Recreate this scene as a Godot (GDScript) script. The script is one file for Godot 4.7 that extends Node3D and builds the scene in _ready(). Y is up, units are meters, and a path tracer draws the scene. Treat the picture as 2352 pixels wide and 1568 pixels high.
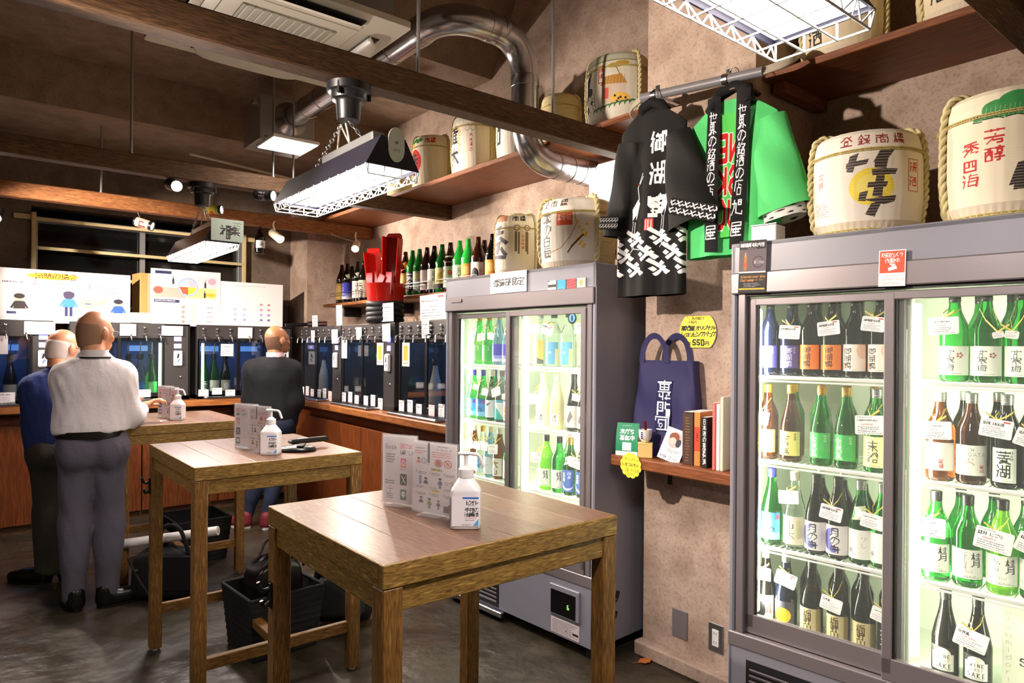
extends Node3D

func _ready():
	# camera, sky, exposure, large lights
	var cam := Camera3D.new()
	cam.name = "camera"
	cam.projection = Camera3D.PROJECTION_FRUSTUM
	cam.near = 0.05
	cam.far = 60.0
	cam.size = 0.05
	cam.frustum_offset = Vector2(0.0, 0.05 * 16.0 / 1568.0)
	add_child(cam)
	cam.position = Vector3(0, 1.48, 0)
	cam.rotation = Vector3(0, deg_to_rad(-39.0), deg_to_rad(0.5))
	var we := WorldEnvironment.new()
	we.name = "surroundings"
	var env := Environment.new()
	env.background_mode = Environment.BG_COLOR
	env.background_color = Color(0.004, 0.005, 0.008)
	env.tonemap_mode = Environment.TONE_MAPPER_LINEAR
	env.tonemap_exposure = 1.25
	env.sdfgi_enabled = true
	env.ssao_enabled = true
	env.ssil_enabled = true
	we.environment = env
	add_child(we)
	make_print()
	make_materials()
	build_room()
	build_beams()
	build_lamps()
	build_air_conditioner()
	build_duct()
	build_wall_shelves()
	build_counters()
	build_machines()
	build_posters()
	build_fridges()
	build_barrels()
	build_rail_and_coats()
	build_pillar_shelf()
	build_bottle_rack()
	build_tables()
	build_bags()
	build_people()
	build_small_things()
# ---------------------------------------------------------------- materials
var M := {}

func sm(name_: String, c: Color, rough := 0.6, metal := 0.0) -> StandardMaterial3D:
	var m := StandardMaterial3D.new()
	m.resource_name = name_
	m.albedo_color = c
	m.roughness = rough
	m.metallic = metal
	M[name_] = m
	return m

func glow(name_: String, c: Color, e: float) -> StandardMaterial3D:
	var m = sm(name_, Color(0.9, 0.9, 0.9), 0.5)
	m.emission_enabled = true
	m.emission = c
	m.emission_energy_multiplier = e
	return m

func glass(name_: String, c: Color, alpha := 0.06, rough := 0.02) -> StandardMaterial3D:
	var m = sm(name_, Color(c.r, c.g, c.b, alpha), rough)
	m.refraction_enabled = true
	m.refraction_scale = 0.045
	return m

func noise_tex(seed_: int, freq: float, cols: Array, stops: Array, size := 512, octaves := 5, normal := false, bump := 4.0) -> NoiseTexture2D:
	var nz := FastNoiseLite.new()
	nz.seed = seed_
	nz.frequency = freq
	nz.noise_type = FastNoiseLite.TYPE_SIMPLEX_SMOOTH
	nz.fractal_octaves = octaves
	var t := NoiseTexture2D.new()
	t.width = size
	t.height = size
	t.seamless = true
	t.noise = nz
	if normal:
		t.as_normal_map = true
		t.bump_strength = bump
	if cols.size():
		var g := Gradient.new()
		g.offsets = PackedFloat32Array(stops)
		g.colors = PackedColorArray(cols)
		t.color_ramp = g
	return t

func rgb(r: int, g: int, b: int) -> Color:
	return Color(r / 255.0, g / 255.0, b / 255.0)

# a wood whose grain runs along one axis of the piece
func wood(name_: String, tex: Texture2D, axis: int, tint: Color, rough := 0.5, stretch := 9.0, along := 0.7, off := 0.0) -> StandardMaterial3D:
	var m = sm(name_, tint, rough)
	m.albedo_texture = tex
	m.uv1_triplanar = true
	var s = Vector3(stretch, stretch, stretch)
	s[axis] = along
	m.uv1_scale = s
	m.uv1_offset = Vector3(off, off * 1.7, off * 0.6)
	m.heightmap_enabled = false
	return m

func make_materials():
	var grain = noise_tex(11, 0.012, [rgb(120, 108, 92), rgb(196, 186, 168), rgb(150, 138, 120), rgb(232, 224, 208)], [0.0, 0.35, 0.6, 1.0], 512, 5)
	var grain2 = noise_tex(23, 0.02, [rgb(70, 58, 44), rgb(180, 165, 140), rgb(120, 104, 84), rgb(240, 230, 212)], [0.0, 0.4, 0.55, 1.0], 512, 6)
	for ax in 3:
		var s = ["_x", "_y", "_z"][ax]
		wood("table_edge" + s, grain2, ax, rgb(236, 204, 122), 0.42, 7.0, 0.9, 0.13 * ax)
		wood("table_leg" + s, grain2, ax, rgb(216, 172, 102), 0.45, 8.0, 0.6, 0.3)
		wood("beam" + s, grain2, ax, rgb(150, 116, 82), 0.7, 6.0, 0.5, 0.2)
		wood("beam_light" + s, grain2, ax, rgb(232, 164, 106), 0.65, 6.0, 0.5, 0.55)
		wood("counter" + s, grain, ax, rgb(226, 150, 88), 0.42, 5.0, 0.4, 0.4)
		wood("cabinet" + s, grain, ax, rgb(172, 96, 48), 0.4, 4.0, 0.35, 0.1)
		wood("shelf" + s, grain, ax, rgb(190, 118, 72), 0.5, 6.0, 0.4, 0.7)
	for k in 4:
		wood("plank_%d" % k, grain, 2, [rgb(178, 140, 122), rgb(170, 132, 114), rgb(184, 146, 128), rgb(164, 126, 110)][k], 0.34, 9.0, 1.1, 0.17 * k)
	# concrete
	var con = noise_tex(5, 0.006, [rgb(194, 172, 156), rgb(212, 193, 177), rgb(226, 207, 192), rgb(202, 181, 165)], [0.1, 0.42, 0.6, 0.95], 1024, 6)
	var fine = noise_tex(7, 0.05, [rgb(228, 226, 224), rgb(255, 255, 255), rgb(242, 240, 238)], [0.2, 0.5, 0.9], 512, 4)
	var bumpt = noise_tex(9, 0.03, [], [], 512, 5, true, 5.0)
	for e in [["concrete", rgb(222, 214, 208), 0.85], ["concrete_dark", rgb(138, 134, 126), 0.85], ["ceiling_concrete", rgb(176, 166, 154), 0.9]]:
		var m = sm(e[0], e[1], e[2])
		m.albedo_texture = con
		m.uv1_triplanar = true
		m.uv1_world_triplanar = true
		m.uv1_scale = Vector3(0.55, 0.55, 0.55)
		m.detail_enabled = true
		m.detail_blend_mode = BaseMaterial3D.BLEND_MODE_MUL
		m.detail_albedo = fine
		m.detail_uv_layer = BaseMaterial3D.DETAIL_UV_2
		m.uv2_triplanar = true
		m.uv2_world_triplanar = true
		m.uv2_scale = Vector3(1.6, 1.6, 1.6)
		m.normal_enabled = true
		m.normal_texture = bumpt
		m.normal_scale = 0.22
	var fl = noise_tex(31, 0.005, [rgb(92, 80, 64), rgb(128, 114, 92), rgb(110, 98, 78), rgb(158, 144, 120)], [0.0, 0.45, 0.62, 1.0], 1024, 6)
	var f = sm("floor_concrete", rgb(140, 140, 136), 0.5)
	f.albedo_texture = fl
	f.uv1_triplanar = true
	f.uv1_world_triplanar = true
	f.uv1_scale = Vector3(0.4, 0.4, 0.4)
	f.roughness_texture = noise_tex(33, 0.01, [rgb(110, 110, 110), rgb(220, 220, 220)], [0.2, 0.8], 512, 4)
	f.roughness = 0.62
	f.normal_enabled = true
	f.normal_texture = bumpt
	f.normal_scale = 0.25
	f.detail_enabled = true
	f.detail_blend_mode = BaseMaterial3D.BLEND_MODE_MUL
	f.detail_albedo = fine
	f.detail_uv_layer = BaseMaterial3D.DETAIL_UV_2
	f.uv2_triplanar = true
	f.uv2_world_triplanar = true
	f.uv2_scale = Vector3(0.9, 0.9, 0.9)
	# metals and paints
	sm("fridge_paint", rgb(142, 142, 152), 0.36, 0.0)
	sm("fridge_frame", rgb(138, 130, 132), 0.34, 0.35)
	sm("fridge_dark", rgb(30, 30, 32), 0.5)
	sm("fridge_inside", rgb(214, 220, 208), 0.45)
	sm("wire_white", rgb(236, 236, 232), 0.4)
	sm("steel", rgb(190, 192, 196), 0.25, 1.0)
	sm("duct", rgb(186, 188, 192), 0.24, 1.0)
	sm("chrome", rgb(214, 214, 216), 0.1, 1.0)
	sm("black_plastic", rgb(18, 18, 20), 0.4)
	sm("black_matt", rgb(14, 14, 15), 0.75)
	sm("machine_paint", rgb(58, 55, 54), 0.4)
	sm("machine_dark", rgb(10, 10, 12), 0.3)
	sm("white_plastic", rgb(232, 230, 228), 0.35)
	sm("ac_white", rgb(226, 220, 206), 0.4)
	sm("ac_grille", rgb(178, 178, 160), 0.5)
	sm("ac_slot", rgb(26, 28, 28), 0.6)
	sm("cream_metal", rgb(226, 216, 186), 0.4)
	sm("window_frame", rgb(206, 188, 140), 0.45)
	sm("alu", rgb(170, 172, 172), 0.35, 0.7)
	sm("grey_pipe", rgb(138, 136, 140), 0.4)
	sm("cable", rgb(206, 196, 176), 0.5)
	sm("paper", rgb(244, 240, 236), 0.7)
	sm("card_brown", rgb(206, 160, 96), 0.8)
	sm("red_lacquer", rgb(196, 28, 16), 0.18)
	sm("dark_lacquer", rgb(96, 16, 12), 0.16)
	sm("rope_black", rgb(30, 30, 32), 0.6)
	sm("rope_straw", rgb(226, 214, 162), 0.75)
	sm("straw_dark", rgb(206, 188, 128), 0.8)
	sm("twine", rgb(206, 190, 120), 0.75)
	sm("ribbon", rgb(226, 206, 96), 0.5)
	sm("navy_bag", rgb(38, 34, 84), 0.7)
	sm("skin_a", rgb(200, 138, 100), 0.45)
	sm("skin_b", rgb(216, 148, 112), 0.42)
	sm("skin_c", rgb(168, 114, 76), 0.42)
	sm("stubble", rgb(146, 110, 84), 0.7)
	sm("stubble_dark", rgb(104, 72, 52), 0.7)
	sm("hair_white", rgb(214, 200, 190), 0.7)
	sm("hair_black", rgb(44, 36, 30), 0.6)
	for e in [["shirt_white", rgb(232, 224, 224)], ["polo_navy", rgb(34, 52, 110)], ["suit_black", rgb(8, 8, 12)], ["trouser_grey", rgb(86, 82, 94)], ["trouser_olive", rgb(56, 50, 40)], ["jeans", rgb(30, 40, 64)], ["bag_black", rgb(16, 16, 18)], ["cloth_black", rgb(15, 14, 14)], ["collar_pink", rgb(236, 204, 208)]]:
		var m = sm(e[0], e[1], 0.85)
		m.rim_enabled = true
		m.rim = 0.06
		m.normal_enabled = true
		m.normal_texture = bumpt
		m.normal_scale = 0.35
		m.uv1_triplanar = true
		m.uv1_scale = Vector3(3, 3, 3)
	sm("card_yellow", rgb(236, 208, 130), 0.8)
	sm("china", rgb(236, 230, 224), 0.2)
	sm("leather_brown", rgb(66, 40, 30), 0.5)
	sm("cover_pink", rgb(226, 120, 110), 0.5)
	sm("cover_pale", rgb(240, 228, 196), 0.5)
	sm("cover_yellow", rgb(246, 226, 90), 0.6)
	sm("glass_amber", rgb(170, 90, 40), 0.1)
	sm("leaf_orange", rgb(196, 110, 50), 0.7)
	sm("bag_grey", rgb(40, 42, 42), 0.7)
	sm("leather", rgb(16, 14, 14), 0.3)
	sm("sneaker_sole", rgb(238, 234, 228), 0.6)
	sm("sneaker_red", rgb(120, 30, 40), 0.7)
	sm("cap_sky", rgb(90, 160, 230), 0.4)
	var hg = sm("happi_green", rgb(92, 218, 124), 0.9)
	hg.rim_enabled = true
	hg.rim = 0.25
	hg.normal_enabled = true
	hg.normal_texture = bumpt
	hg.normal_scale = 0.3
	hg.uv1_triplanar = true
	hg.uv1_scale = Vector3(3, 3, 3)
	# straw matting of the barrels
	var st = sm("straw", rgb(240, 232, 206), 0.8)
	var nz = noise_tex(41, 0.03, [rgb(206, 194, 150), rgb(240, 232, 202), rgb(224, 213, 172)], [0.2, 0.5, 0.8], 256, 4)
	st.albedo_texture = nz
	st.uv1_triplanar = true
	st.uv1_scale = Vector3(1.5, 14, 1.5)
	# glass
	glass("glass_green", rgb(60, 196, 74), 0.05)
	glass("glass_green_dark", rgb(30, 130, 46), 0.05)
	glass("glass_lime", rgb(150, 236, 60), 0.35)
	glass("glass_clear", rgb(236, 246, 240), 0.02)
	glass("glass_brown", rgb(120, 62, 20), 0.1)
	glass("glass_blue", rgb(120, 170, 210), 0.04)
	sm("glass_black", rgb(14, 11, 9), 0.08)
	sm("glass_navy", rgb(14, 18, 40), 0.08)
	sm("glass_milk", rgb(244, 242, 226), 0.12)
	sm("glass_cream", rgb(240, 232, 180), 0.12)
	sm("green_opaque", rgb(20, 104, 34), 0.1)
	sm("green_bright", rgb(44, 172, 66), 0.12)
	sm("brown_opaque", rgb(44, 18, 8), 0.1)
	sm("cap_gold", rgb(206, 164, 74), 0.3, 0.8)
	sm("cap_black", rgb(24, 24, 24), 0.35)
	sm("cap_silver", rgb(170, 172, 172), 0.3, 0.8)
	sm("cap_blue", rgb(40, 44, 150), 0.35)
	sm("cap_white", rgb(232, 226, 206), 0.4)
	var pane = sm("pane", Color(0.92, 0.98, 0.95, 0.04), 0.01)
	pane.transparency = BaseMaterial3D.TRANSPARENCY_ALPHA
	var dp = sm("pane_dark", Color(0.1, 0.12, 0.14, 0.35), 0.03)
	dp.transparency = BaseMaterial3D.TRANSPARENCY_ALPHA
	var wp = sm("window_pane", rgb(12, 14, 14), 0.08)
	wp.metallic_specular = 0.5
	var acr = sm("acrylic", Color(1, 1, 1, 0.12), 0.04)
	acr.transparency = BaseMaterial3D.TRANSPARENCY_ALPHA
	var sb = sm("sanitiser_body", rgb(240, 238, 238), 0.3)
	sb.subsurf_scatter_enabled = true
	sb.subsurf_scatter_strength = 0.1
	# glowing things
	glow("lamp_tube", Color(0.95, 0.95, 1.0), 5.0)
	glow("led_white", Color(1.0, 1.0, 0.9), 6.0)
	glow("led_cool", Color(0.85, 1.0, 0.8), 3.5)
	glow("spot_lens", Color(1.0, 0.95, 0.85), 6.0)
	glow("panel_glow", Color(1.0, 0.97, 0.92), 1.6)
	glow("blue_glow", Color(0.3, 0.55, 1.0), 0.35)
	glow("display_blue", Color(0.12, 0.12, 1.0), 0.9)
	glow("display_digit", Color(0.8, 0.85, 1.0), 2.0)
	glow("display_pink", Color(0.9, 0.2, 1.0), 1.6)
	glow("display_green", Color(0.4, 1.0, 0.1), 1.6)
	glow("led_green", Color(0.2, 1.0, 0.6), 1.5)
	# the printed sheet shared by labels, posters and cloth
	var pm = sm("print", Color.WHITE, 0.6)
	pm.albedo_texture = ImageTexture.create_from_image(A)
	var pb = sm("print_brown", rgb(214, 180, 150), 0.8)
	pb.albedo_texture = pm.albedo_texture
	var pc = sm("print_cloth", Color.WHITE, 0.9)
	pc.albedo_texture = pm.albedo_texture
	var pg = sm("print_gloss", Color.WHITE, 0.25)
	pg.albedo_texture = pm.albedo_texture
# ---------------------------------------------------------------- print: lettering drawn stroke by stroke on one sheet
const AS := 2048
var A: Image
var ART := {}
var sky_line := PackedInt32Array()
var OX := 0
var OY := 0
var AW := 0
var AH := 0
# strokes on a 0..9 grid (x then y), joined by "-"; a letter followed by x y w h sets another sign into that box
const G := {
	"口": "11-18-88-81-11", "日": "20-29-79-70-20 24-74", "月": "20-27-09 20-80-89-69 23-83 26-86", "目": "20-29-79-70-20 23-73 26-76",
	"木": "03-93 50-59 53-09 54-99", "氵": "20-62 04-45 19-64", "彳": "60-13 73-06 45-49", "土": "14-84 50-59 09-99", "田": "10-19-89-80-10 50-59 14-84",
	"艹": "03-93 30-36 60-66", "宀": "50-53 07-04-94-97", "亻": "70-05 44-49", "古": "03-93 50-55 口1584", "酉": "01-91 13-19-89-83-13 41-45-26 61-65-76",
	"金": "50-04 50-94 34-64 16-86 54-59 27-38 77-68 09-99", "言": "40-51 02-92 24-74 26-76 口2853", "阝": "20-29 20-80-53-86-55-25", "竹": "20-04 13-42 32-34 70-54 63-92 72-74",
	"糸": "40-13-33 50-15-46 26-29 08-17 38-47", "鳥": "40-21 21-81-84-24 22-82 21-26-96 26-24 96-89-69 07-09 27-28 47-48 67-68",
	"御": "彳0029 41-32 32-62 34-64 52-58 38-68 35-38 71-91-96-86 71-79", "湖": "氵0029 古2049 月6039", "鶴": "02-42 01-04 41-43 22-05 13-44 15-45 17-47 09-49 23-29 鳥4059",
	"奈": "03-93 50-05 53-95 35-65 17-87 57-59-49 36-18 67-89", "良": "40-51 21-81-85-21 23-83 21-29-46 55-99 85-66", "萬": "艹0092 23-26-76-73-23 24-74 50-58 19-17-97-99-79 38-68",
	"末": "02-92 15-85 50-59 55-09 55-99", "裕": "10-21 03-43-08 25-29 60-43 80-93 70-44 71-95 口5643", "宮": "50-51 03-02-92-93 口3233 口2549", "寒": "50-51 03-01-91-93 23-83 24-84 05-95 33-35 63-65 35-08 65-98 46-57 48-59",
	"梅": "木0039 50-42 41-91 43-48-88 43-93-89 35-95 66-67", "菱": "艹0092 13-83 53-55 05-95 35-26 65-76 46-28 37-77-29 37-99", "桂": "木0039 土4054 土4554", "楯": "木0039 90-41-49 43-93 63-64 目5458",
	"野": "10-15-45-40-10 30-39 13-43 16-46 09-49 51-91-72 53-93-84 74-79-68", "川": "10-16-09 50-58 90-99", "超": "02-42 20-26 04-44 26-46 24-09 14-99 51-91-85-74 71-54 口5554", "限": "阝0039 50-90-94-54 52-92 50-59-77 64-99 95-76",
	"定": "50-51 03-01-91-93 24-84 54-59 56-86 25-09 17-59-99", "季": "80-21 12-92 51-55 52-05 52-95 26-76-57 57-59-49 08-98", "節": "竹0093 04-44-47-04 04-09 06-46 24-36-08-48 64-94-98-88 64-69",
	"防": "阝0039 70-71 42-92 62-49 64-94-89-79", "犯": "40-06 10-48-29 25-09 61-91-95-65 61-69-99-97", "作": "亻0029 50-34 42-92 62-69 65-95 68-98", "動": "50-10 02-52 13-16-46-43-13 14-44 30-39 07-57 09-59 63-93-89-78 80-58", "中": "12-16-86-82-12 50-59",
	"大": "03-93 50-53-09 53-99", "人": "50-53-09 53-99", "気": "30-04 21-91 23-83 15-75-78-99-97 26-58 56-28", "裏": "50-51 01-91 22-25-75-72-22 23-73 51-57 06-96 57-09 36-59 57-99 80-68", "旭": "20-25-09 02-42-48-99-97 日5043",
	"屋": "11-91-93-13 11-09 15-95 35-27-77 65-76 54-59 19-99 27-87", "枚": "木0039 60-43 53-93 83-49 55-99", "円": "10-19 10-90-99-79 50-55 15-95", "友": "02-92 50-09 34-84-39 44-99", "募": "艹0092 23-26-76-73-23 24-74 07-97 46-28-78-69 57-29",
	"集": "30-04 23-26 22-82 24-74 26-86 52-56 07-97 56-59 57-19 57-89", "本": "02-92 50-59 52-08 52-98 37-67", "酒": "氵0029 酉3069", "基": "02-92 20-26 70-76 23-73 24-74 06-96 46-17 56-87 38-78 57-59 19-89",
	"礎": "01-31 21-05 口1538 木4024 木7024 44-94 65-69 67-87 56-49-99", "知": "10-03 12-42 04-54 22-25-09 35-48 口5244", "識": "言0039 41-71 43-73 44-49-69-64-44 46-66 80-86-99-97 93-69", "世": "03-93 20-29-89 51-56-86 82-86", "界": "田1065 55-09 55-98 47-29 67-69",
	"銘": "金0049 60-43 52-92-59 64-75 口5644", "店": "50-51 11-91 11-09 53-56 54-85 口3657", "登": "10-40-04 50-95 80-62 34-64 35-38-68-65-35 29-39 58-69 09-99", "録": "金0049 51-81-84 51-91-83 44-94 74-78-68 55-66 96-78 68-49 78-99",
	"商": "50-51 02-92 32-43 62-53 09-04-94-99-89 43-35 53-65 口3643", "標": "木0039 40-90 41-44-94-91-41 60-64 70-74 46-86 37-97 67-69 58-49 78-99", "清": "氵0029 40-90 42-92 34-94 65-60 44-49 45-85-89-79 47-87", "芳": "艹0092 53-54 05-95 46-19 47-87-89-69",
	"醇": "酉0049 70-71 51-91 62-64-84-82-62 55-85-76 76-79-69 57-97", "秀": "80-11 12-92 51-55 52-05 52-95 25-65-57-97-88 45-19", "四": "12-19-89-82-12 42-46-26 62-66-86", "海": "氵0029 50-42 41-91 43-38-88 43-93-89 35-95", "山": "50-58 13-18-88-83",
	"李": "02-92 50-55 52-05 52-95 36-76-57 57-59-49 08-98", "白": "50-32 12-19-89-82-12 15-85", "新": "20-21 02-42 11-12 31-32 04-44 06-46 24-29 26-09 26-48 90-61 61-66-59 63-93 83-89", "潟": "氵0029 41-43-63 71-91-93-63 46-35 45-95-99-89 57-58 67-68 77-78",
	"雁": "11-91 11-09 40-24-29 60-44-49 70-81 53-93 55-85 57-87 59-99 73-79", "来": "12-82 31-42 71-62 05-95 50-59 55-09 55-99", "福": "10-21 03-43-09 25-29 34-45 50-90 口5143 田5548", "手": "80-21 13-83 05-95 51-57-49-39", "指": "20-28-19 02-42 06-45 50-53-93 91-51 日5447",
	"消": "氵0029 60-63 42-53 92-83 44-49 44-94-99-89 46-96 48-98", "毒": "01-91 13-83 50-54 04-94 25-18-88 25-85-79 06-96", "液": "氵0029 60-61 31-91 52-34 43-49 72-55 63-93-59 66-99", "試": "言0039 42-92 45-75 55-58 48-69 81-86-99-97", "飲": "20-03 20-43 13-33 14-34 12-18-38 34-47 70-54 62-92-84 73-49 74-99",
	"場": "土0039 日4052 35-95 46-96-89-79 57-38 67-49", "合": "50-04 50-94 34-64 口2655", "販": "目0037 16-09 26-38 50-90 50-49 54-84-59 64-99", "売": "01-91 50-53 22-82 04-06 04-94-96 45-19 65-69-99-97", "個": "亻0029 30-39-99-90-30 42-82 62-65 口4642",
	"猪": "40-06 10-48-29 25-09 41-91 70-73 53-93 91-55 日5547", "願": "00-40 00-09 12-46-16-12 14-44 26-29 17-09 37-48 50-90 71-52 52-58-88-82-52 54-84 56-86 68-49 78-99", "純": "糸0049 91-52 53-57-97-93 71-78-99", "米": "50-59 05-95 21-33 81-73 55-09 55-99", "楽": "50-41 31-34-64-61-31 32-62 12-23 82-73 14-23 84-73 06-96 55-59 56-09 56-99",
	"カ": "13-83-79-59 40-19", "メ": "70-09 33-88", "ラ": "21-71 13-83-59", "オ": "02-92 60-69-49 62-09", "リ": "21-26 71-75-49", "ジ": "11-22 04-15 18-38-84 70-72 90-92", "ナ": "03-93 50-39", "ル": "31-35-09 61-68-94", "シ": "11-32 04-25 19-49-93", "ョ": "23-83-89-29 26-86", "ッ": "13-24 43-54 83-79-49",
	"ピ": "20-29-89 25-75 80-92", "ビ": "20-29-89 25-75 80-82 90-92", "ン": "12-33 18-48-93", "グ": "30-04 21-71-39 80-82 90-92", "バ": "32-09 52-88 80-82 90-92", "フ": "11-81-39", "ォ": "14-94 63-69-49 64-19", "ロ": "11-18-88-81-11", "ー": "05-95", "レ": "20-28-93", "い": "11-17-28 71-85", "し": "20-27-49-87",
	"ま": "12-82 14-84 50-57-28-17-47-89", "す": "02-92 50-55-34-53-57-29", "に": "11-19 42-82 47-58-88", "ご": "21-61 27-38-88 80-82 90-92", "り": "21-25 61-75-49", "お": "13-63 30-38-18-46-86-79-59 82-94", "だ": "12-62 40-09 54-84 58-88 80-82 90-92", "ち": "12-82 40-25-55-87-69-39", "の": "52-38-18-05-31-61-93-96-69", "く": "70-25-79", "た": "12-72 40-09 54-84 58-88",
	"0": "20-70-88-79-29-11-20", "1": "31-50-59 29-79", "2": "12-20-60-82-84-19-89", "3": "10-80-44-64-86-78-28-17", "4": "60-06-96 60-69", "5": "80-20-14-64-86-78-28-17", "6": "70-24-17-29-69-87-75-25-17", "7": "10-80-39", "8": "20-70-83-25-17-29-79-87-75-14-20", "9": "85-35-13-20-70-82-86-69", "!": "50-56 58-59", "%": "80-19",
	"A": "09-50-99 26-76", "B": "10-19-69-87-65-15 65-82-60-10", "C": "82-60-30-12-17-39-69-87", "D": "10-19-59-86-83-50-10", "E": "80-10-19-89 15-65", "F": "80-10-19 15-65", "G": "82-60-30-12-17-39-69-87-85-55", "H": "10-19 80-89 14-84", "I": "50-59", "K": "10-19 80-15-89", "L": "10-19-89", "M": "09-10-55-90-99", "N": "19-10-89-80", "O": "30-12-17-39-69-87-82-60-30", "P": "10-19 10-60-82-65-15", "R": "10-19 10-60-82-64-14 54-89", "S": "82-60-20-13-75-87-69-29-17", "T": "00-90 50-59", "U": "10-17-39-69-87-80", "V": "00-59-90", "W": "00-29-53-79-90", "X": "10-89 80-19", "Y": "00-55-90 55-59", "Z": "10-80-19-89",
	"a": "23-63-85-89 85-34-17-39-85", "b": "10-19 14-63-86-69-19", "c": "84-53-15-17-59-88", "d": "80-89 84-43-16-39-89", "e": "16-86-74-43-16-39-88", "f": "70-41-49 24-74", "g": "83-43-15-37-87 83-89-79-29", "h": "10-19 15-53-85-89", "i": "53-59 50-51", "j": "53-59-38 50-51", "k": "10-19 73-16-79", "l": "40-49-59", "m": "19-13-43-59 43-83-99", "n": "19-13 15-53-85-89", "o": "43-15-17-39-69-87-85-63-43", "p": "13-19 14-63-86-67-17", "r": "23-29 25-53-83", "s": "84-43-25-76-68-18", "t": "40-48-79 13-73", "u": "13-17-39-88 83-89", "v": "13-59-83", "w": "03-29-55-79-93", "x": "13-89 83-19", "y": "13-56 83-39", "z": "13-83-19-89", ".": "58-59", "~": "05-34-56-95"}

func art(name_: String, w: int, h: int, bg := Color.WHITE):
	if sky_line.is_empty():
		sky_line.resize(256)
		sky_line.fill(0)
	var cw = ceili((w + 4) / 8.0)
	var best = 1 << 20
	var bi = 0
	for i in 257 - cw:
		var y = 0
		for j in range(i, i + cw): y = maxi(y, sky_line[j])
		if y < best:
			best = y
			bi = i
	for j in range(bi, bi + cw): sky_line[j] = best + h + 4
	if best + h > AS: printerr("print sheet is full at ", name_)
	OX = bi * 8 + 2; OY = best + 1; AW = w; AH = h
	ART[name_] = Rect2((OX + 0.5) / AS, (OY + 0.5) / AS, (w - 1.0) / AS, (h - 1.0) / AS)
	R(0, 0, w, h, bg)

func R(x: float, y: float, w: float, h: float, c: Color):
	var r = Rect2i(roundi(x), roundi(y), maxi(1, roundi(w)), maxi(1, roundi(h))).intersection(Rect2i(0, 0, AW, AH))
	if r.size.x > 0 and r.size.y > 0:
		r.position += Vector2i(OX, OY)
		A.fill_rect(r, c)

func E(cx: float, cy: float, rx: float, ry: float, c: Color):
	for j in range(int(-ry), int(ry) + 1):
		var k = 1.0 - pow(j / maxf(ry, 0.5), 2)
		if k >= 0:
			var hw = rx * sqrt(k)
			R(cx - hw, cy + j, hw * 2, 1, c)

func ring(cx: float, cy: float, r: float, w: float, c: Color):
	var n_ = maxi(10, int(r))
	for i in n_:
		var a = TAU * i / n_
		var b = TAU * (i + 1) / n_
		LN(cx + r * cos(a), cy + r * sin(a), cx + r * cos(b), cy + r * sin(b), w, c)

func PL(p: Array, c: Color):   # polygon of Vector2
	var y0 = 1e9
	var y1 = -1e9
	for q in p:
		y0 = minf(y0, q.y); y1 = maxf(y1, q.y)
	for y in range(int(floor(y0)), int(ceil(y1)) + 1):
		var xs = []
		var yy = y + 0.5
		for i in p.size():
			var a = p[i]
			var b = p[(i + 1) % p.size()]
			if (a.y <= yy) != (b.y <= yy):
				xs.append(a.x + (yy - a.y) / (b.y - a.y) * (b.x - a.x))
		xs.sort()
		for k in range(0, xs.size() - 1, 2):
			if xs[k + 1] - xs[k] > 0.2: R(xs[k], y, xs[k + 1] - xs[k], 1, c)

func LN(x1: float, y1: float, x2: float, y2: float, w: float, c: Color):
	var d = Vector2(x2 - x1, y2 - y1)
	var L = d.length()
	if w < 1.6:
		var st = maxi(1, int(L))
		for i in st + 1:
			R(x1 + d.x * i / st - 0.4, y1 + d.y * i / st - 0.4, 1, 1, c)
		return
	var q = (d.normalized() if L > 0.01 else Vector2.RIGHT) * w * 0.5
	var s = Vector2(-q.y, q.x)
	var a = Vector2(x1, y1) - q * 0.6
	var b = Vector2(x2, y2) + q * 0.6
	PL([a + s, b + s, b - s, a - s], c)

func glyph(ch: String, x: float, y: float, w: float, h: float, c: Color, wt: float, mirror := false, jag := 0.0):
	if not G.has(ch): return
	for tok in G[ch].split(" ", false):
		if tok.unicode_at(0) > 0x2000:
			var n_ = tok.substr(1)
			glyph(tok.substr(0, 1), x + w * int(n_[0]) / 9.0, y + h * int(n_[1]) / 9.0, w * int(n_[2]) / 9.0, h * int(n_[3]) / 9.0, c, wt * 0.95)
			continue
		var last = Vector2.INF
		for q in tok.split("-"):
			var p = Vector2(int(q[0]) / 9.0, int(q[1]) / 9.0)
			if mirror: p.x = 1.0 - p.x
			p = Vector2(x + p.x * w, y + p.y * h)
			if last != Vector2.INF:
				var k = wt
				if jag > 0: k *= 1.0 + jag * sin(p.x * 3.1 + p.y * 1.7)
				LN(last.x, last.y, p.x, p.y, k, c)
			last = p

func TX(s: String, x: float, y: float, size: float, c: Color, vertical := false, wt := 0.1, gap := 1.12, mirror := false, jag := 0.0, narrow := 0.0):
	var px = x
	var py = y
	for i in s.length():
		var ch = s[i]
		var u = ch.unicode_at(0)
		var w = size * (0.56 if u < 128 else 0.9)
		if narrow > 0: w = size * narrow
		if ch != " ": glyph(ch, px, py, w, size * 0.9, c, maxf(1.0, size * wt), mirror, jag)
		if vertical: py += size * gap
		else: px += w + size * (gap - 0.98)

func fine_print(x: float, y: float, w: float, rows: int, step: float, c: Color, seed_ := 1):   # print too small to read
	var rn = RandomNumberGenerator.new()
	rn.seed = seed_
	for j in rows:
		var q = x
		var e = x + w * rn.randf_range(0.7, 1.0)
		while q < e:
			var k = rn.randf_range(1.0, 3.5)
			R(q, y + j * step + rn.randi_range(0, 1), k, maxf(1.0, step * 0.42), c)
			q += k + rn.randf_range(0.8, 2.2)

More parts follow.
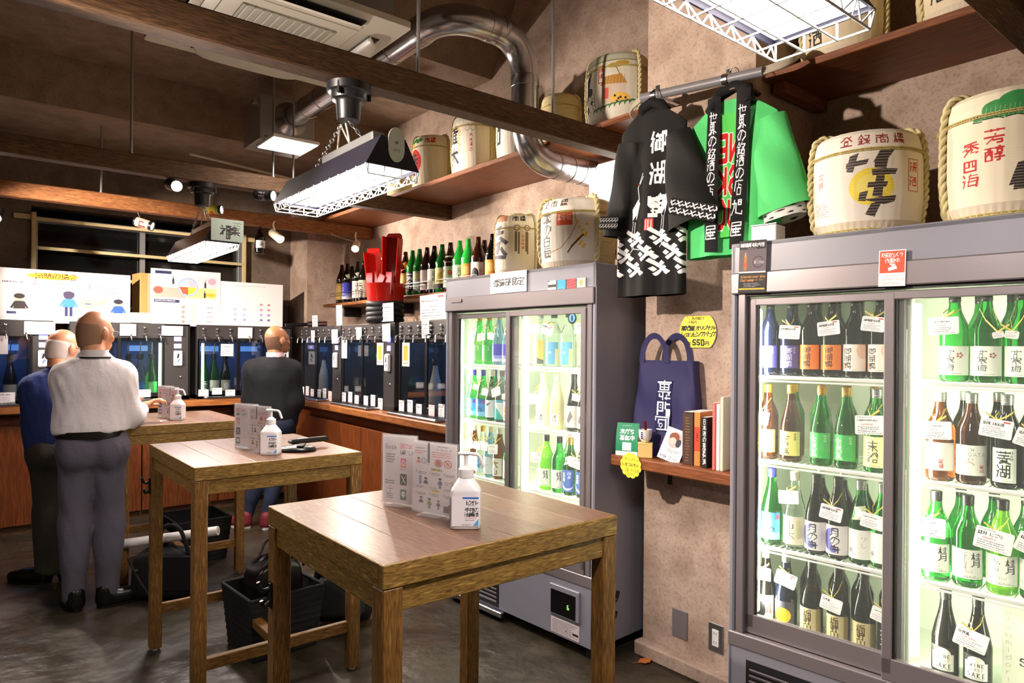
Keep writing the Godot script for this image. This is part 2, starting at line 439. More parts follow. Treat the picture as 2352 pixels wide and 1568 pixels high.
func little_person(x: float, y: float, s: float, top: Color, legs: Color, hair: Color, skin := Color(0.96, 0.78, 0.6)):
	E(x, y, s * 0.2, s * 0.21, skin)
	E(x, y - s * 0.08, s * 0.21, s * 0.15, hair)
	PL([Vector2(x - s * 0.15, y + s * 0.2), Vector2(x + s * 0.15, y + s * 0.2), Vector2(x + s * 0.24, y + s * 0.66), Vector2(x - s * 0.24, y + s * 0.66)], top)
	LN(x - s * 0.16, y + s * 0.26, x - s * 0.3, y + s * 0.6, s * 0.09, top)
	LN(x + s * 0.16, y + s * 0.26, x + s * 0.3, y + s * 0.6, s * 0.09, top)
	if legs.a > 0:
		R(x - s * 0.14, y + s * 0.64, s * 0.11, s * 0.5, legs)
		R(x + s * 0.03, y + s * 0.64, s * 0.11, s * 0.5, legs)

const INK := Color(0.1, 0.09, 0.1)
const RED := Color(0.78, 0.1, 0.08)
const STRAWC := Color(0.93, 0.88, 0.76)

func sheet(name_: String, w: int, h: int, bg: Color, ink: Color, txt: String, size: float, x: float, y: float, wt := 0.11, side := ""):   # a bottle label with one brush-written column
	art(name_, w, h, bg)
	TX(txt, x * w, y * h, size * h, ink, true, wt, 1.05, false, 0.35)
	if side != "": TX(side, w * 0.74, h * 0.08, h * 0.085, ink, true, 0.1, 1.15)
	fine_print(w * 0.1, h * 0.93, w * 0.8, 1, 4, ink.lerp(bg, 0.4), w + h)

func price_sheet(name_: String, w: int, h: int, red: bool, seed_: int, head := ""):
	art(name_, w, h, Color(0.985, 0.98, 0.97))
	fine_print(w * 0.06, h * 0.06, w * 0.5, 1, 4, INK, seed_)
	if head == "": fine_print(w * 0.06, h * 0.2, w * 0.85, 1, h * 0.17, INK, seed_ + 1)
	else: TX(head, w * 0.06, h * 0.17, h * 0.19, INK, false, 0.12, 1.02)
	fine_print(w * 0.2, h * 0.43, w * 0.5, 1, h * 0.14, Color(0.85, 0.3, 0.2), seed_ + 2)
	fine_print(w * 0.08, h * 0.58, w * 0.8, 3, h * 0.11, Color(0.25, 0.25, 0.3), seed_ + 3)
	fine_print(w * 0.06, h * 0.91, w * 0.9, 1, 4, Color(0.2, 0.2, 0.2), seed_ + 4)
	if red: R(w * 0.7, h * 0.06, w * 0.22, h * 0.08, RED)

func make_print():
	A = Image.create(AS, AS, false, Image.FORMAT_RGBA8)
	A.fill(Color.WHITE)
	var W = Color.WHITE
	# ------ happi coats (front planar sheet)
	art("coat_black", 380, 700, rgb(15, 13, 13))
	TX("御湖鶴", 196, 92, 84, W, true, 0.13, 1.4, false, 0.5)
	for k in 2:   # two cranes
		var cx = [110.0, 268.0][k]
		var cy = [330.0, 318.0][k]
		var s = [1.0, 0.95][k]
		PL([Vector2(cx - 16 * s, cy + 40), Vector2(cx + 14 * s, cy + 4), Vector2(cx + 26 * s, cy + 20), Vector2(cx + 8 * s, cy + 78), Vector2(cx - 14 * s, cy + 92)], W)
		PL([Vector2(cx - 14 * s, cy + 84), Vector2(cx + 6 * s, cy + 62), Vector2(cx + 2 * s, cy + 96)], rgb(15, 13, 13))
		for e in [[20, 8, 12, -40], [12, -40, 22, -58], [22, -58, 40, -92], [22, -52, 44, -80]]:
			LN(cx + e[0] * s, cy + e[1], cx + e[2] * s, cy + e[3], 3.5, W)
		E(cx + 18 * s, cy - 52, 5, 4, RED)
		for e in [[0, 90, -8, 190], [-10, 92, -20, 150], [-20, 150, -14, 190], [-8, 190, 30, 196], [-8, 190, -24, 204]]:
			LN(cx + e[0] * s, cy + e[1], cx + e[2] * s, cy + e[3], 3, W)
	R(172, 414, 44, 44, rgb(220, 90, 80))
	for i in 3: R(178 + i * 13, 418, 5, 36, rgb(250, 220, 210))
	# interlocked key fret in the lower band
	for row in 3:
		for col in 4:
			var ox = col * 134.0 - 80.0 + (67.0 if row % 2 else 0.0)
			var oy = 456.0 + row * 58.0
			for e in [[0, 0, 14, -11, 122, 42, 106, 52], [26, 48, 88, 18, 102, 26, 40, 59], [54, 8, 70, -1, 92, 11, 76, 19], [10, 29, 28, 20, 48, 32, 30, 41], [84, 44, 104, 34, 122, 44, 102, 54]]:
				PL([Vector2(ox + e[0], oy + e[1]), Vector2(ox + e[2], oy + e[3]), Vector2(ox + e[4], oy + e[5]), Vector2(ox + e[6], oy + e[7])], W)
	R(0, 628, 380, 72, rgb(15, 13, 13))
	art("sleeve_fret", 160, 60, rgb(15, 13, 13))
	for i in 7:
		for j in 2:
			var x = i * 26.0 - 6
			var y = 8.0 + j * 26
			LN(x, y + 14, x + 20, y, 4, W)
			LN(x + 4, y, x + 14, y + 18, 4, W)
			LN(x + 14, y + 18, x + 24, y + 10, 4, W)
	art("coat_band", 66, 520, rgb(14, 14, 16))
	TX("世界の銘酒の店", 12, 50, 40, W, true, 0.1, 1.02, false, 0.3)
	TX("旭屋", 6, 362, 52, W, true, 0.1, 1.3, false, 0.2)
	art("coat_lining", 150, 330, rgb(92, 214, 92))
	for k in 3:
		var wd = ["EN", "KS", "OU"][k]
		for q in 2:
			for pass_ in 2:
				glyph(wd[q], 8 + q * 74, 60 + k * 88, 62, 66, [W, rgb(214, 30, 24)][pass_], [22, 15][pass_], true)
	art("dots", 60, 50, rgb(226, 226, 220))
	for i in 8:
		for j in 6: E(4 + i * 8 + (4 if j % 2 else 0), 5 + j * 8, 1.6, 1.6, INK)
	# ------ barrels
	art("barrel_a", 420, 330, rgb(246, 238, 224))
	TX("登録商標", 120, 22, 38, rgb(150, 60, 54), false, 0.1, 1.5, false, 0.3)
	E(214, 210, 66, 66, rgb(250, 226, 60)); E(214, 210, 44, 44, rgb(252, 236, 110))
	for e in [[150, 96, 176, 88, 160, 156, 140, 150], [140, 120, 206, 112, 200, 130, 138, 138], [238, 84, 286, 78, 250, 130, 218, 126], [222, 116, 262, 110, 256, 150, 222, 146], [214, 150, 292, 150, 284, 170, 216, 172], [228, 172, 252, 172, 244, 250, 216, 246], [204, 196, 262, 196, 256, 214, 202, 214], [190, 256, 288, 244, 282, 266, 250, 276], [214, 270, 244, 266, 224, 318, 196, 308], [180, 230, 204, 226, 196, 262, 176, 258]]:
		PL([Vector2(e[0], e[1]), Vector2(e[2], e[3]), Vector2(e[4], e[5]), Vector2(e[6], e[7])], rgb(64, 52, 50))
	for j in 24: R(130, 84 + j * 10, 170, 1, rgb(240, 232, 210))
	R(330, 112, 44, 116, rgb(196, 110, 100)); R(333, 115, 38, 110, rgb(246, 238, 224))
	TX("清酒", 336, 126, 34, RED, true, 0.1, 1.45)
	TX("芳醇無比", 36, 140, 24, rgb(196, 120, 110), true, 0.1, 1.2)
	fine_print(20, 250, 60, 6, 9, rgb(190, 140, 130), 3)
	art("barrel_b", 420, 380, rgb(244, 234, 206))
	for e in [[150, 70, 40], [196, 52, 46], [250, 50, 48], [304, 58, 46], [346, 66, 36]]: E(e[0], e[1], e[2], e[2] * 0.72, rgb(60, 150, 80))
	R(90, 86, 310, 30, rgb(60, 150, 80)); R(80, 104, 330, 26, rgb(244, 234, 206))
	for i in 26: LN(108 + i * 11, 100, 112 + i * 11, 64, 1.5, rgb(200, 220, 160))
	for i in 12: LN(90 + i * 26, 106 - (i % 3) * 4, 112 + i * 26, 108 - (i % 2) * 7, 3, INK)
	TX("芳醇", 120, 140, 50, RED, true, 0.1, 1.14, false, 0.3)
	TX("秀四海", 62, 170, 46, RED, true, 0.1, 1.14, false, 0.3)
	for e in [[246, 214, 292, 206, 286, 300, 250, 300], [196, 258, 226, 250, 216, 320, 176, 330], [190, 300, 330, 290, 326, 336, 186, 344], [316, 246, 352, 240, 346, 330, 310, 330]]:
		PL([Vector2(e[0], e[1]), Vector2(e[2], e[3]), Vector2(e[4], e[5]), Vector2(e[6], e[7])], rgb(52, 46, 44))
	PL([Vector2(290, 130), Vector2(400, 140), Vector2(396, 160), Vector2(340, 162), Vector2(330, 220), Vector2(300, 216)], rgb(52, 46, 44))
	for j in 16: R(170, 212 + j * 9, 200, 1, rgb(230, 220, 190))
	art("barrel_c", 260, 300, rgb(240, 230, 204))
	R(0, 0, 110, 34, rgb(196, 130, 90)); TX("商標", 140, 6, 30, INK, false, 0.11, 1.3)
	for e in [[40, 60, 78, 56, 66, 110, 36, 106], [20, 92, 96, 84, 92, 104, 18, 112], [70, 112, 120, 150, 104, 166, 58, 128], [16, 150, 80, 140, 76, 160, 14, 168], [40, 160, 70, 158, 60, 214, 30, 210], [80, 170, 116, 220, 96, 226, 66, 186], [10, 214, 110, 224, 104, 244, 8, 236]]:
		PL([Vector2(e[0], e[1]), Vector2(e[2], e[3]), Vector2(e[4], e[5]), Vector2(e[6], e[7])], rgb(58, 56, 60))
	for k in 2:
		ring(160 + k * 52, 72, 14, 4, rgb(90, 86, 84))
		R(150 + k * 52, 92, 12, 110, rgb(120, 114, 106)); R(166 + k * 44, 96, 8, 120, rgb(110, 104, 98))
	TX("登録商標", 182, 112, 16, rgb(210, 80, 60), true, 0.1, 1.3)
	art("barrel_d", 320, 300, rgb(250, 242, 226))
	TX("登商標", 40, 10, 34, rgb(90, 60, 50), false, 0.11, 1.6)
	TX("李の白梅", 46, 66, 54, INK, true, 0.12, 1.02, false, 0.5)
	R(128, 64, 72, 70, rgb(232, 84, 30)); TX("新潟", 134, 82, 32, rgb(252, 220, 190), false, 0.1, 1.0)
	for e in [[206, 60, 216, 130], [216, 130, 190, 190], [190, 190, 150, 240], [150, 240, 80, 262]]: LN(e[0], e[1], e[2], e[3], 4, rgb(206, 150, 90))
	for i in 12: E(220 + (i * 37) % 44, 120 + (i * 53) % 120, 7, 6, rgb(250, 206, 80))
	LN(196, 236, 244, 180, 8, rgb(90, 50, 20)); LN(196, 236, 180, 262, 6, rgb(90, 50, 20))
	art("barrel_stamp", 90, 160, rgb(226, 210, 150))
	for e in [[4, 4, 82, 4], [4, 156, 82, 156], [4, 4, 4, 156], [82, 4, 82, 156]]: LN(e[0], e[1], e[2], e[3], 3, rgb(110, 90, 60))
	TX("登録商標", 46, 10, 30, rgb(110, 90, 60), true, 0.1, 1.18); TX("醇酒清米", 10, 10, 30, rgb(110, 90, 60), true, 0.1, 1.18)
	art("barrel_e", 240, 230, rgb(246, 232, 204))
	for i in 5: E(20 + i * 18, 22 + (i % 2) * 5, 14, 10, rgb(70, 140, 60))
	E(24, 42, 22, 10, rgb(226, 180, 60)); TX("商標", 120, 16, 26, RED, false, 0.11, 1.2)
	E(48, 126, 52, 62, rgb(222, 34, 26))
	TX("来福", 22, 84, 58, INK, true, 0.15, 1.1, false, 0.4)
	art("barrel_f", 240, 230, rgb(248, 238, 220))
	TX("雁木", 18, 50, 74, INK, true, 0.11, 1.2, false, 0.4); R(90, 0, 70, 16, rgb(190, 130, 90))
	for i in 14: E(84 + (i * 7) % 16, 60 + i * 8, 5, 4, rgb(226, 184, 90))
	for k in 2: ring(136 + k * 26, 66, 11, 3, rgb(196, 190, 180))
	TX("大木清酒", 146, 88, 16, RED, true, 0.1, 1.25)
	art("barrel_g", 160, 200, rgb(246, 238, 222))
	TX("宮", 14, 60, 70, INK, true, 0.15, 1.0, false, 0.4)
	art("barrel_h", 260, 240, rgb(236, 230, 208))
	R(0, 0, 260, 34, rgb(206, 206, 180)); R(0, 32, 260, 5, rgb(150, 160, 120))
	PL([Vector2(70, 40), Vector2(58, 96), Vector2(36, 160), Vector2(14, 170), Vector2(30, 110), Vector2(24, 80), Vector2(52, 66)], INK)
	for e in [[60, 130, 16], [34, 190, 14], [70, 170, 8]]: E(e[0], e[1], e[2], e[2], INK)
	for i in 9: ring(26 + (i * 29) % 60, 110 + (i * 41) % 96, 9, 1.6, rgb(60, 60, 50))
	R(108, 48, 26, 64, RED); R(111, 51, 20, 58, rgb(240, 234, 214)); TX("酒清", 113, 56, 17, RED, true, 0.12, 1.4)
	R(124, 124, 40, 66, rgb(220, 196, 160)); PL([Vector2(116, 122), Vector2(140, 92), Vector2(200, 88), Vector2(222, 122)], rgb(206, 150, 70)); R(164, 122, 52, 62, rgb(226, 206, 190)); R(134, 134, 18, 40, rgb(220, 90, 80))
	for i in 8: LN(124 + i * 12, 122, 128 + i * 12, 92, 1.4, rgb(110, 70, 30))
	E(176, 54, 30, 9, rgb(196, 160, 60)); E(204, 46, 26, 8, rgb(196, 160, 60)); LN(180, 62, 194, 90, 3, rgb(120, 80, 40))
	E(196, 176, 36, 22, rgb(250, 200, 90)); for i in 6: E(176 + (i * 13) % 44, 166 + (i * 11) % 24, 4, 4, INK)
	for i in 9: E(92 + i * 19, 214 - i * 3, 15, 13, rgb(70, 120, 70)); E(96 + i * 19, 221 - i * 3, 16, 14, rgb(238, 234, 214))
	art("barrel_i", 200, 200, rgb(240, 224, 190)); PL([Vector2(90, 20), Vector2(150, 30), Vector2(190, 10), Vector2(180, 60), Vector2(140, 80), Vector2(110, 60)], rgb(30, 130, 80)); R(60, 90, 60, 4, RED); TX("清酒", 20, 100, 40, INK, true, 0.1)
	# ------ bag, signs, cards
	art("bag", 130, 330, rgb(38, 34, 84))
	for e in [[6, 8, 118, 12], [58, 0, 12, 20], [20, 22, 90, 8], [24, 30, 10, 34], [96, 30, 10, 34], [24, 42, 82, 7], [24, 58, 82, 8], [60, 30, 9, 34], [10, 72, 110, 8], [20, 88, 12, 22], [50, 80, 10, 50], [30, 104, 30, 8], [96, 80, 16, 20], [70, 112, 50, 10], [82, 92, 8, 36], [14, 140, 50, 10], [10, 140, 14, 90], [54, 140, 12, 60], [34, 160, 14, 8], [34, 176, 14, 8], [10, 196, 56, 10], [76, 140, 12, 50], [76, 150, 44, 10], [88, 186, 36, 48], [0, 236, 120, 9], [0, 236, 9, 30], [26, 254, 60, 8], [86, 250, 14, 70], [26, 262, 10, 22], [14, 316, 108, 9], [108, 240, 10, 80]]: R(e[0], e[1], e[2], e[3], W)
	PL([Vector2(36, 284), Vector2(58, 276), Vector2(70, 294), Vector2(54, 310), Vector2(36, 304)], W); PL([Vector2(42, 289), Vector2(57, 283), Vector2(63, 294), Vector2(53, 303), Vector2(42, 300)], rgb(38, 34, 84))
	art("round_sign", 240, 220, rgb(252, 232, 40))
	for i in 24:
		var a = TAU * i / 24
		PL([Vector2(120, 110), Vector2(120 + 170 * cos(a), 110 + 170 * sin(a)), Vector2(120 + 170 * cos(a + 0.13), 110 + 170 * sin(a + 0.13))], rgb(253, 242, 120))
	TX("大人気!!", 82, 12, 20, INK, false, 0.14, 1.0); TX("人気大入る", 56, 36, 20, rgb(90, 40, 30), false, 0.13, 1.1)
	TX("裏旭屋", 12, 70, 34, INK, false, 0.16, 0.92); TX("オリジナル", 108, 72, 30, INK, false, 0.16, 0.9); TX("ショッピングバッグ", 12, 112, 32, INK, false, 0.15, 0.86)
	TX("1枚", 40, 176, 24, INK, false, 0.15, 1.0); TX("550", 88, 164, 40, INK, false, 0.2, 1.1); TX("円", 168, 176, 26, INK, false, 0.14)
	art("cloud_sign", 160, 150, rgb(252, 234, 60))
	TX("オリジナル", 34, 32, 20, INK, false, 0.09, 1.08); TX("お猪口販売中", 16, 62, 20, INK, false, 0.09, 1.12); TX("1個 550円", 34, 94, 18, INK, false, 0.09, 1.2); fine_print(50, 118, 60, 2, 7, INK, 6)
	art("green_card", 110, 160, rgb(30, 140, 98))
	TX("友だち", 20, 30, 24, W, false, 0.15, 1.06); TX("募集中", 20, 60, 26, W, false, 0.14, 1.04); fine_print(30, 12, 50, 1, 5, W, 7); R(0, 138, 110, 22, W); fine_print(10, 146, 90, 1, 5, rgb(60, 120, 90), 9)
	R(34, 94, 44, 40, W)
	art("photo_card", 120, 160, W)
	E(58, 54, 34, 40, rgb(228, 196, 186)); E(50, 40, 26, 22, rgb(150, 84, 60)); E(48, 60, 18, 17, rgb(246, 214, 200)); E(80, 64, 14, 20, rgb(60, 60, 80)); fine_print(36, 104, 70, 2, 9, rgb(120, 110, 120), 11)
	TX("VISA", 12, 138, 13, rgb(40, 50, 120), false, 0.14, 1.1); ring(64, 143, 6, 2, rgb(120, 110, 100)); ring(92, 143, 6, 2, rgb(120, 110, 100))
	art("book_spine_title", 40, 240, rgb(250, 246, 240)); R(0, 0, 40, 120, rgb(20, 18, 18)); TX("日本酒の", 8, 8, 26, W, true, 0.12, 1.08); R(0, 120, 40, 120, rgb(20, 18, 18)); TX("基礎知識", 8, 120, 25, W, true, 0.12, 1.04)
	art("book_spine_old", 60, 220, rgb(70, 44, 34)); fine_print(16, 20, 26, 16, 12, rgb(150, 110, 70), 5); R(0, 0, 60, 5, rgb(40, 26, 20))
	art("book_box", 80, 220, rgb(196, 132, 62)); R(0, 60, 80, 100, rgb(206, 70, 40)); TX("酒", 24, 84, 36, rgb(120, 30, 20), false, 0.12)
	art("season_sign", 280, 170, rgb(246, 240, 242)); TX("季節限定", 26, 56, 64, INK, false, 0.11, 1.0)
	art("camera_sign", 150, 200, W); R(6, 6, 138, 120, rgb(224, 84, 48)); TX("防犯カメラ", 16, 16, 26, W, false, 0.12, 1.0); TX("作動中", 36, 46, 28, W, false, 0.12, 1.06)
	PL([Vector2(52, 98), Vector2(96, 84), Vector2(104, 104), Vector2(56, 116)], W); R(62, 76, 30, 8, W); R(74, 76, 8, 18, W)
	TX("SECURITY", 34, 136, 14, rgb(206, 96, 70), false, 0.1, 1.3); TX("CAMERAS IN USE", 18, 156, 13, rgb(206, 96, 70), false, 0.1, 1.14); fine_print(20, 178, 110, 2, 8, rgb(206, 120, 100), 4)
	art("wine_poster", 150, 270, rgb(16, 14, 14)); R(0, 46, 150, 118, rgb(104, 92, 98)); TX("御湖鶴純米大酒", 6, 14, 22, W, false, 0.13, 0.92); fine_print(46, 40, 60, 1, 4, W, 8)
	R(28, 80, 16, 74, rgb(186, 120, 50)); R(32, 62, 8, 22, rgb(200, 170, 110)); R(27, 112, 18, 26, rgb(224, 90, 40)); ring(106, 112, 28, 5, rgb(60, 54, 58)); TX("Wine", 84, 102, 22, rgb(210, 206, 206), false, 0.09, 1.06)
	R(0, 160, 150, 8, rgb(230, 220, 224)); TX("International Wine", 10, 180, 15, rgb(232, 160, 60), false, 0.11, 0.94); TX("Challenge", 10, 198, 15, rgb(232, 160, 60), false, 0.11, 0.98); TX("Champion Sake", 60, 198, 12, rgb(232, 160, 60), false, 0.11, 0.92); fine_print(30, 220, 90, 3, 8, rgb(200, 200, 200), 5); R(4, 246, 142, 8, rgb(236, 190, 50))
	var mc = [[rgb(240, 236, 232), INK], [rgb(40, 150, 190), rgb(60, 180, 210)], [rgb(214, 40, 50), rgb(240, 110, 110)], [rgb(250, 226, 190), rgb(240, 160, 90)]]
	for k in 4:
		art("magnet_%d" % k, 44, 52, mc[k][0])
		if k == 0:
			for i in 9: R((i * 17) % 40, (i * 23) % 48, 8, 6, INK)
			R(0, 18, 44, 12, INK)
		elif k < 3:
			for i in 4: LN(6, 10 + i * 12, 40, 4 + i * 13, 2, mc[k][1])
		else:
			E(22, 20, 10, 13, mc[k][1]); R(2, 40, 40, 8, rgb(240, 120, 60))
	art("spec_label", 150, 150, rgb(228, 214, 216)); fine_print(8, 8, 134, 16, 8.6, rgb(90, 80, 84), 21); R(116, 84, 30, 22, INK); TX("X", 78, 84, 18, INK, false, 0.12)
	# ------ posters on the tasting machines
	art("poster_how", 560, 262, rgb(250, 246, 246))
	E(290, 30, 84, 17, rgb(248, 222, 40)); TX("試飲の場合", 230, 16, 28, rgb(110, 60, 30), false, 0.12, 1.1)
	fine_print(128, 62, 76, 1, 16, rgb(80, 70, 90), 3); TX("2", 222, 54, 24, rgb(110, 90, 110), false, 0.12); fine_print(246, 62, 100, 1, 16, rgb(130, 120, 140), 5); TX("3", 404, 62, 24, rgb(110, 90, 110), false, 0.12); fine_print(430, 72, 96, 1, 14, rgb(130, 120, 140), 6); fine_print(444, 92, 80, 1, 14, rgb(130, 120, 140), 7)
	little_person(182, 140, 84, rgb(44, 34, 34), Color(0, 0, 0, 0), rgb(34, 26, 26)); R(142, 208, 30, 12, rgb(60, 70, 110)); ring(232, 132, 16, 3, rgb(170, 130, 150)); R(212, 134, 40, 20, rgb(250, 246, 246))
	little_person(342, 120, 92, rgb(66, 140, 226), rgb(40, 44, 100), rgb(70, 60, 90), rgb(70, 60, 90)); ring(406, 160, 18, 4, rgb(238, 190, 90)); R(396, 157, 22, 5, rgb(60, 50, 70)); PL([Vector2(424, 160), Vector2(448, 136), Vector2(474, 128), Vector2(476, 152), Vector2(446, 172)], rgb(248, 206, 160)); little_person(516, 148, 82, rgb(50, 96, 210), Color(0, 0, 0, 0), rgb(40, 40, 60))
	R(440, 206, 120, 60, rgb(250, 246, 246))
	art("poster_taste", 330, 280, rgb(246, 236, 238))
	R(20, 10, 74, 14, rgb(40, 50, 90)); R(20, 28, 290, 62, rgb(240, 216, 222)); R(20, 90, 140, 50, rgb(240, 180, 166)); R(160, 86, 150, 52, rgb(250, 230, 150)); E(34, 104, 22, 18, rgb(226, 100, 80)); E(288, 50, 20, 16, rgb(244, 170, 190)); E(280, 118, 26, 10, rgb(240, 190, 60))
	E(172, 84, 48, 46, rgb(150, 180, 220)); E(172, 84, 42, 40, rgb(244, 238, 240)); PL([Vector2(172, 84), Vector2(172, 124), Vector2(146, 116), Vector2(130, 84)], rgb(214, 100, 60)); PL([Vector2(172, 84), Vector2(214, 84), Vector2(200, 112), Vector2(172, 124)], rgb(240, 226, 70)); PL([Vector2(172, 84), Vector2(172, 44), Vector2(202, 56), Vector2(214, 84)], rgb(236, 190, 206))
	for e in [[98, 34], [250, 46], [248, 96]]:
		R(e[0], e[1] + 12, 9, 26, rgb(40, 40, 60)); R(e[0] + 3, e[1], 3, 14, rgb(40, 40, 60))
	R(16, 150, 116, 14, rgb(40, 50, 90)); fine_print(20, 153, 108, 1, 14, W, 3)
	for j in 4:
		R(46, 178 + j * 24, 12, 12, rgb(206, 180, 226)); LN(64, 190 + j * 24, 236, 190 + j * 24, 1, rgb(230, 160, 170)); E(150, 184 + j * 24, 9, 6, rgb(170, 140, 110)); R(192, 178 + j * 24, 16, 10, rgb(246, 214, 170)); fine_print(262, 180 + j * 24, 36, 1, 12, rgb(120, 110, 130), j)
	art("poster_card", 330, 250, rgb(252, 249, 248)); fine_print(80, 16, 160, 1, 9, rgb(200, 196, 200), 4)
	for j in 4:
		var c = [rgb(236, 150, 150), rgb(240, 150, 180), rgb(190, 150, 236), rgb(110, 130, 190)][j]
		R(206, 112 + j * 28, 14, 11, c); R(246, 112 + j * 28, 14, 11, c.darkened(0.1))
		if j > 0: R(72, 114 + j * 28, 10, 10, c.lightened(0.2)); R(120, 114 + j * 28, 10, 10, c.lightened(0.2))
	for k in 4: price_sheet("notice_%d" % k, 110, 90, k == 1, 50 + k * 7)
	art("notice_plain", 90, 90, rgb(250, 248, 246)); fine_print(20, 26, 50, 2, 12, rgb(180, 176, 180), 4)
	art("notice_red", 150, 60, rgb(250, 240, 240)); fine_print(10, 12, 130, 1, 9, rgb(230, 120, 110), 4); fine_print(10, 30, 130, 2, 10, rgb(220, 90, 80), 5)
	art("machine_card", 44, 100, rgb(236, 234, 236)); PL([Vector2(18, 18), Vector2(28, 14), Vector2(26, 44), Vector2(12, 52)], INK); PL([Vector2(26, 50), Vector2(36, 60), Vector2(20, 84), Vector2(14, 70)], rgb(120, 140, 200))
	art("orange_card", 44, 74, rgb(250, 236, 210)); R(8, 10, 26, 46, rgb(246, 176, 60)); fine_print(6, 62, 32, 1, 6, RED, 3)
	for k in 3: price_sheet("price_%d" % k, 60, 52, k == 2, 90 + k * 5)
	art("price_pink", 52, 66, rgb(246, 226, 226)); fine_print(6, 8, 40, 2, 7, rgb(180, 120, 120), 3); TX("101", 10, 34, 22, rgb(226, 110, 100), false, 0.1, 1.2)
	price_sheet("tag_a", 110, 74, true, 11, "御湖鶴純米酒"); price_sheet("tag_b", 110, 74, false, 17, "奈良萬"); price_sheet("tag_c", 110, 74, true, 23, "菱湖 純米酒"); price_sheet("tag_d", 110, 74, false, 29, "桂月 にごり"); price_sheet("tag_e", 100, 70, false, 37); price_sheet("tag_f", 80, 84, true, 43)
	# ------ table cards
	art("card_search", 130, 330, rgb(244, 240, 242))
	for k in 6: TX("Google"[k], 24 + [0, 20, 35, 50, 67, 75][k], 30, 26, [rgb(66, 110, 220), rgb(220, 70, 50), rgb(236, 170, 40), rgb(66, 110, 220), rgb(50, 150, 80), rgb(220, 70, 50)][k], false, 0.12)
	fine_print(26, 78, 80, 4, 13, INK, 14); fine_print(20, 214, 94, 2, 12, INK, 15); fine_print(40, 256, 56, 1, 10, INK, 16); fine_print(34, 282, 66, 3, 10, INK, 17); E(66, 244, 3, 4, INK); E(66, 272, 3, 4, INK)
	art("card_sns", 150, 350, rgb(242, 236, 238))
	TX("SNSフォロー", 16, 40, 26, rgb(222, 60, 70), false, 0.1, 0.98); TX("お願いします", 14, 74, 24, INK, false, 0.1, 1.06)
	R(22, 116, 44, 48, rgb(226, 70, 90)); R(22, 140, 44, 24, rgb(240, 130, 60)); R(44, 116, 22, 24, rgb(190, 60, 150)); ring(44, 140, 15, 4, W); ring(44, 140, 8, 3, W); fine_print(18, 172, 50, 1, 8, INK, 6)
	R(18, 196, 54, 58, rgb(16, 16, 18)); LN(30, 208, 60, 244, 6, W); LN(60, 208, 30, 244, 3, W)
	R(20, 276, 50, 54, rgb(50, 120, 88)); E(45, 300, 18, 15, W); PL([Vector2(38, 310), Vector2(52, 312), Vector2(42, 322)], W); TX("LINE", 32, 294, 12, rgb(50, 120, 88), false, 0.13, 1.06)
	art("card_rules", 300, 480, rgb(243, 238, 240)); R(118, 34, 182, 1, W)
	R(104, 0, 14, 150, Color(0.2, 0.17, 0.14, 1)); R(100, 140, 22, 8, rgb(243, 238, 240))
	fine_print(18, 40, 70, 1, 12, INK, 3); fine_print(10, 60, 86, 2, 14, rgb(214, 60, 60), 4); little_person(40, 118, 44, rgb(230, 120, 110), Color(0, 0, 0, 0), rgb(40, 30, 30)); ring(78, 128, 18, 4, rgb(90, 120, 190)); fine_print(70, 122, 16, 2, 8, rgb(90, 120, 190), 4)
	fine_print(170, 18, 76, 1, 12, INK, 6); TX("13 00~20 00", 164, 36, 14, INK, false, 0.1, 1.1); fine_print(132, 60, 156, 3, 14, rgb(214, 60, 60), 8); E(178, 134, 18, 20, rgb(196, 90, 60)); ring(178, 134, 25, 5, rgb(196, 40, 44)); E(242, 134, 14, 16, rgb(236, 160, 90)); ring(242, 134, 25, 5, rgb(196, 40, 44)); LN(160, 116, 196, 152, 4, rgb(196, 40, 44)); LN(224, 116, 260, 152, 4, rgb(196, 40, 44))
	E(160, 182, 38, 9, rgb(246, 226, 70)); TX("試飲の場合", 128, 174, 16, INK, false, 0.11, 1.06); E(160, 328, 38, 9, rgb(246, 226, 70)); fine_print(132, 323, 56, 1, 12, INK, 9)
	for k in 3:
		TX(str(k + 1), 20 + k * 96, 200, 16, INK, false, 0.12); fine_print(36 + k * 96, 204, 62, 2, 11, INK, 20 + k); TX(str(k + 1), 20 + k * 96, 344, 16, INK, false, 0.12); fine_print(36 + k * 96, 348, 62, 2, 11, INK, 30 + k); fine_print(24 + k * 96, 304, 60, 2, 9, rgb(80, 80, 90), 40 + k)
	R(44, 232, 18, 60, rgb(150, 150, 200)); little_person(92, 252, 52, rgb(40, 34, 34), Color(0, 0, 0, 0), rgb(40, 30, 30)); little_person(190, 244, 54, rgb(70, 110, 170), rgb(40, 44, 90), rgb(40, 30, 30)); ring(232, 266, 10, 3, rgb(196, 60, 60)); PL([Vector2(244, 262), Vector2(272, 246), Vector2(276, 262)], rgb(240, 180, 130)); little_person(280, 276, 44, rgb(50, 60, 140), Color(0, 0, 0, 0), rgb(30, 26, 34))
	little_person(60, 388, 50, rgb(50, 50, 56), Color(0, 0, 0, 0), rgb(40, 30, 30)); little_person(118, 392, 54, rgb(130, 160, 80), rgb(60, 50, 46), rgb(40, 30, 30)); little_person(180, 396, 48, rgb(70, 110, 90), rgb(80, 60, 60), rgb(120, 110, 100)); R(214, 420, 40, 44, rgb(90, 90, 100)); R(246, 408, 24, 26, rgb(200, 90, 90)); R(274, 408, 24, 26, rgb(50, 120, 80))
	art("sanitiser", 150, 200, rgb(246, 244, 246)); R(60, 6, 90, 12, rgb(50, 110, 210)); TX("ビオレu", 76, 30, 28, INK, false, 0.14, 1.0); fine_print(90, 60, 40, 1, 6, INK, 4)
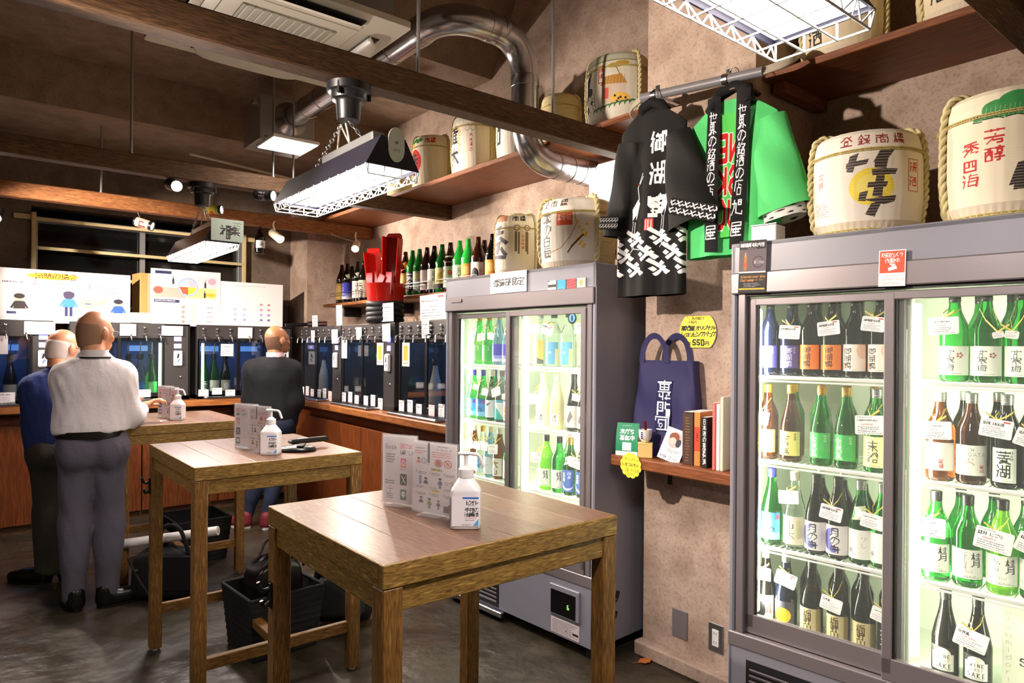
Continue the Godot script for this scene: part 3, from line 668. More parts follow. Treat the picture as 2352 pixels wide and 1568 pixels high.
	TX("手指の", 72, 76, 30, INK, false, 0.11, 0.96); TX("消毒液", 72, 108, 30, INK, false, 0.11, 0.96); fine_print(74, 142, 68, 1, 9, RED, 5); fine_print(74, 156, 50, 1, 9, INK, 6); PL([Vector2(118, 196), Vector2(150, 150), Vector2(150, 196)], rgb(90, 180, 236)); fine_print(56, 186, 54, 2, 6, INK, 9)
	art("sanitiser_side", 60, 150, rgb(222, 218, 222)); fine_print(6, 8, 48, 16, 8.5, rgb(140, 134, 140), 31)
	# ------ lamp plates and spot covers
	art("lamp_plate", 70, 104, rgb(222, 232, 222)); LN(28, 50, 42, 46, 3, INK); LN(30, 56, 42, 52, 3, INK); TX("KOTX", 22, 76, 11, INK, false, 0.14, 1.14)
	art("lamp_card", 90, 70, rgb(206, 224, 214)); TX("福楽", 26, 22, 30, rgb(70, 60, 66), false, 0.12, 0.9, false, 0.4); fine_print(60, 8, 22, 3, 8, rgb(120, 140, 130), 4)
	art("spot_yellow", 60, 40, rgb(206, 196, 60)); E(30, 20, 14, 10, rgb(214, 90, 60)); R(4, 4, 52, 3, rgb(90, 140, 60))
	art("spot_pink", 60, 40, rgb(236, 170, 150)); TX("山", 8, 8, 22, rgb(110, 40, 40), false, 0.12); R(40, 6, 12, 28, rgb(214, 90, 80))
	art("spot_black", 60, 40, rgb(24, 24, 26)); TX("酒", 8, 10, 20, rgb(160, 156, 150), false, 0.1); TX("木", 30, 12, 18, rgb(160, 156, 150), false, 0.1)
	# ------ bottle labels
	sheet("l_purple", 110, 120, rgb(72, 66, 150), rgb(206, 200, 220), "御湖鶴", 0.27, 0.42, 0.1, 0.1, "純米酒")
	sheet("l_orange", 110, 130, rgb(240, 132, 34), rgb(96, 40, 10), "御湖鶴", 0.26, 0.36, 0.09, 0.12)
	sheet("l_peach", 110, 130, rgb(250, 238, 224), rgb(50, 40, 36), "御湖鶴", 0.25, 0.2, 0.14, 0.11); E(96, 30, 24, 40, rgb(246, 200, 170)); E(8, 110, 20, 24, rgb(246, 190, 170))
	sheet("l_yellow", 110, 120, rgb(246, 218, 130), rgb(40, 34, 30), "奈良萬", 0.27, 0.3, 0.12, 0.1, "純米酒")
	sheet("l_green", 110, 120, rgb(52, 190, 84), rgb(214, 246, 214), "奈良萬", 0.27, 0.22, 0.12, 0.1, "純米酒")
	sheet("l_pale", 120, 120, rgb(246, 242, 180), rgb(70, 70, 50), "末裕", 0.36, 0.3, 0.14, 0.08)
	sheet("l_plum", 130, 130, rgb(240, 244, 232), rgb(34, 30, 30), "宮寒梅", 0.24, 0.34, 0.12, 0.08)
	for k in 5: E(92 + 8 * cos(TAU * k / 5), 40 + 8 * sin(TAU * k / 5), 4, 4, rgb(170, 80, 70))
	art("l_niigata", 120, 130, rgb(244, 244, 234)); TX("NEW", 42, 12, 15, rgb(90, 100, 100), false, 0.09, 1.2); TX("NIIGATA", 18, 32, 17, rgb(90, 100, 100), false, 0.09, 1.2); TX("DRY", 42, 54, 15, rgb(90, 100, 100), false, 0.09, 1.2); ring(60, 86, 14, 2, rgb(196, 90, 70)); R(40, 86, 40, 20, rgb(244, 244, 234)); TX("菱湖", 90, 84, 16, RED, true, 0.1)
	art("l_white_red", 120, 130, rgb(250, 248, 240)); TX("菱湖", 62, 78, 20, RED, true, 0.1, 1.1)
	sheet("l_hishi", 100, 150, rgb(234, 242, 228), rgb(26, 26, 26), "菱湖", 0.38, 0.24, 0.1, 0.1, "純米酒")
	sheet("l_black", 110, 150, rgb(20, 18, 20), rgb(226, 220, 226), "芳合", 0.36, 0.3, 0.08, 0.14)
	art("l_blue", 100, 150, rgb(60, 150, 226)); R(0, 0, 100, 40, rgb(40, 110, 200)); R(0, 110, 100, 40, rgb(140, 210, 246)); R(84, 12, 10, 24, RED); TX("しの", 40, 36, 40, rgb(20, 30, 70), true, 0.1, 1.0, false, 0.5)
	art("l_cream", 100, 140, rgb(240, 234, 206)); TX("山木", 24, 26, 42, rgb(60, 60, 50), true, 0.06, 1.1); R(70, 20, 16, 90, rgb(226, 226, 160))
	art("l_moon", 120, 140, rgb(236, 232, 232)); E(54, 70, 46, 56, rgb(84, 78, 160)); E(84, 60, 40, 50, rgb(236, 232, 232)); E(56, 116, 16, 12, rgb(84, 78, 160)); TX("月の白", 44, 14, 40, INK, true, 0.09, 1.0, false, 0.5)
	art("l_white", 120, 140, rgb(246, 246, 238)); TX("りし", 70, 30, 26, rgb(80, 76, 70), true, 0.06, 1.2); TX("手", 20, 92, 26, rgb(70, 66, 60), true, 0.08)
	sheet("l_katsu", 120, 130, rgb(246, 248, 240), rgb(34, 32, 34), "桂月", 0.24, 0.66, 0.1, 0.1); TX("CEL24", 56, 14, 14, rgb(60, 60, 60), true, 0.08, 1.05, false, 0.0, 0.7); TX("KEIGETSU", 14, 92, 12, rgb(150, 150, 120), false, 0.08, 1.14); TX("Daiginjo", 34, 112, 11, rgb(90, 110, 80), false, 0.08, 1.1)
	sheet("l_nigori", 120, 130, rgb(242, 246, 236), rgb(34, 32, 34), "桂月", 0.24, 0.66, 0.1, 0.1); TX("にごり", 46, 14, 18, rgb(50, 50, 50), true, 0.1, 1.12); TX("KEIGETSU", 14, 92, 12, rgb(150, 150, 120), false, 0.08, 1.14); TX("Daiginjo", 34, 112, 11, rgb(90, 110, 80), false, 0.08, 1.1)
	art("l_red_dot", 110, 120, rgb(240, 236, 226)); E(46, 70, 28, 40, rgb(20, 20, 22)); TX("山月", 76, 30, 26, RED, true, 0.12, 1.1)
	art("l_yellow_dot", 110, 120, rgb(76, 70, 90)); E(56, 66, 36, 36, rgb(250, 222, 40))
	art("l_gold", 120, 120, rgb(214, 200, 150)); TX("楯野川", 44, 10, 34, rgb(84, 64, 20), true, 0.12, 1.02); R(96, 0, 24, 120, rgb(160, 140, 90)); fine_print(14, 20, 10, 8, 10, rgb(110, 90, 40), 6)
	art("l_wine", 120, 110, rgb(20, 18, 18)); E(60, 30, 34, 26, rgb(240, 238, 230)); R(14, 30, 92, 74, rgb(240, 238, 230)); TX("WINE", 38, 34, 16, INK, false, 0.12, 1.3); TX("YEAST", 30, 54, 14, INK, false, 0.1, 1.3); TX("SAKE", 28, 74, 20, INK, false, 0.13, 1.35); fine_print(24, 96, 72, 1, 6, INK, 3)
	art("l_stoky", 110, 330, rgb(222, 226, 208)); TX("S.toky", 30, 190, 26, rgb(40, 34, 36), false, 0.12, 1.1); fine_print(38, 220, 44, 1, 6, INK, 4); R(84, 70, 26, 44, rgb(170, 60, 50)); TX("motsumidori", 6, 10, 18, rgb(150, 156, 140), true, 0.08, 1.4)
	art("l_skyblue", 110, 130, rgb(88, 168, 206)); R(92, 40, 18, 90, rgb(230, 214, 150)); TX("の", 56, 54, 16, W, false, 0.1)
	art("l_goldgrey", 100, 130, rgb(226, 184, 84)); PL([Vector2(0, 70), Vector2(50, 92), Vector2(100, 110), Vector2(100, 130), Vector2(0, 130)], rgb(90, 90, 84))
	sheet("l_limited", 110, 140, rgb(246, 240, 218), rgb(40, 36, 34), "超限定", 0.26, 0.14, 0.06, 0.1)
	art("l_royal", 100, 130, rgb(56, 62, 196)); R(0, 84, 100, 46, rgb(150, 160, 236)); R(0, 108, 100, 22, rgb(226, 232, 250)); TX("本米酒清", 20, 10, 18, W, true, 0.1, 1.2)
	art("l_bird", 100, 140, rgb(236, 240, 240)); PL([Vector2(20, 10), Vector2(50, 30), Vector2(80, 20), Vector2(56, 46), Vector2(34, 44)], rgb(40, 70, 90)); TX("くしり", 30, 60, 24, rgb(60, 80, 90), true, 0.09, 1.0)
	art("l_teal", 100, 140, rgb(240, 246, 246)); PL([Vector2(0, 0), Vector2(60, 70), Vector2(100, 140), Vector2(0, 140)], rgb(60, 190, 180)); R(0, 0, 100, 20, rgb(90, 190, 220))
	art("l_orange_print", 100, 140, rgb(248, 244, 236)); E(56, 60, 24, 30, rgb(240, 176, 110)); E(58, 112, 22, 20, rgb(240, 176, 110)); R(50, 20, 6, 110, rgb(248, 244, 236))
	art("l_feather", 110, 140, rgb(206, 206, 200)); PL([Vector2(70, 30), Vector2(84, 70), Vector2(60, 110), Vector2(40, 100), Vector2(54, 70)], rgb(110, 106, 104)); PL([Vector2(10, 60), Vector2(22, 100), Vector2(0, 120)], rgb(90, 86, 84))
	art("l_wave", 120, 150, rgb(70, 110, 190)); E(76, 90, 44, 50, rgb(206, 220, 240)); E(80, 80, 42, 46, rgb(70, 110, 190)); LN(20, 110, 60, 120, 4, W); TX("純米", 80, 14, 22, W, true, 0.1, 1.1); R(44, 20, 18, 60, rgb(206, 216, 236)); TX("大酒", 46, 26, 14, rgb(40, 60, 120), true, 0.1, 1.4)
	art("l_blue_kanji", 100, 140, rgb(206, 226, 226)); TX("菱寒", 26, 20, 50, rgb(40, 120, 190), true, 0.14, 1.0)
	art("l_gold_kanji", 100, 140, rgb(240, 238, 226)); TX("大山", 18, 18, 60, rgb(150, 120, 40), true, 0.14, 1.0, false, 0.4)
	art("l_ring", 100, 140, rgb(226, 240, 236)); ring(36, 36, 16, 3, rgb(110, 130, 130)); fine_print(16, 66, 60, 1, 8, rgb(120, 130, 130), 4)
	art("l_dots", 100, 140, rgb(240, 238, 226)); TX("た", 40, 40, 46, INK, false, 0.12, 1.0, false, 0.5)
	art("l_bright", 110, 140, rgb(244, 240, 224)); TX("清山", 60, 20, 34, INK, true, 0.1, 1.0, false, 0.4)
	art("l_tan", 100, 150, rgb(224, 212, 190)); TX("来福", 18, 20, 52, INK, true, 0.11, 1.1, false, 0.4)
	art("l_orange_big", 100, 150, rgb(238, 160, 60)); R(0, 100, 100, 50, rgb(206, 110, 40)); E(50, 46, 24, 30, rgb(250, 206, 120))
	art("l_silver", 100, 150, rgb(150, 172, 160)); E(50, 40, 24, 24, rgb(196, 196, 130)); TX("山本", 34, 70, 34, W, true, 0.12)
	art("l_pink_mount", 110, 150, rgb(244, 226, 218)); PL([Vector2(30, 90), Vector2(90, 80), Vector2(64, 120)], rgb(140, 100, 100))
	art("l_yellow_wide", 100, 150, rgb(240, 226, 150)); PL([Vector2(40, 40), Vector2(70, 30), Vector2(64, 100), Vector2(20, 110)], rgb(206, 176, 50)); R(0, 118, 100, 32, rgb(40, 34, 30))
	art("l_fan", 100, 150, rgb(240, 232, 214)); R(34, 0, 66, 100, rgb(170, 180, 140)); E(66, 44, 16, 18, rgb(206, 90, 60)); TX("本山", 6, 20, 28, INK, true, 0.12, 1.1)
	art("l_white_disc", 90, 60, rgb(200, 206, 180)); E(45, 30, 20, 18, W); TX("冨", 30, 18, 24, INK, false, 0.1)
	art("l_disc_yellow", 100, 150, rgb(226, 184, 70)); E(46, 80, 40, 60, rgb(240, 206, 110))
	art("l_mini", 60, 40, rgb(226, 226, 226)); TX("米", 20, 8, 24, INK, false, 0.1)

# ---------------------------------------------------------------- the room
const LAMP_Y := 2.12

func build_room():
	var c = M.concrete
	struct("floor", bx(Vector3(0.2, -0.06, -2.5), Vector3(6.4, 0.12, 9.8)), M.floor_concrete)
	struct("wall_right", bx(Vector3(3.2, 2.05, -2.5), Vector3(0.2, 4.1, 9.8)), c)
	# back wall with an opening for the window
	var w := MB.new()
	var x0 = 0.47
	var x1 = 2.24
	w.box(Vector3((-3.0 + x0) / 2, 2.05, -7.2), Vector3(x0 + 3.0, 4.1, 0.2))
	w.box(Vector3((x1 + 3.3) / 2, 2.05, -7.2), Vector3(3.3 - x1, 4.1, 0.2))
	w.box(Vector3((x0 + x1) / 2, 0.83, -7.2), Vector3(x1 - x0, 1.66, 0.2))
	w.box(Vector3((x0 + x1) / 2, 3.38, -7.2), Vector3(x1 - x0, 1.44, 0.2))
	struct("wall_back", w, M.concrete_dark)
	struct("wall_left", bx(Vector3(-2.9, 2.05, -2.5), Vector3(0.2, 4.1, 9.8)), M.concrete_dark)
	struct("wall_front", bx(Vector3(0.2, 2.05, 2.3), Vector3(6.4, 4.1, 0.2)), c)
	var ce := MB.new()
	ce.box(Vector3(0.2, 4.2, -2.5), Vector3(6.4, 0.2, 9.8))
	struct("ceiling", ce, M.ceiling_concrete)
	# downstand beams of the slab
	struct("ceiling_beam_near", bx(Vector3(0.2, 3.6, 0.2), Vector3(6.2, 1.14, 4.0)), M.ceiling_concrete)
	var hb := MB.new()
	hb.T = Transform3D(Basis(Vector3(0, 0, -1), Vector3(0, 1, 0), Vector3(1, 0, 0)), Vector3(-2.8, 0, 0))
	hb.prism(PackedVector2Array([Vector2(3.75, 4.1), Vector2(4.1, 3.5), Vector2(7.1, 3.5), Vector2(7.1, 4.1)]), 0, 5.9)
	struct("ceiling_beam_middle", hb, M.ceiling_concrete)
	struct("ceiling_beam_back", bx(Vector3(0.2, 3.35, -6.4), Vector3(6.2, 0.42, 1.4)), M.ceiling_concrete)
	# pillar with its plinth
	struct("pillar_wall", bx(Vector3(2.86, 1.8, -1.893), Vector3(0.5, 3.6, 0.584)), c)
	struct("pillar_plinth", bx(Vector3(2.835, 0.035, -1.893), Vector3(0.55, 0.07, 0.62), 0.008), c)
	struct("corner_pillar", bx(Vector3(2.91, 1.9, -6.9), Vector3(0.38, 3.8, 0.5)), c)
	# the window behind the posters
	var win = Node3D.new()
	win.name = "window_1"
	win.set_meta("kind", "structure")
	add_child(win)
	struct("pane", bx(Vector3(0.9, 2.1, -7.22), Vector3(0.86, 0.88, 0.01)), M.window_pane, Transform3D(), win)
	struct("pane", bx(Vector3(1.79, 2.1, -7.2), Vector3(0.9, 0.88, 0.01)), M.window_pane, Transform3D(), win)
	for e in [[Vector3(1.35, 2.555, -7.16), Vector3(1.76, 0.05, 0.07)], [Vector3(1.35, 1.675, -7.16), Vector3(1.76, 0.04, 0.07)], [Vector3(0.495, 2.1, -7.16), Vector3(0.05, 0.92, 0.07)], [Vector3(2.215, 2.1, -7.16), Vector3(0.05, 0.92, 0.07)], [Vector3(1.33, 2.1, -7.17), Vector3(0.045, 0.9, 0.05)]]:
		struct("sash", bx(e[0], e[1], 0.004), M.alu, Transform3D(), win)
	var grille = thing("window_grille", "cream metal bar grille screwed in front of the dark window", "window grille")
	for x in [0.485, 2.225]:
		part(grille, "post", bx(Vector3(x, 2.1, -7.05), Vector3(0.035, 1.0, 0.03), 0.003), M.window_frame)
		part(grille, "lug", bx(Vector3(x + (-0.07 if x < 1 else 0.07), 2.56, -7.07), Vector3(0.14, 0.045, 0.02), 0.003), M.window_frame)
	for y in [2.545, 2.3, 2.06, 1.82]:
		part(grille, "bar", bx(Vector3(1.355, y, -7.045), Vector3(1.74, 0.028, 0.02), 0.003), M.window_frame)
	# wall fittings on the pillar
	var o = thing("outlet_cover", "blank dark steel cover plate low on the concrete pillar", "cover plate", at(Vector3(2.606, 0.21, -1.965), -90))
	part(o, "plate", bx(Vector3(0, 0, 0), Vector3(0.085, 0.13, 0.006), 0.002), M.fridge_frame)
	o = thing("wall_socket", "double wall socket with white insert in a steel plate by the floor", "socket", at(Vector3(2.606, 0.21, -1.77), -90))
	part(o, "plate", bx(Vector3(0, 0, 0), Vector3(0.075, 0.125, 0.006), 0.002), M.steel)
	part(o, "insert", bx(Vector3(0, 0, 0.003), Vector3(0.034, 0.074, 0.006), 0.002), M.white_plastic)
	for y in [-0.02, 0.02]:
		for x in [-0.006, 0.006]:
			part(o, "slot", bx(Vector3(x, y, 0.0062), Vector3(0.002, 0.01, 0.001)), M.black_plastic)

func build_beams():
	var B = [["dark timber beam nearest the camera, crossing under the air conditioner", -2.5125, M.beam_x], ["timber beam over the middle of the room carrying the glaring spotlight", -4.66, M.beam_x], ["light reddish timber beam in front of the back window", -6.0, M.beam_light_x], ["dark timber beam above the right-hand fridge at the top right corner", -0.69, M.beam_x]]
	for b in B:
		var m := MB.new()
		m.box(Vector3(0.2, 2.575, b[1]), Vector3(5.79, 0.11, 0.095), 0.006)
		solo("timber_beam", m, b[2], b[0], "beam", Transform3D(), "timber beams across the room")
	for r in [[0.8, -4.66, 3.5, "pale threaded rod holding the middle beam, left of the glaring spotlight"], [0.83, -6.0, 3.2, "pale threaded rod holding the reddish beam near the left of the window"], [1.66, -4.66, 3.5, "thin rod from the ceiling beside the ventilation box"], [1.8, -4.66, 3.5, "thin rod hanging right of the white square plate"], [2.27, -2.5, 4.1, "long thin rod in front of the right wall beside the steel duct"], [1.5, -2.5, 4.1, "thin rod above the big hanging lamp"]]:
		var m := MB.new()
		m.tube([Vector3(r[0], 2.6, r[1]), Vector3(r[0], r[2], r[1])], 0.008, 8)
		var t = thing("hanging_rod", r[3], "rod")
		part(t, "rod", m, M.alu)
		var k := MB.new()
		k.lathe([Vector2(0, 0), Vector2(0.014, 0), Vector2(0.014, 0), Vector2(0.014, 0.012), Vector2(0.014, 0.012), Vector2(0, 0.012)], 6)
		part(t, "nut", k, M.alu, at(Vector3(r[0], 2.63, r[1])))

func chain(from: Vector3, to: Vector3) -> MB:
	var m := MB.new()
	var L = from.distance_to(to)
	var k = int(L / 0.024)
	var d = (to - from).normalized()
	var s = d.cross(Vector3(0.3, 0.1, 0.95)).normalized()
	for i in k:
		var c = from + d * (i + 0.5) * L / k
		var side = s if i % 2 == 0 else d.cross(s)
		var p = []
		for j in 11:
			var a = TAU * j / 10
			p.append(c + d * 0.016 * sin(a) + side * 0.007 * cos(a))
		m.tube(p, 0.0021, 5, false)
	return m

func guard_lamp(c: Vector3, len_: float, along_x: bool, label: String, cap: Vector3, plate := "", energy := 2.2):
	var t = thing("cage_lamp", label, "lamp", Transform3D(Basis(Vector3.UP, PI / 2) if along_x else Basis(), c), "hanging lamps with wire guards")
	var inv = t.transform.affine_inverse()
	var h = len_ / 2
	var hood := MB.new()
	var out = [Vector2(-0.11, 0.0), Vector2(-0.105, 0.0), Vector2(-0.045, 0.105), Vector2(0.045, 0.105), Vector2(0.105, 0.0), Vector2(0.11, 0.0), Vector2(0.05, 0.112), Vector2(-0.05, 0.112)]
	hood.prism(PackedVector2Array([out[0], out[1], out[2], out[3], out[4], out[5], out[6], out[7]]), -h, h)
	part(t, "hood", hood, M.lamp_hood)
	for s in [-1, 1]:
		var e := MB.new()
		e.prism(PackedVector2Array([Vector2(-0.11, 0), Vector2(0.11, 0), Vector2(0.05, 0.112), Vector2(-0.05, 0.112)]), h * s - 0.003, h * s + 0.003)
		part(t, "end_plate", e, M.lamp_hood)
	part(t, "ballast_box", bx(Vector3(0, 0.135, 0.12), Vector3(0.06, 0.05, len_ * 0.5), 0.006), M.alu)
	for x in [-0.045, 0.045]:
		var tube := MB.new()
		tube.tube([Vector3(x, 0.03, -h + 0.03), Vector3(x, 0.03, h - 0.03)], 0.014, 10)
		part(t, "tube", tube, M.lamp_tube)
	part(t, "reflector", bx(Vector3(0, 0.012, 0), Vector3(0.2, 0.004, len_ - 0.012)), M.lamp_panel)
	# wire guard below
	var g := MB.new()
	for x in [-0.1, -0.035, 0.035, 0.1]:
		g.tube([Vector3(x, 0.0, -h), Vector3(x, -0.035, -h), Vector3(x, -0.035, h), Vector3(x, 0.0, h)], 0.0026, 6)
	var k = int(len_ / 0.075)
	for i in k + 1:
		var z = -h + len_ * i / k
		g.tube([Vector3(-0.11, 0.0, z), Vector3(-0.1, -0.035, z), Vector3(0.1, -0.035, z), Vector3(0.11, 0.0, z)], 0.0022, 6)
		if i < k:
			for s in [-1, 1]:
				g.tube([Vector3(0.11 * s, 0.002, z), Vector3(0.1 * s, -0.035, z + len_ / k * 0.5), Vector3(0.11 * s, 0.002, z + len_ / k)], 0.0022, 5)
	part(t, "wire_guard", g, M.wire_white)
	for s in [-1, 1]:
		part(t, "chain", chain(inv * cap + Vector3(0.0, 0, 0.02 * s), Vector3(0, 0.112, h * 0.62 * s)), M.steel)
	var cable := MB.new()
	cable.tube(bend([inv * cap, inv * cap + Vector3(0.02, -0.1, 0.01), Vector3(0.03, 0.3, -0.06), Vector3(0, 0.15, -0.02)], 0.05), 0.004, 6)
	part(t, "cable", cable, M.cable)
	if plate == "lamp_plate":
		var p := MB.new()
		var pts := PackedVector2Array()
		for i in 24:
			var a = TAU * i / 24
			pts.append(Vector2(0.034 * cos(a), 0.05 * sin(a) + (0.014 if sin(a) > 0 else -0.014)))
		p.T = Transform3D(Basis(), Vector3(0.01, 0.085, h + 0.004))
		p.prism(pts, 0, 0.004)
		var o = part(t, "sensor_plate", p, M.plate_white)
		var q := MB.new()
		q.quad(Vector3(-0.024, 0.03, h + 0.0086), Vector3(0.044, 0.03, h + 0.0086), Vector3(0.044, 0.14, h + 0.0086), Vector3(-0.024, 0.14, h + 0.0086), ART.lamp_plate)
		var q2 := MB.new()
		q2.quad(Vector3(-0.008, 0.05, h + 0.0086), Vector3(0.028, 0.05, h + 0.0086), Vector3(0.028, 0.115, h + 0.0086), Vector3(-0.008, 0.115, h + 0.0086), Rect2(ART.lamp_plate.position + ART.lamp_plate.size * Vector2(0.2, 0.25), ART.lamp_plate.size * Vector2(0.6, 0.68)))
		part(o, "print", q2, M.print)
	elif plate != "":
		var q := MB.new()
		q.box(Vector3(0.03, 0.08, h + 0.012), Vector3(0.2, 0.14, 0.004))
		var o = part(t, "card", q, M.paper)
		var q2 := MB.new()
		q2.quad(Vector3(-0.07, 0.01, h + 0.0145), Vector3(0.13, 0.01, h + 0.0145), Vector3(0.13, 0.15, h + 0.0145), Vector3(-0.07, 0.15, h + 0.0145), ART[plate])
		part(o, "print", q2, M.print)
	area_light("lamp_light", t.transform * Transform3D(Basis(Vector3.RIGHT, -PI / 2), Vector3(0, 0.008, 0)), Vector2(0.18, len_ - 0.05), energy, Color(1.0, 0.95, 0.93))

func ceiling_cap(p: Vector3, label: String):
	var t = thing("socket_cap", label, "lamp socket", at(p))
	var m := MB.new()
	m.lathe([Vector2(0, -0.14), Vector2(0.045, -0.14), Vector2(0.045, -0.14), Vector2(0.05, -0.07), Vector2(0.068, -0.06), Vector2(0.068, -0.06), Vector2(0.072, -0.035), Vector2(0.085, -0.03), Vector2(0.085, -0.03), Vector2(0.088, 0.0), Vector2(0.088, 0.0), Vector2(0, 0)], 28)
	part(t, "body", m, M.black_plastic)
	for k in 3:
		var a = TAU * k / 3 + 0.4
		part(t, "clip", bx(Vector3(0.08 * cos(a), -0.03, 0.08 * sin(a)), Vector3(0.014, 0.05, 0.014), 0.003), M.black_plastic)

func build_lamps():
	sm("lamp_hood", rgb(34, 33, 48), 0.4, 0.2)
	sm("plate_white", rgb(222, 230, 222), 0.5)
	glow("lamp_panel", Color(0.97, 0.96, 1.0), 3.0)
	guard_lamp(Vector3(1.235, LAMP_Y + 0.02, -2.69), 0.92, false, "black wire-guarded hood lamp with an oval plate, hanging in mid-room", Vector3(1.2, 2.39, -2.56), "lamp_plate")
	guard_lamp(Vector3(1.3, LAMP_Y + 0.02, -5.05), 0.98, false, "far black hooded lamp with a pale card on its end, hanging before the back window", Vector3(1.21, 2.39, -4.68), "lamp_card", 5.0)
	guard_lamp(Vector3(0.93, LAMP_Y + 0.03, -0.705), 0.92, true, "nearest wire-guarded lamp, seen from below at the top edge of the photo", Vector3(0.93, 2.39, -0.69), "", 2.4)
	guard_lamp(Vector3(-0.9, LAMP_Y + 0.02, -2.7), 0.92, false, "wire-guarded lamp on the left side of the room outside the photo", Vector3(-0.9, 2.39, -2.56), "", 1.6)
	ceiling_cap(Vector3(1.2, 2.52, -2.53), "round black lamp socket under the near timber beam")
	ceiling_cap(Vector3(1.21, 2.52, -4.68), "round black lamp socket under the middle timber beam")
	ceiling_cap(Vector3(0.93, 2.52, -0.69), "round black lamp socket under the beam at the top right, outside the photo")
	ceiling_cap(Vector3(-0.9, 2.52, -2.53), "round black lamp socket on the left side of the room outside the photo")
	# spotlights clamped to the beams
	beam_spot(Vector3(1.02, 2.47, -4.6), Vector3(1.3, 1.5, -0.9), "blazing spotlight on the middle beam that shines at the viewer", M.black_plastic, "", 3.5)
	beam_spot(Vector3(1.58, 2.49, -4.6), Vector3(3.1, 2.2, -2.4), "black spotlight with pale lettering on the middle beam, turned to the right", M.black_plastic, "spot_black", 4.0)
	beam_spot(Vector3(1.11, 2.43, -5.96), Vector3(2.6, 1.9, -5.0), "pink covered spotlight hanging under the reddish beam before the window", M.black_plastic, "spot_pink", 3.5)
	beam_spot(Vector3(1.62, 2.6, -5.93), Vector3(3.1, 2.6, -4.6), "spotlight wrapped in a yellow can label on the reddish beam", M.black_plastic, "spot_yellow", 2.5)
	beam_spot(Vector3(0.2, 2.38, -5.93), Vector3(-0.2, 1.2, -4.0), "dark spotlight at the left edge of the photo under the reddish beam", M.black_plastic, "", 3.0)
	beam_spot(Vector3(2.13, 2.44, -5.9), Vector3(2.6, 1.6, -4.6), "cream spotlight on a bent arm below the reddish beam, left of the big lamp end", M.cream_metal, "", 2.0)
	beam_spot(Vector3(2.86, 2.42, -5.85), Vector3(2.0, 1.5, -4.5), "cream spotlight on the right end of the reddish beam, lens towards the left", M.cream_metal, "", 1.5)
	beam_spot(Vector3(-0.3, 2.46, -2.44), Vector3(2.6, 1.95, -1.5), "spotlight on the near beam outside the left edge of the photo", M.black_plastic, "", 7.0, 36.0)
	beam_spot(Vector3(-0.6, 2.46, -4.6), Vector3(1.3, 1.8, -6.5), "spotlight on the middle beam outside the left edge of the photo", M.black_plastic, "", 15.0, 24.0)
	# little hanging bottle
	bottle("glass_black", "big", "cap_black", "l_mini", "dark bottle hung upright under the reddish beam as a sign", Transform3D(Basis.from_scale(Vector3(0.8, 0.6, 0.8)), Vector3(2.02, 2.28, -5.98)), "", [0.08, 0.19, 1.2])

func beam_spot(p: Vector3, towards: Vector3, label: String, mat: Material, wrap: String, e: float, cone := 42.0):
	var d = (towards - p).normalized()
	var b = Basis.looking_at(d, Vector3.UP)
	var t = thing("spotlight", label, "spotlight", Transform3D(b, p))
	var m := MB.new()
	m.T = Transform3D(Basis(Vector3.RIGHT, -PI / 2), Vector3.ZERO)
	m.lathe([Vector2(0, -0.07), Vector2(0.03, -0.068), Vector2(0.036, -0.06), Vector2(0.036, 0.062), Vector2(0.038, 0.065), Vector2(0.038, 0.075), Vector2(0.038, 0.075), Vector2(0.033, 0.075), Vector2(0.033, 0.075), Vector2(0.031, 0.06)], 22)
	part(t, "body", m, mat)
	if wrap != "":
		var q := MB.new()
		q.T = Transform3D(Basis(Vector3.RIGHT, -PI / 2) * Basis(Vector3.UP, 0.3), Vector3.ZERO)
		var P = []
		for y in [-0.05, 0.05]:
			var row = PackedVector3Array()
			for j in 21:
				var a = TAU * j / 20
				row.append(Vector3(0.0368 * sin(a), y, 0.0368 * cos(a)))
			P.append(row)
		q.grid(P, false, ART[wrap])
		part(t, "wrap", q, M.print)
	var l := MB.new()
	l.T = Transform3D(Basis(Vector3.RIGHT, -PI / 2), Vector3.ZERO)
	l.lathe([Vector2(0.032, 0.066), Vector2(0.02, 0.069), Vector2(0.0, 0.07)], 20)
	part(t, "lens", l, M.spot_lens)
	var a := MB.new()
	var up = b.inverse() * Vector3(0, 1, 0)
	a.tube(bend([Vector3(0, 0.03, 0.03), Vector3(0, 0.03, 0.03) + up * 0.05 + Vector3(0.01, 0, 0.02), up * 0.12 + Vector3(0, 0, 0.02)], 0.02), 0.007, 8)
	part(t, "arm", a, mat)
	spot_light("spot_beam", p + d * 0.085, towards, e, Color(1.0, 0.93, 0.87), cone, 0.03)

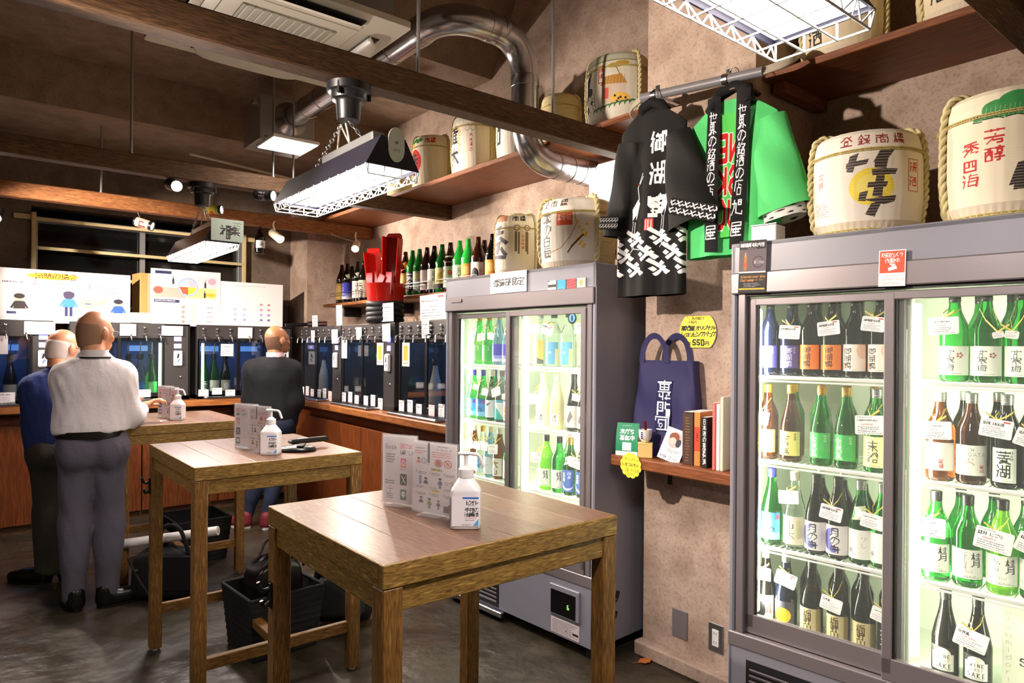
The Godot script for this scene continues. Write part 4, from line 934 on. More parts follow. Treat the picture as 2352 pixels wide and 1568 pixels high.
func build_air_conditioner():
	var t = thing("air_conditioner", "white four-way cassette air conditioner hanging under the ceiling", "air conditioner", at(Vector3(1.178, 2.99, -3.3)))
	var s = 0.48
	# panel: a square frame with a slot on each side and a grille in the middle
	var m := MB.new()
	var rr = func(h: float, r: float, y: float) -> PackedVector3Array:
		var row = PackedVector3Array()
		for k in 4:
			for j in 7:
				var a = PI / 2 * k + PI / 2 * j / 6
				var cx = [1, -1, -1, 1][k]
				var cz = [1, 1, -1, -1][k]
				row.append(Vector3(cx * (h - r) + r * cos(a), y, -(cz * (h - r) + r * sin(a)) * -1.0))
		return row
	m.grid([rr.call(0.30, 0.04, 0.0), rr.call(s, 0.02, 0.0), rr.call(s, 0.02, 0.0), rr.call(s, 0.02, 0.03), rr.call(s, 0.02, 0.03), rr.call(0.42, 0.04, 0.05)], true, Rect2(), true)
	part(t, "panel", m, M.ac_white)
	var g := MB.new()
	g.box(Vector3(0, 0.004, 0), Vector3(0.6, 0.012, 0.6), 0.004)
	part(t, "grille_frame", g, M.ac_white)
	part(t, "grille", bx(Vector3(0, -0.003, 0), Vector3(0.44, 0.006, 0.44), 0.002), M.ac_grille)
	for k in 12:
		part(t, "grille_bar", bx(Vector3(-0.2 + 0.4 * k / 11.0, -0.007, 0), Vector3(0.008, 0.004, 0.43)), M.ac_white)
	part(t, "casing", bx(Vector3(0, 0.2, 0), Vector3(0.84, 0.3, 0.84), 0.01), M.alu)
	for k in 4:
		var q = Basis(Vector3.UP, PI / 2 * k)
		var sl := MB.new()
		sl.T = Transform3D(q, Vector3.ZERO)
		sl.box(Vector3(0, -0.002, 0.385), Vector3(0.56, 0.006, 0.06), 0.002)
		part(t, "air_slot", sl, M.ac_slot)
		var f := MB.new()
		f.T = Transform3D(q, Vector3(0, -0.004, 0)) * Transform3D(Basis(), Vector3(0, 0, 0.36)) * Transform3D(Basis(Vector3.RIGHT, 0.5), Vector3.ZERO)
		var P = []
		for i in 5:
			var v_ = i / 4.0
			var row = PackedVector3Array()
			for j in 17:
				var u_ = j / 16.0 * 2 - 1
				row.append(Vector3(u_ * 0.29, -0.016 * sin(v_ * PI) * 0.6, v_ * 0.075 * sqrt(maxf(0.0, 1.0 - pow(absf(u_), 6)))))
			P.append(row)
		f.grid(P)
		part(t, "flap", f, M.ac_white)
	for x in [-0.4, 0.4]:
		for z in [-0.4, 0.4]:
			var r := MB.new()
			r.tube([Vector3(x, 0.3, z), Vector3(x, 1.1 if z > -0.1 else 0.55, z)], 0.006, 6)
			part(t, "hanger_rod", r, M.alu)

func build_duct():
	var t = thing("ventilation_duct", "shiny steel ventilation duct that bends down past the shelf and into the right wall", "duct")
	var pts = [Vector3(1.94, 3.2, -5.05), Vector3(1.94, 3.2, -2.93), Vector3(2.44, 3.2, -2.92), Vector3(2.44, 2.54, -2.92), Vector3(3.12, 2.54, -2.92)]
	var path = bend(pts, 0.23, 14)
	var m := MB.new()
	m.tube(path, 0.0765, 28)
	part(t, "pipe", m, M.duct)
	# bands and spiral seams
	var bands = [[Vector3(1.94, 3.2, -3.2), Vector3(0, 0, 1), 0.035], [Vector3(2.2, 3.2, -2.925), Vector3(1, 0, 0), 0.03], [Vector3(2.27, 3.2, -2.923), Vector3(1, 0, 0), 0.012], [Vector3(2.44, 2.96, -2.92), Vector3(0, 1, 0), 0.03], [Vector3(2.44, 2.79, -2.92), Vector3(0, 1, 0), 0.012], [Vector3(2.69, 2.54, -2.92), Vector3(1, 0, 0), 0.03], [Vector3(2.78, 2.54, -2.92), Vector3(1, 0, 0), 0.006], [Vector3(2.87, 2.54, -2.92), Vector3(1, 0, 0), 0.006], [Vector3(2.96, 2.54, -2.92), Vector3(1, 0, 0), 0.03], [Vector3(1.94, 3.2, -3.5), Vector3(0, 0, 1), 0.006], [Vector3(1.94, 3.2, -3.75), Vector3(0, 0, 1), 0.006], [Vector3(1.94, 3.2, -4.0), Vector3(0, 0, 1), 0.006], [Vector3(1.94, 3.2, -4.25), Vector3(0, 0, 1), 0.006], [Vector3(1.94, 3.2, -4.5), Vector3(0, 0, 1), 0.006], [Vector3(1.94, 3.2, -4.75), Vector3(0, 0, 1), 0.006]]
	for b in bands:
		var k := MB.new()
		k.tube([b[0] - b[1] * b[2], b[0] - b[1] * b[2] * 0.9, b[0] + b[1] * b[2] * 0.9, b[0] + b[1] * b[2]], [0.0768, 0.0795, 0.0795, 0.0768], 28, false)
		part(t, "joint_band", k, M.duct)
	var st := MB.new()
	st.tube([Vector3(2.12, 3.28, -2.925), Vector3(2.12, 4.1, -2.925)], 0.006, 6)
	part(t, "hanger_rod", st, M.alu)
	var f = thing("ventilation_fan_box", "grey ventilation fan box at the far end of the steel duct", "fan box", at(Vector3(1.94, 3.2, -5.05)))
	part(f, "box", bx(Vector3(-0.02, -0.02, -0.22), Vector3(0.42, 0.34, 0.36), 0.006), M.alu)
	var k := MB.new()
	k.T = Transform3D(Basis(Vector3.RIGHT, PI / 2), Vector3.ZERO)
	k.lathe([Vector2(0.13, -0.04), Vector2(0.12, -0.02), Vector2(0.085, 0.02), Vector2(0.08, 0.06)], 28)
	part(f, "collar", k, M.duct)
	for e in [Vector3(-0.24, 0.1, -0.1), Vector3(0.2, 0.1, -0.1)]:
		part(f, "bracket", bx(e, Vector3(0.05, 0.05, 0.06), 0.004), M.steel)
	var pl = thing("ceiling_panel_light", "white square light panel below the ventilation fan box", "panel light", at(Vector3(1.62, 2.755, -4.29)))
	part(pl, "frame", bx(Vector3(0, 0.012, 0), Vector3(0.3, 0.02, 0.31), 0.005), M.white_plastic)
	part(pl, "diffuser", bx(Vector3(0, 0.0, 0), Vector3(0.28, 0.006, 0.29)), M.panel_glow)
	var s := MB.new()
	s.tube([Vector3(0, 0.02, 0), Vector3(0.1, 0.25, -0.7)], 0.01, 8)
	s.tube([Vector3(0.08, 0.02, 0), Vector3(0.25, 0.3, -0.75)], 0.01, 8)
	part(pl, "bracket", s, M.alu)
	area_light("panel_light", pl.transform * Transform3D(Basis(Vector3.RIGHT, -PI / 2), Vector3(0, -0.008, 0)), Vector2(0.28, 0.28), 0.5, Color(1, 0.95, 0.9))

func build_wall_shelves():
	var a := MB.new()
	a.box(Vector3(2.84, 2.645, -4.31), Vector3(0.515, 0.03, 4.2), 0.003)
	solo("wall_shelf", a, M.shelf_z, "long reddish board shelf of straw barrels high on the right wall behind the duct", "shelf")
	var b := MB.new()
	b.box(Vector3(2.88, 2.645, -0.55), Vector3(0.44, 0.03, 2.1), 0.003)
	var t = thing("wall_shelf", "reddish board shelf above the right-hand fridge, beside the green coat", "shelf")
	part(t, "board", b, M.shelf_z)
	part(t, "batten", bx(Vector3(2.9, 2.605, -1.555), Vector3(0.38, 0.05, 0.05), 0.003), M.shelf_x)
	part(t, "batten", bx(Vector3(2.9, 2.605, 0.4), Vector3(0.38, 0.05, 0.05), 0.003), M.shelf_x)
	# white light box behind the duct
	var w = thing("wall_light_box", "white glowing light box on the wall behind the duct end and the black coat", "light box", at(Vector3(2.99, 2.44, -2.72), -90))
	part(w, "frame", bx(Vector3(0, 0, 0), Vector3(0.42, 0.3, 0.06), 0.006), M.white_plastic)
	part(w, "diffuser", bx(Vector3(0, 0, 0.032), Vector3(0.4, 0.28, 0.006)), M.panel_glow)
	area_light("box_light", w.transform * Transform3D(Basis(Vector3.UP, PI), Vector3(0, 0, 0.04)), Vector2(0.38, 0.26), 0.15, Color(1, 0.97, 0.94))
	# bottle shelf on the right wall
	var r = thing("bottle_shelf", "light wood shelf carrying the row of tall bottles on the right wall", "shelf")
	part(r, "board", bx(Vector3(2.935, 1.88, -4.92), Vector3(0.33, 0.028, 2.9), 0.003), M.counter_z)
	for z in [-6.2, -5.2, -4.2]:
		part(r, "bracket", bx(Vector3(3.0, 1.82, z), Vector3(0.18, 0.09, 0.025), 0.003), M.black_plastic)
	var wr := MB.new()
	for k in 4:
		var z0 = -6.25 + k * 0.62
		wr.tube(bend([Vector3(2.785, 1.895, z0), Vector3(2.785, 1.99, z0), Vector3(2.785, 1.99, z0 + 0.56), Vector3(2.785, 1.895, z0 + 0.56)], 0.02), 0.0025, 6)
		wr.tube([Vector3(2.785, 1.965, z0), Vector3(2.785, 1.965, z0 + 0.56)], 0.002, 6)
	part(r, "guard_wire", wr, M.steel)

func build_counters():
	# counter along the back wall
	var c = thing("back_counter", "orange-brown wooden counter with panelled front along the back wall", "counter")
	part(c, "worktop", bx(Vector3(-0.2, 0.975, -6.73), Vector3(5.2, 0.055, 0.72), 0.006), M.counter_x)
	for k in 8:
		var x = -2.5 + k * 0.62
		part(c, "front_panel", bx(Vector3(x + 0.31, 0.46, -6.53), Vector3(0.612, 0.78, 0.03), 0.003), M.cabinet_y)
	part(c, "kick_board", bx(Vector3(-0.2, 0.035, -6.56), Vector3(5.1, 0.07, 0.02)), M.beam_x)
	part(c, "top_rail", bx(Vector3(-0.2, 0.9, -6.6), Vector3(5.1, 0.1, 0.03)), M.beam_x)
	part(c, "carcass", bx(Vector3(-0.2, 0.48, -6.82), Vector3(5.1, 0.86, 0.5)), M.cabinet_x)
	# counter along the right wall
	var r = thing("right_counter", "orange-brown wooden counter with a thick edge along the right wall", "counter", at(Vector3(2.435, 0, -6.35), -91.8))
	part(r, "worktop", bx(Vector3(1.44, 0.972, -0.33), Vector3(2.86, 0.058, 0.68), 0.008), M.counter_x)
	for k in 4:
		part(r, "front_panel", bx(Vector3(0.37 + k * 0.72, 0.45, -0.075), Vector3(0.712, 0.8, 0.03), 0.003), M.cabinet_y)
	part(r, "top_rail", bx(Vector3(1.44, 0.895, -0.13), Vector3(2.84, 0.1, 0.03)), M.cabinet_x)
	part(r, "carcass", bx(Vector3(1.46, 0.47, -0.36), Vector3(2.8, 0.86, 0.5)), M.cabinet_x)
	part(r, "kick_board", bx(Vector3(1.44, 0.03, -0.1), Vector3(2.84, 0.06, 0.02)), M.beam_x)
# ---------------------------------------------------------------- bottles
const SHAPES := {
	"std": [Vector2(0, 0.004), Vector2(0.033, 0), Vector2(0.0375, 0.006), Vector2(0.0385, 0.02), Vector2(0.0385, 0.16), Vector2(0.037, 0.175), Vector2(0.033, 0.19), Vector2(0.026, 0.207), Vector2(0.0195, 0.223), Vector2(0.0165, 0.24), Vector2(0.0148, 0.262), Vector2(0.0148, 0.268), Vector2(0, 0.268)],
	"wide": [Vector2(0, 0.004), Vector2(0.036, 0), Vector2(0.041, 0.007), Vector2(0.042, 0.02), Vector2(0.042, 0.155), Vector2(0.0405, 0.172), Vector2(0.035, 0.19), Vector2(0.0265, 0.21), Vector2(0.0195, 0.23), Vector2(0.0165, 0.25), Vector2(0.0155, 0.272), Vector2(0, 0.272)],
	"slope": [Vector2(0, 0.004), Vector2(0.034, 0), Vector2(0.039, 0.007), Vector2(0.0395, 0.02), Vector2(0.0395, 0.12), Vector2(0.037, 0.145), Vector2(0.031, 0.175), Vector2(0.0235, 0.205), Vector2(0.0175, 0.235), Vector2(0.0155, 0.265), Vector2(0.0155, 0.272), Vector2(0, 0.272)],
	"big": [Vector2(0, 0.005), Vector2(0.047, 0), Vector2(0.052, 0.008), Vector2(0.0525, 0.025), Vector2(0.0525, 0.215), Vector2(0.05, 0.235), Vector2(0.043, 0.258), Vector2(0.033, 0.285), Vector2(0.024, 0.312), Vector2(0.0185, 0.34), Vector2(0.0165, 0.372), Vector2(0, 0.372)]}
const CAPR := {"std": [0.256, 0.288, 0.0162], "wide": [0.256, 0.289, 0.0178], "slope": [0.256, 0.29, 0.0172], "big": [0.362, 0.392, 0.019]}
var cache := {}

func shape_mesh(s: String) -> ArrayMesh:
	if not cache.has(s):
		var m := MB.new()
		# the curve through the profile, smoothed
		var pr = []
		var src = SHAPES[s]
		for i in src.size() - 1:
			var a = src[maxi(i - 1, 0)]
			var b = src[i]
			var c = src[i + 1]
			var d = src[mini(i + 2, src.size() - 1)]
			var n_ = 3 if i > 3 and i < src.size() - 3 else 1
			for k in n_:
				pr.append(b.cubic_interpolate(c, a, d, float(k) / n_) if n_ > 1 else b)
		pr.append(src[-1])
		m.lathe(pr, 24)
		cache[s] = m.mesh()
	return cache[s]

func cap_mesh(s: String) -> ArrayMesh:
	var k = "cap" + s
	if not cache.has(k):
		var c = CAPR[s]
		var m := MB.new()
		m.lathe([Vector2(c[2] - 0.001, c[0]), Vector2(c[2] - 0.001, c[0] + 0.006), Vector2(c[2], c[0] + 0.007), Vector2(c[2], c[0] + 0.009), Vector2(c[2] - 0.0008, c[0] + 0.01), Vector2(c[2], c[1] - 0.003), Vector2(c[2] - 0.003, c[1]), Vector2(0, c[1])], 20)
		cache[k] = m.mesh()
	return cache[k]

func label_mesh(s: String, lab: String, y0: float, y1: float, half: float) -> ArrayMesh:
	var k = "%s %s %.3f %.3f %.2f" % [s, lab, y0, y1, half]
	if not cache.has(k):
		var r = {"std": 0.0385, "wide": 0.042, "slope": 0.0395, "big": 0.0525}[s] + 0.0006
		var m := MB.new()
		m.patch(r, y0, y1, half, ART[lab], 12)
		cache[k] = m.mesh()
	return cache[k]

func tag_mesh(art_: String, w: float, h: float) -> Array:
	var k = "tag" + art_ + str(w)
	if not cache.has(k):
		var b := MB.new()
		var pts := PackedVector2Array()
		for q in 4:
			for j in 4:
				var a = PI / 2 * q + PI / 2 * j / 3
				pts.append(Vector2([1, -1, -1, 1][q] * (w / 2 - 0.005) + 0.005 * cos(a), [1, 1, -1, -1][q] * (h / 2 - 0.005) + 0.005 * sin(a)))
		b.prism(pts, -0.0006, 0.0006)
		var p := MB.new()
		var x = w / 2 - 0.002
		var y = h / 2 - 0.002
		p.quad(Vector3(-x, -y, 0.0009), Vector3(x, -y, 0.0009), Vector3(x, y, 0.0009), Vector3(-x, y, 0.0009), ART[art_])
		cache[k] = [b.mesh(), p.mesh()]
	return cache[k]

# lab_at: [label bottom, label top, half angle]; a tag is [print, height, sideways, roll, width]
func bottle(glass_: String, shape: String, cap: String, lab: String, label: String, xf: Transform3D, group := "", lab_at := [], tag_ := [], extra := []) -> Node3D:
	var t = thing("sake_bottle", label, "bottle", xf, group)
	part(t, "glass", shape_mesh(shape), M[glass_])
	if cap != "": part(t, "cap", cap_mesh(shape), M[cap])
	if lab != "":
		var la = lab_at if lab_at.size() else ([0.035, 0.19, 1.15] if shape == "big" else [0.03, 0.125, 1.2])
		part(t, "label", label_mesh(shape, lab, la[0], la[1], la[2]), M.print)
	for e in extra:   # further small labels: [print, y, size, tilt]
		var r = _radius(shape, e[1]) + 0.001
		var r2 = _radius(shape, e[1] + e[2]) + 0.001
		var m := MB.new()
		var P = []
		for q in [[r, e[1]], [r2, e[1] + e[2]]]:
			var row = PackedVector3Array()
			for j in 9:
				var a = -0.8 + 1.6 * j / 8
				row.append(Vector3(q[0] * sin(a), q[1] + e[3] * sin(a), q[0] * cos(a)))
			P.append(row)
		m.grid(P, false, ART[e[0]])
		part(t, "shoulder_label", m, M.print)
	if tag_.size():
		var w = tag_[4] if tag_.size() > 4 else 0.078
		var h = w * 0.66
		var tm = tag_mesh(tag_[0], w, h)
		var z = _radius(shape, tag_[1]) + 0.012
		var x = Transform3D(Basis(Vector3.RIGHT, -0.12) * Basis(Vector3.BACK, tag_[3]), Vector3(tag_[2], tag_[1], z))
		var o = part(t, "price_tag", tm[0], M.paper, x)
		part(o, "print", tm[1], M.print)
		var yn = 0.235 if shape != "big" else 0.3
		var rn = _radius(shape, yn)
		var rb := MB.new()
		var top = x * Vector3(0.0, h * 0.46, 0)
		for s in [-1, 1]:
			var p0 = Vector3(s * rn * 0.95, yn, rn * 0.5)
			var mid = (p0 + top) * 0.5 + Vector3(s * 0.006, 0, 0.008)
			for k in 2:
				var a = [p0, mid][k]
				var b = [mid, top][k]
				rb.quad(a + Vector3(0, -0.0028, 0), b + Vector3(0, -0.0028, 0), b + Vector3(0, 0.0028, 0), a + Vector3(0, 0.0028, 0))
		var end = top + Vector3(0.03 * (1 if tag_[3] >= 0 else -1), 0.022, 0.004)
		rb.quad(top + Vector3(0, -0.003, 0), end + Vector3(0, -0.003, 0), end + Vector3(0, 0.003, 0), top + Vector3(0, 0.003, 0))
		part(t, "ribbon", rb, M.ribbon)
	return t

func _radius(shape: String, y: float) -> float:
	var s = SHAPES[shape]
	for i in range(1, s.size() - 1):
		if s[i + 1].y >= y and s[i + 1].y > s[i].y:
			return lerpf(s[i].x, s[i + 1].x, clampf((y - s[i].y) / (s[i + 1].y - s[i].y), 0, 1))
	return 0.015

# ---------------------------------------------------------------- glass-door fridges
const FW := 1.18
const SHELVES := [1.385, 1.062, 0.735, 0.415]

func fridge(xf: Transform3D, label: String, strips: Array) -> Node3D:
	var t = thing("display_fridge", label, "fridge", xf)
	var D = 0.62
	# cabinet: two sides, back, top, floor; inside liner
	for x in [0.011, FW - 0.011]:
		var m := MB.new()
		m.box(Vector3(x, 0.975, -D / 2), Vector3(0.022, 1.83, D), 0.006)
		part(t, "side_panel", m, M.fridge_paint)
	part(t, "back_panel", bx(Vector3(FW / 2, 0.975, -D + 0.01), Vector3(FW - 0.05, 1.82, 0.02)), M.fridge_paint)
	part(t, "roof_panel", bx(Vector3(FW / 2, 1.88, -D / 2), Vector3(FW, 0.02, D), 0.004), M.fridge_paint)
	part(t, "liner_back", bx(Vector3(FW / 2, 1.06, -0.56), Vector3(FW - 0.06, 1.3, 0.02)), M.fridge_inside)
	for x in [0.03, FW - 0.03]:
		part(t, "liner_side", bx(Vector3(x, 1.06, -0.3), Vector3(0.014, 1.3, 0.5)), M.fridge_inside)
	part(t, "liner_floor", bx(Vector3(FW / 2, 0.4, -0.3), Vector3(FW - 0.06, 0.02, 0.52)), M.fridge_inside)
	part(t, "liner_roof", bx(Vector3(FW / 2, 1.72, -0.3), Vector3(FW - 0.06, 0.02, 0.52)), M.fridge_inside)
	# header in two steps
	part(t, "header", bx(Vector3(FW / 2, 1.832, -0.012), Vector3(FW, 0.116, 0.024), 0.003), M.fridge_paint)
	part(t, "header_rail", bx(Vector3(FW / 2, 1.735, -0.004), Vector3(FW - 0.01, 0.08, 0.034), 0.004), M.fridge_frame)
	# base with grille
	part(t, "base_panel", bx(Vector3(FW / 2, 0.205, -0.012), Vector3(FW, 0.29, 0.024), 0.004), M.fridge_paint)
	part(t, "sill", bx(Vector3(FW / 2, 0.375, -0.01), Vector3(FW, 0.055, 0.03), 0.004), M.fridge_frame)
	for k in 9:
		var s := MB.new()
		s.T = Transform3D(Basis(Vector3.RIGHT, 0.5), Vector3(0.29, 0.1 + k * 0.022, 0.004))
		s.box(Vector3.ZERO, Vector3(0.4, 0.012, 0.006), 0.001)
		part(t, "grille_slat", s, M.fridge_frame)
	part(t, "grille_frame", bx(Vector3(0.29, 0.19, 0.0005), Vector3(0.43, 0.24, 0.003)), M.fridge_dark)
	part(t, "drain_rail", bx(Vector3(0.3, 0.045, 0.01), Vector3(0.5, 0.03, 0.03), 0.004), M.steel)
	for x in [0.06, FW - 0.06]:
		for z in [-0.06, -0.55]:
			var f := MB.new()
			f.lathe([Vector2(0.02, 0), Vector2(0.028, 0), Vector2(0.028, 0), Vector2(0.022, 0.06), Vector2(0, 0.06)], 14)
			part(t, "foot", f, M.black_plastic, at(Vector3(x, 0, z)))
	# display in its frame
	part(t, "display_frame", bx(Vector3(1.0, 0.24, 0.003), Vector3(0.2, 0.15, 0.016), 0.004), M.fridge_paint)
	part(t, "display_window", bx(Vector3(0.995, 0.232, 0.0115), Vector3(0.165, 0.115, 0.003)), M.machine_dark)
	var dg := MB.new()
	for seg in [[-0.004, 0.01, 0.008, 0.002], [-0.004, 0.0, 0.008, 0.002], [-0.004, -0.01, 0.008, 0.002], [-0.005, 0.005, 0.002, 0.01], [-0.005, -0.005, 0.002, 0.01], [0.005, -0.005, 0.002, 0.01]]:
		dg.box(Vector3(1.03 + seg[0] + (0.004 if seg[2] > 0.004 else 0.0), 0.225 + seg[1], 0.0135), Vector3(seg[2], seg[3], 0.001))
	part(t, "display_digit", dg, M.display_green)
	part(t, "spec_label", bx(Vector3(1.0, 0.11, 0.0005), Vector3(0.19, 0.075, 0.003)), M.paper)
	var sq := MB.new()
	sq.quad(Vector3(0.906, 0.0735, 0.0025), Vector3(1.094, 0.0735, 0.0025), Vector3(1.094, 0.1465, 0.0025), Vector3(0.906, 0.1465, 0.0025), ART.spec_label)
	part(t, "label_print", sq, M.print)
	# door jambs and two sliding doors
	for x in [0.045, FW - 0.04]:
		part(t, "jamb", bx(Vector3(x, 1.05, -0.02), Vector3(0.03, 1.3, 0.04), 0.003), M.fridge_frame)
	part(t, "track", bx(Vector3(FW / 2, 1.692, -0.03), Vector3(FW - 0.06, 0.012, 0.05)), M.fridge_dark)
	for k in 2:
		var x0 = [0.06, 0.545][k]
		var x1 = [0.6, FW - 0.06][k]
		var z = [-0.035, -0.008][k]
		var fr := MB.new()
		var d = Node3D.new()
		d.name = "door"
		t.add_child(d, true)
		for e in [[Vector3((x0 + x1) / 2, 1.665, z), Vector3(x1 - x0, 0.028, 0.022)], [Vector3((x0 + x1) / 2, 0.44, z), Vector3(x1 - x0, 0.075, 0.024)], [Vector3(x0 + 0.016, 1.05, z), Vector3(0.032, 1.25, 0.024)], [Vector3(x1 - 0.016, 1.05, z), Vector3(0.032, 1.25, 0.024)]]:
			fr.box(e[0], e[1], 0.003)
		part(d, "door_frame", fr, M.fridge_frame)
		part(d, "door_glass", bx(Vector3((x0 + x1) / 2, 1.06, z - 0.002), Vector3(x1 - x0 - 0.05, 1.2, 0.004)), M.pane)
		part(d, "door_gasket", bx(Vector3(x0 + 0.036, 1.06, z), Vector3(0.006, 1.19, 0.01)), M.fridge_dark)
	# wire shelves
	for y in SHELVES:
		var m := MB.new()
		if y > 0.5:
			for x in [[0.05, 1.13]]:
				m.box(Vector3(FW / 2, y - 0.006, -0.075), Vector3(FW - 0.11, 0.014, 0.012), 0.003)
				m.box(Vector3(FW / 2, y - 0.02, -0.07), Vector3(FW - 0.11, 0.006, 0.006), 0.001)
				m.box(Vector3(FW / 2, y - 0.006, -0.5), Vector3(FW - 0.11, 0.01, 0.01), 0.002)
			for k in 47:
				var x = 0.065 + k * 0.0228
				m.tube([Vector3(x, y - 0.002, -0.075), Vector3(x, y - 0.002, -0.5)], 0.0024, 5, false)
			part(t, "wire_shelf", m, M.wire_white)
			for x in [0.045, FW - 0.045]:
				part(t, "shelf_bracket", bx(Vector3(x, y - 0.022, -0.25), Vector3(0.012, 0.02, 0.34), 0.002), M.wire_white)
	# light strips
	for s in strips:
		var st := MB.new()
		st.box(Vector3(s[0], 1.06, s[1]), Vector3(0.024, 1.16, 0.018), 0.006)
		part(t, "led_strip", st, M.led_white)
		part(t, "strip_channel", bx(Vector3(s[0] - 0.018 * signf(s[2]), 1.06, s[1] + 0.006), Vector3(0.012, 1.2, 0.04), 0.003), M.fridge_inside)
		var b = Basis.looking_at(Vector3(s[2], 0, -0.55).normalized(), Vector3.UP)
		area_light("fridge_light", xf * Transform3D(b, Vector3(s[0], 1.06, s[1]) + Vector3(s[2], 0, -0.55).normalized() * 0.018), Vector2(0.03, 1.12), s[3], Color(0.98, 1.0, 0.86))
	return t

const ORD := ["leftmost", "second", "third", "fourth", "fifth", "sixth", "seventh", "eighth", "ninth", "tenth", "eleventh"]
const LOOK := {
	"l_purple": "dark bottle with purple lettered label", "l_orange": "dark bottle with orange lettered label", "l_peach": "dark bottle with white-and-peach label", "l_yellow": "brown bottle with straw-yellow label", "l_green": "green bottle with bright green label", "l_pale": "green bottle with pale yellow label", "l_plum": "green bottle with red-blossom white label",
	"l_white_red": "bottle with plain white label", "l_niigata": "brown bottle with label reading DRY", "l_hishi": "black bottle with narrow white label", "l_black": "black bottle with white brush writing", "l_blue": "green bottle with blue label", "l_cream": "clear bottle with cream label", "l_moon": "dark bottle with violet-and-white label", "l_white": "green bottle with large white label",
	"l_katsu": "green bottle with slim brush writing", "l_nigori": "cloudy green bottle with white label", "l_red_dot": "black bottle with black-disc label", "l_yellow_dot": "dark bottle with round yellow label", "l_gold": "black bottle with gold label", "l_wine": "black bottle with bottle-shaped white label", "l_skyblue": "clear bottle with sky-blue label", "l_goldgrey": "clear bottle with gold-and-grey label",
	"l_limited": "bottle with bold writing on cream", "l_royal": "pale bottle with royal blue label", "l_bird": "green bottle with bird-print label", "l_teal": "bluish bottle with teal-and-white label", "l_orange_print": "blue bottle with orange-print label", "l_feather": "black bottle with grey feather label", "l_wave": "green bottle with blue wave label", "l_blue_kanji": "bottle with blue-signed pale label",
	"l_gold_kanji": "brown bottle with gold-signed label", "l_ring": "clear bottle with thin-ring label", "l_dots": "brown bottle with black-marked cream label", "l_bright": "milky bottle with white label"}

func fill_shelf(F: Transform3D, where: String, y: float, items: Array, z := -0.13):
	# items: [x, glass, shape, cap, label print, label height pair or [], tag or [], extra or []]
	for i in items.size():
		var e = items[i]
		var o = "leftmost" if i == 0 else (ORD[i] + " from left")
		if i == items.size() - 1 and i > 0: o = "rightmost"
		var xf = F * Transform3D(Basis(Vector3.UP, e[8] if e.size() > 8 else 0.05 * sin(i * 2.1)), Vector3(e[0], y, z))
		bottle(e[1], e[2], e[3], e[4], LOOK[e[4]] + ", " + o + ", " + where, xf, "", e[5], e[6], e[7])

func back_row(F: Transform3D, where: String, y: float, xs: Array, glass_: String, cap: String, z := -0.26, shape := "std"):
	for i in xs.size():
		bottle({"glass_green_dark": "green_opaque"}.get(glass_, glass_), shape, cap, "", ("dark" if glass_ == "glass_black" else "green") + " second-row bottle neck, " + ORD[i] + (" from left, " if i else ", ") + where, F * Transform3D(Basis(), Vector3(xs[i], y, z - 0.02 * (i % 2))), "second row, " + where)

func flat_print(parent: Node, called: String, c: Vector3, w: float, h: float, art_: String, t := 0.002, mat: Material = null):
	var o = part(parent, called, bx(c, Vector3(w, h, t)), M.paper)
	var q := MB.new()
	var z = c.z + t / 2 + 0.0005
	q.quad(Vector3(c.x - w / 2, c.y - h / 2, z), Vector3(c.x + w / 2, c.y - h / 2, z), Vector3(c.x + w / 2, c.y + h / 2, z), Vector3(c.x - w / 2, c.y + h / 2, z), ART[art_])
	part(o, "print", q, M.print if mat == null else mat)
	return o

func sheet_thing(called: String, label: String, category: String, xf: Transform3D, w: float, h: float, art_: String, t := 0.002, group := "", mat: Material = null):
	var o = solo(called, bx(Vector3.ZERO, Vector3(w, h, t), minf(t * 0.3, 0.001)), M.paper, label, category, xf, group)
	var q := MB.new()
	var z = t / 2 + 0.0005
	q.quad(Vector3(-w / 2, -h / 2, z), Vector3(w / 2, -h / 2, z), Vector3(w / 2, h / 2, z), Vector3(-w / 2, h / 2, z), ART[art_])
	part(o, "print", q, M.print if mat == null else mat)
	return o

var F1: Transform3D
var F2: Transform3D

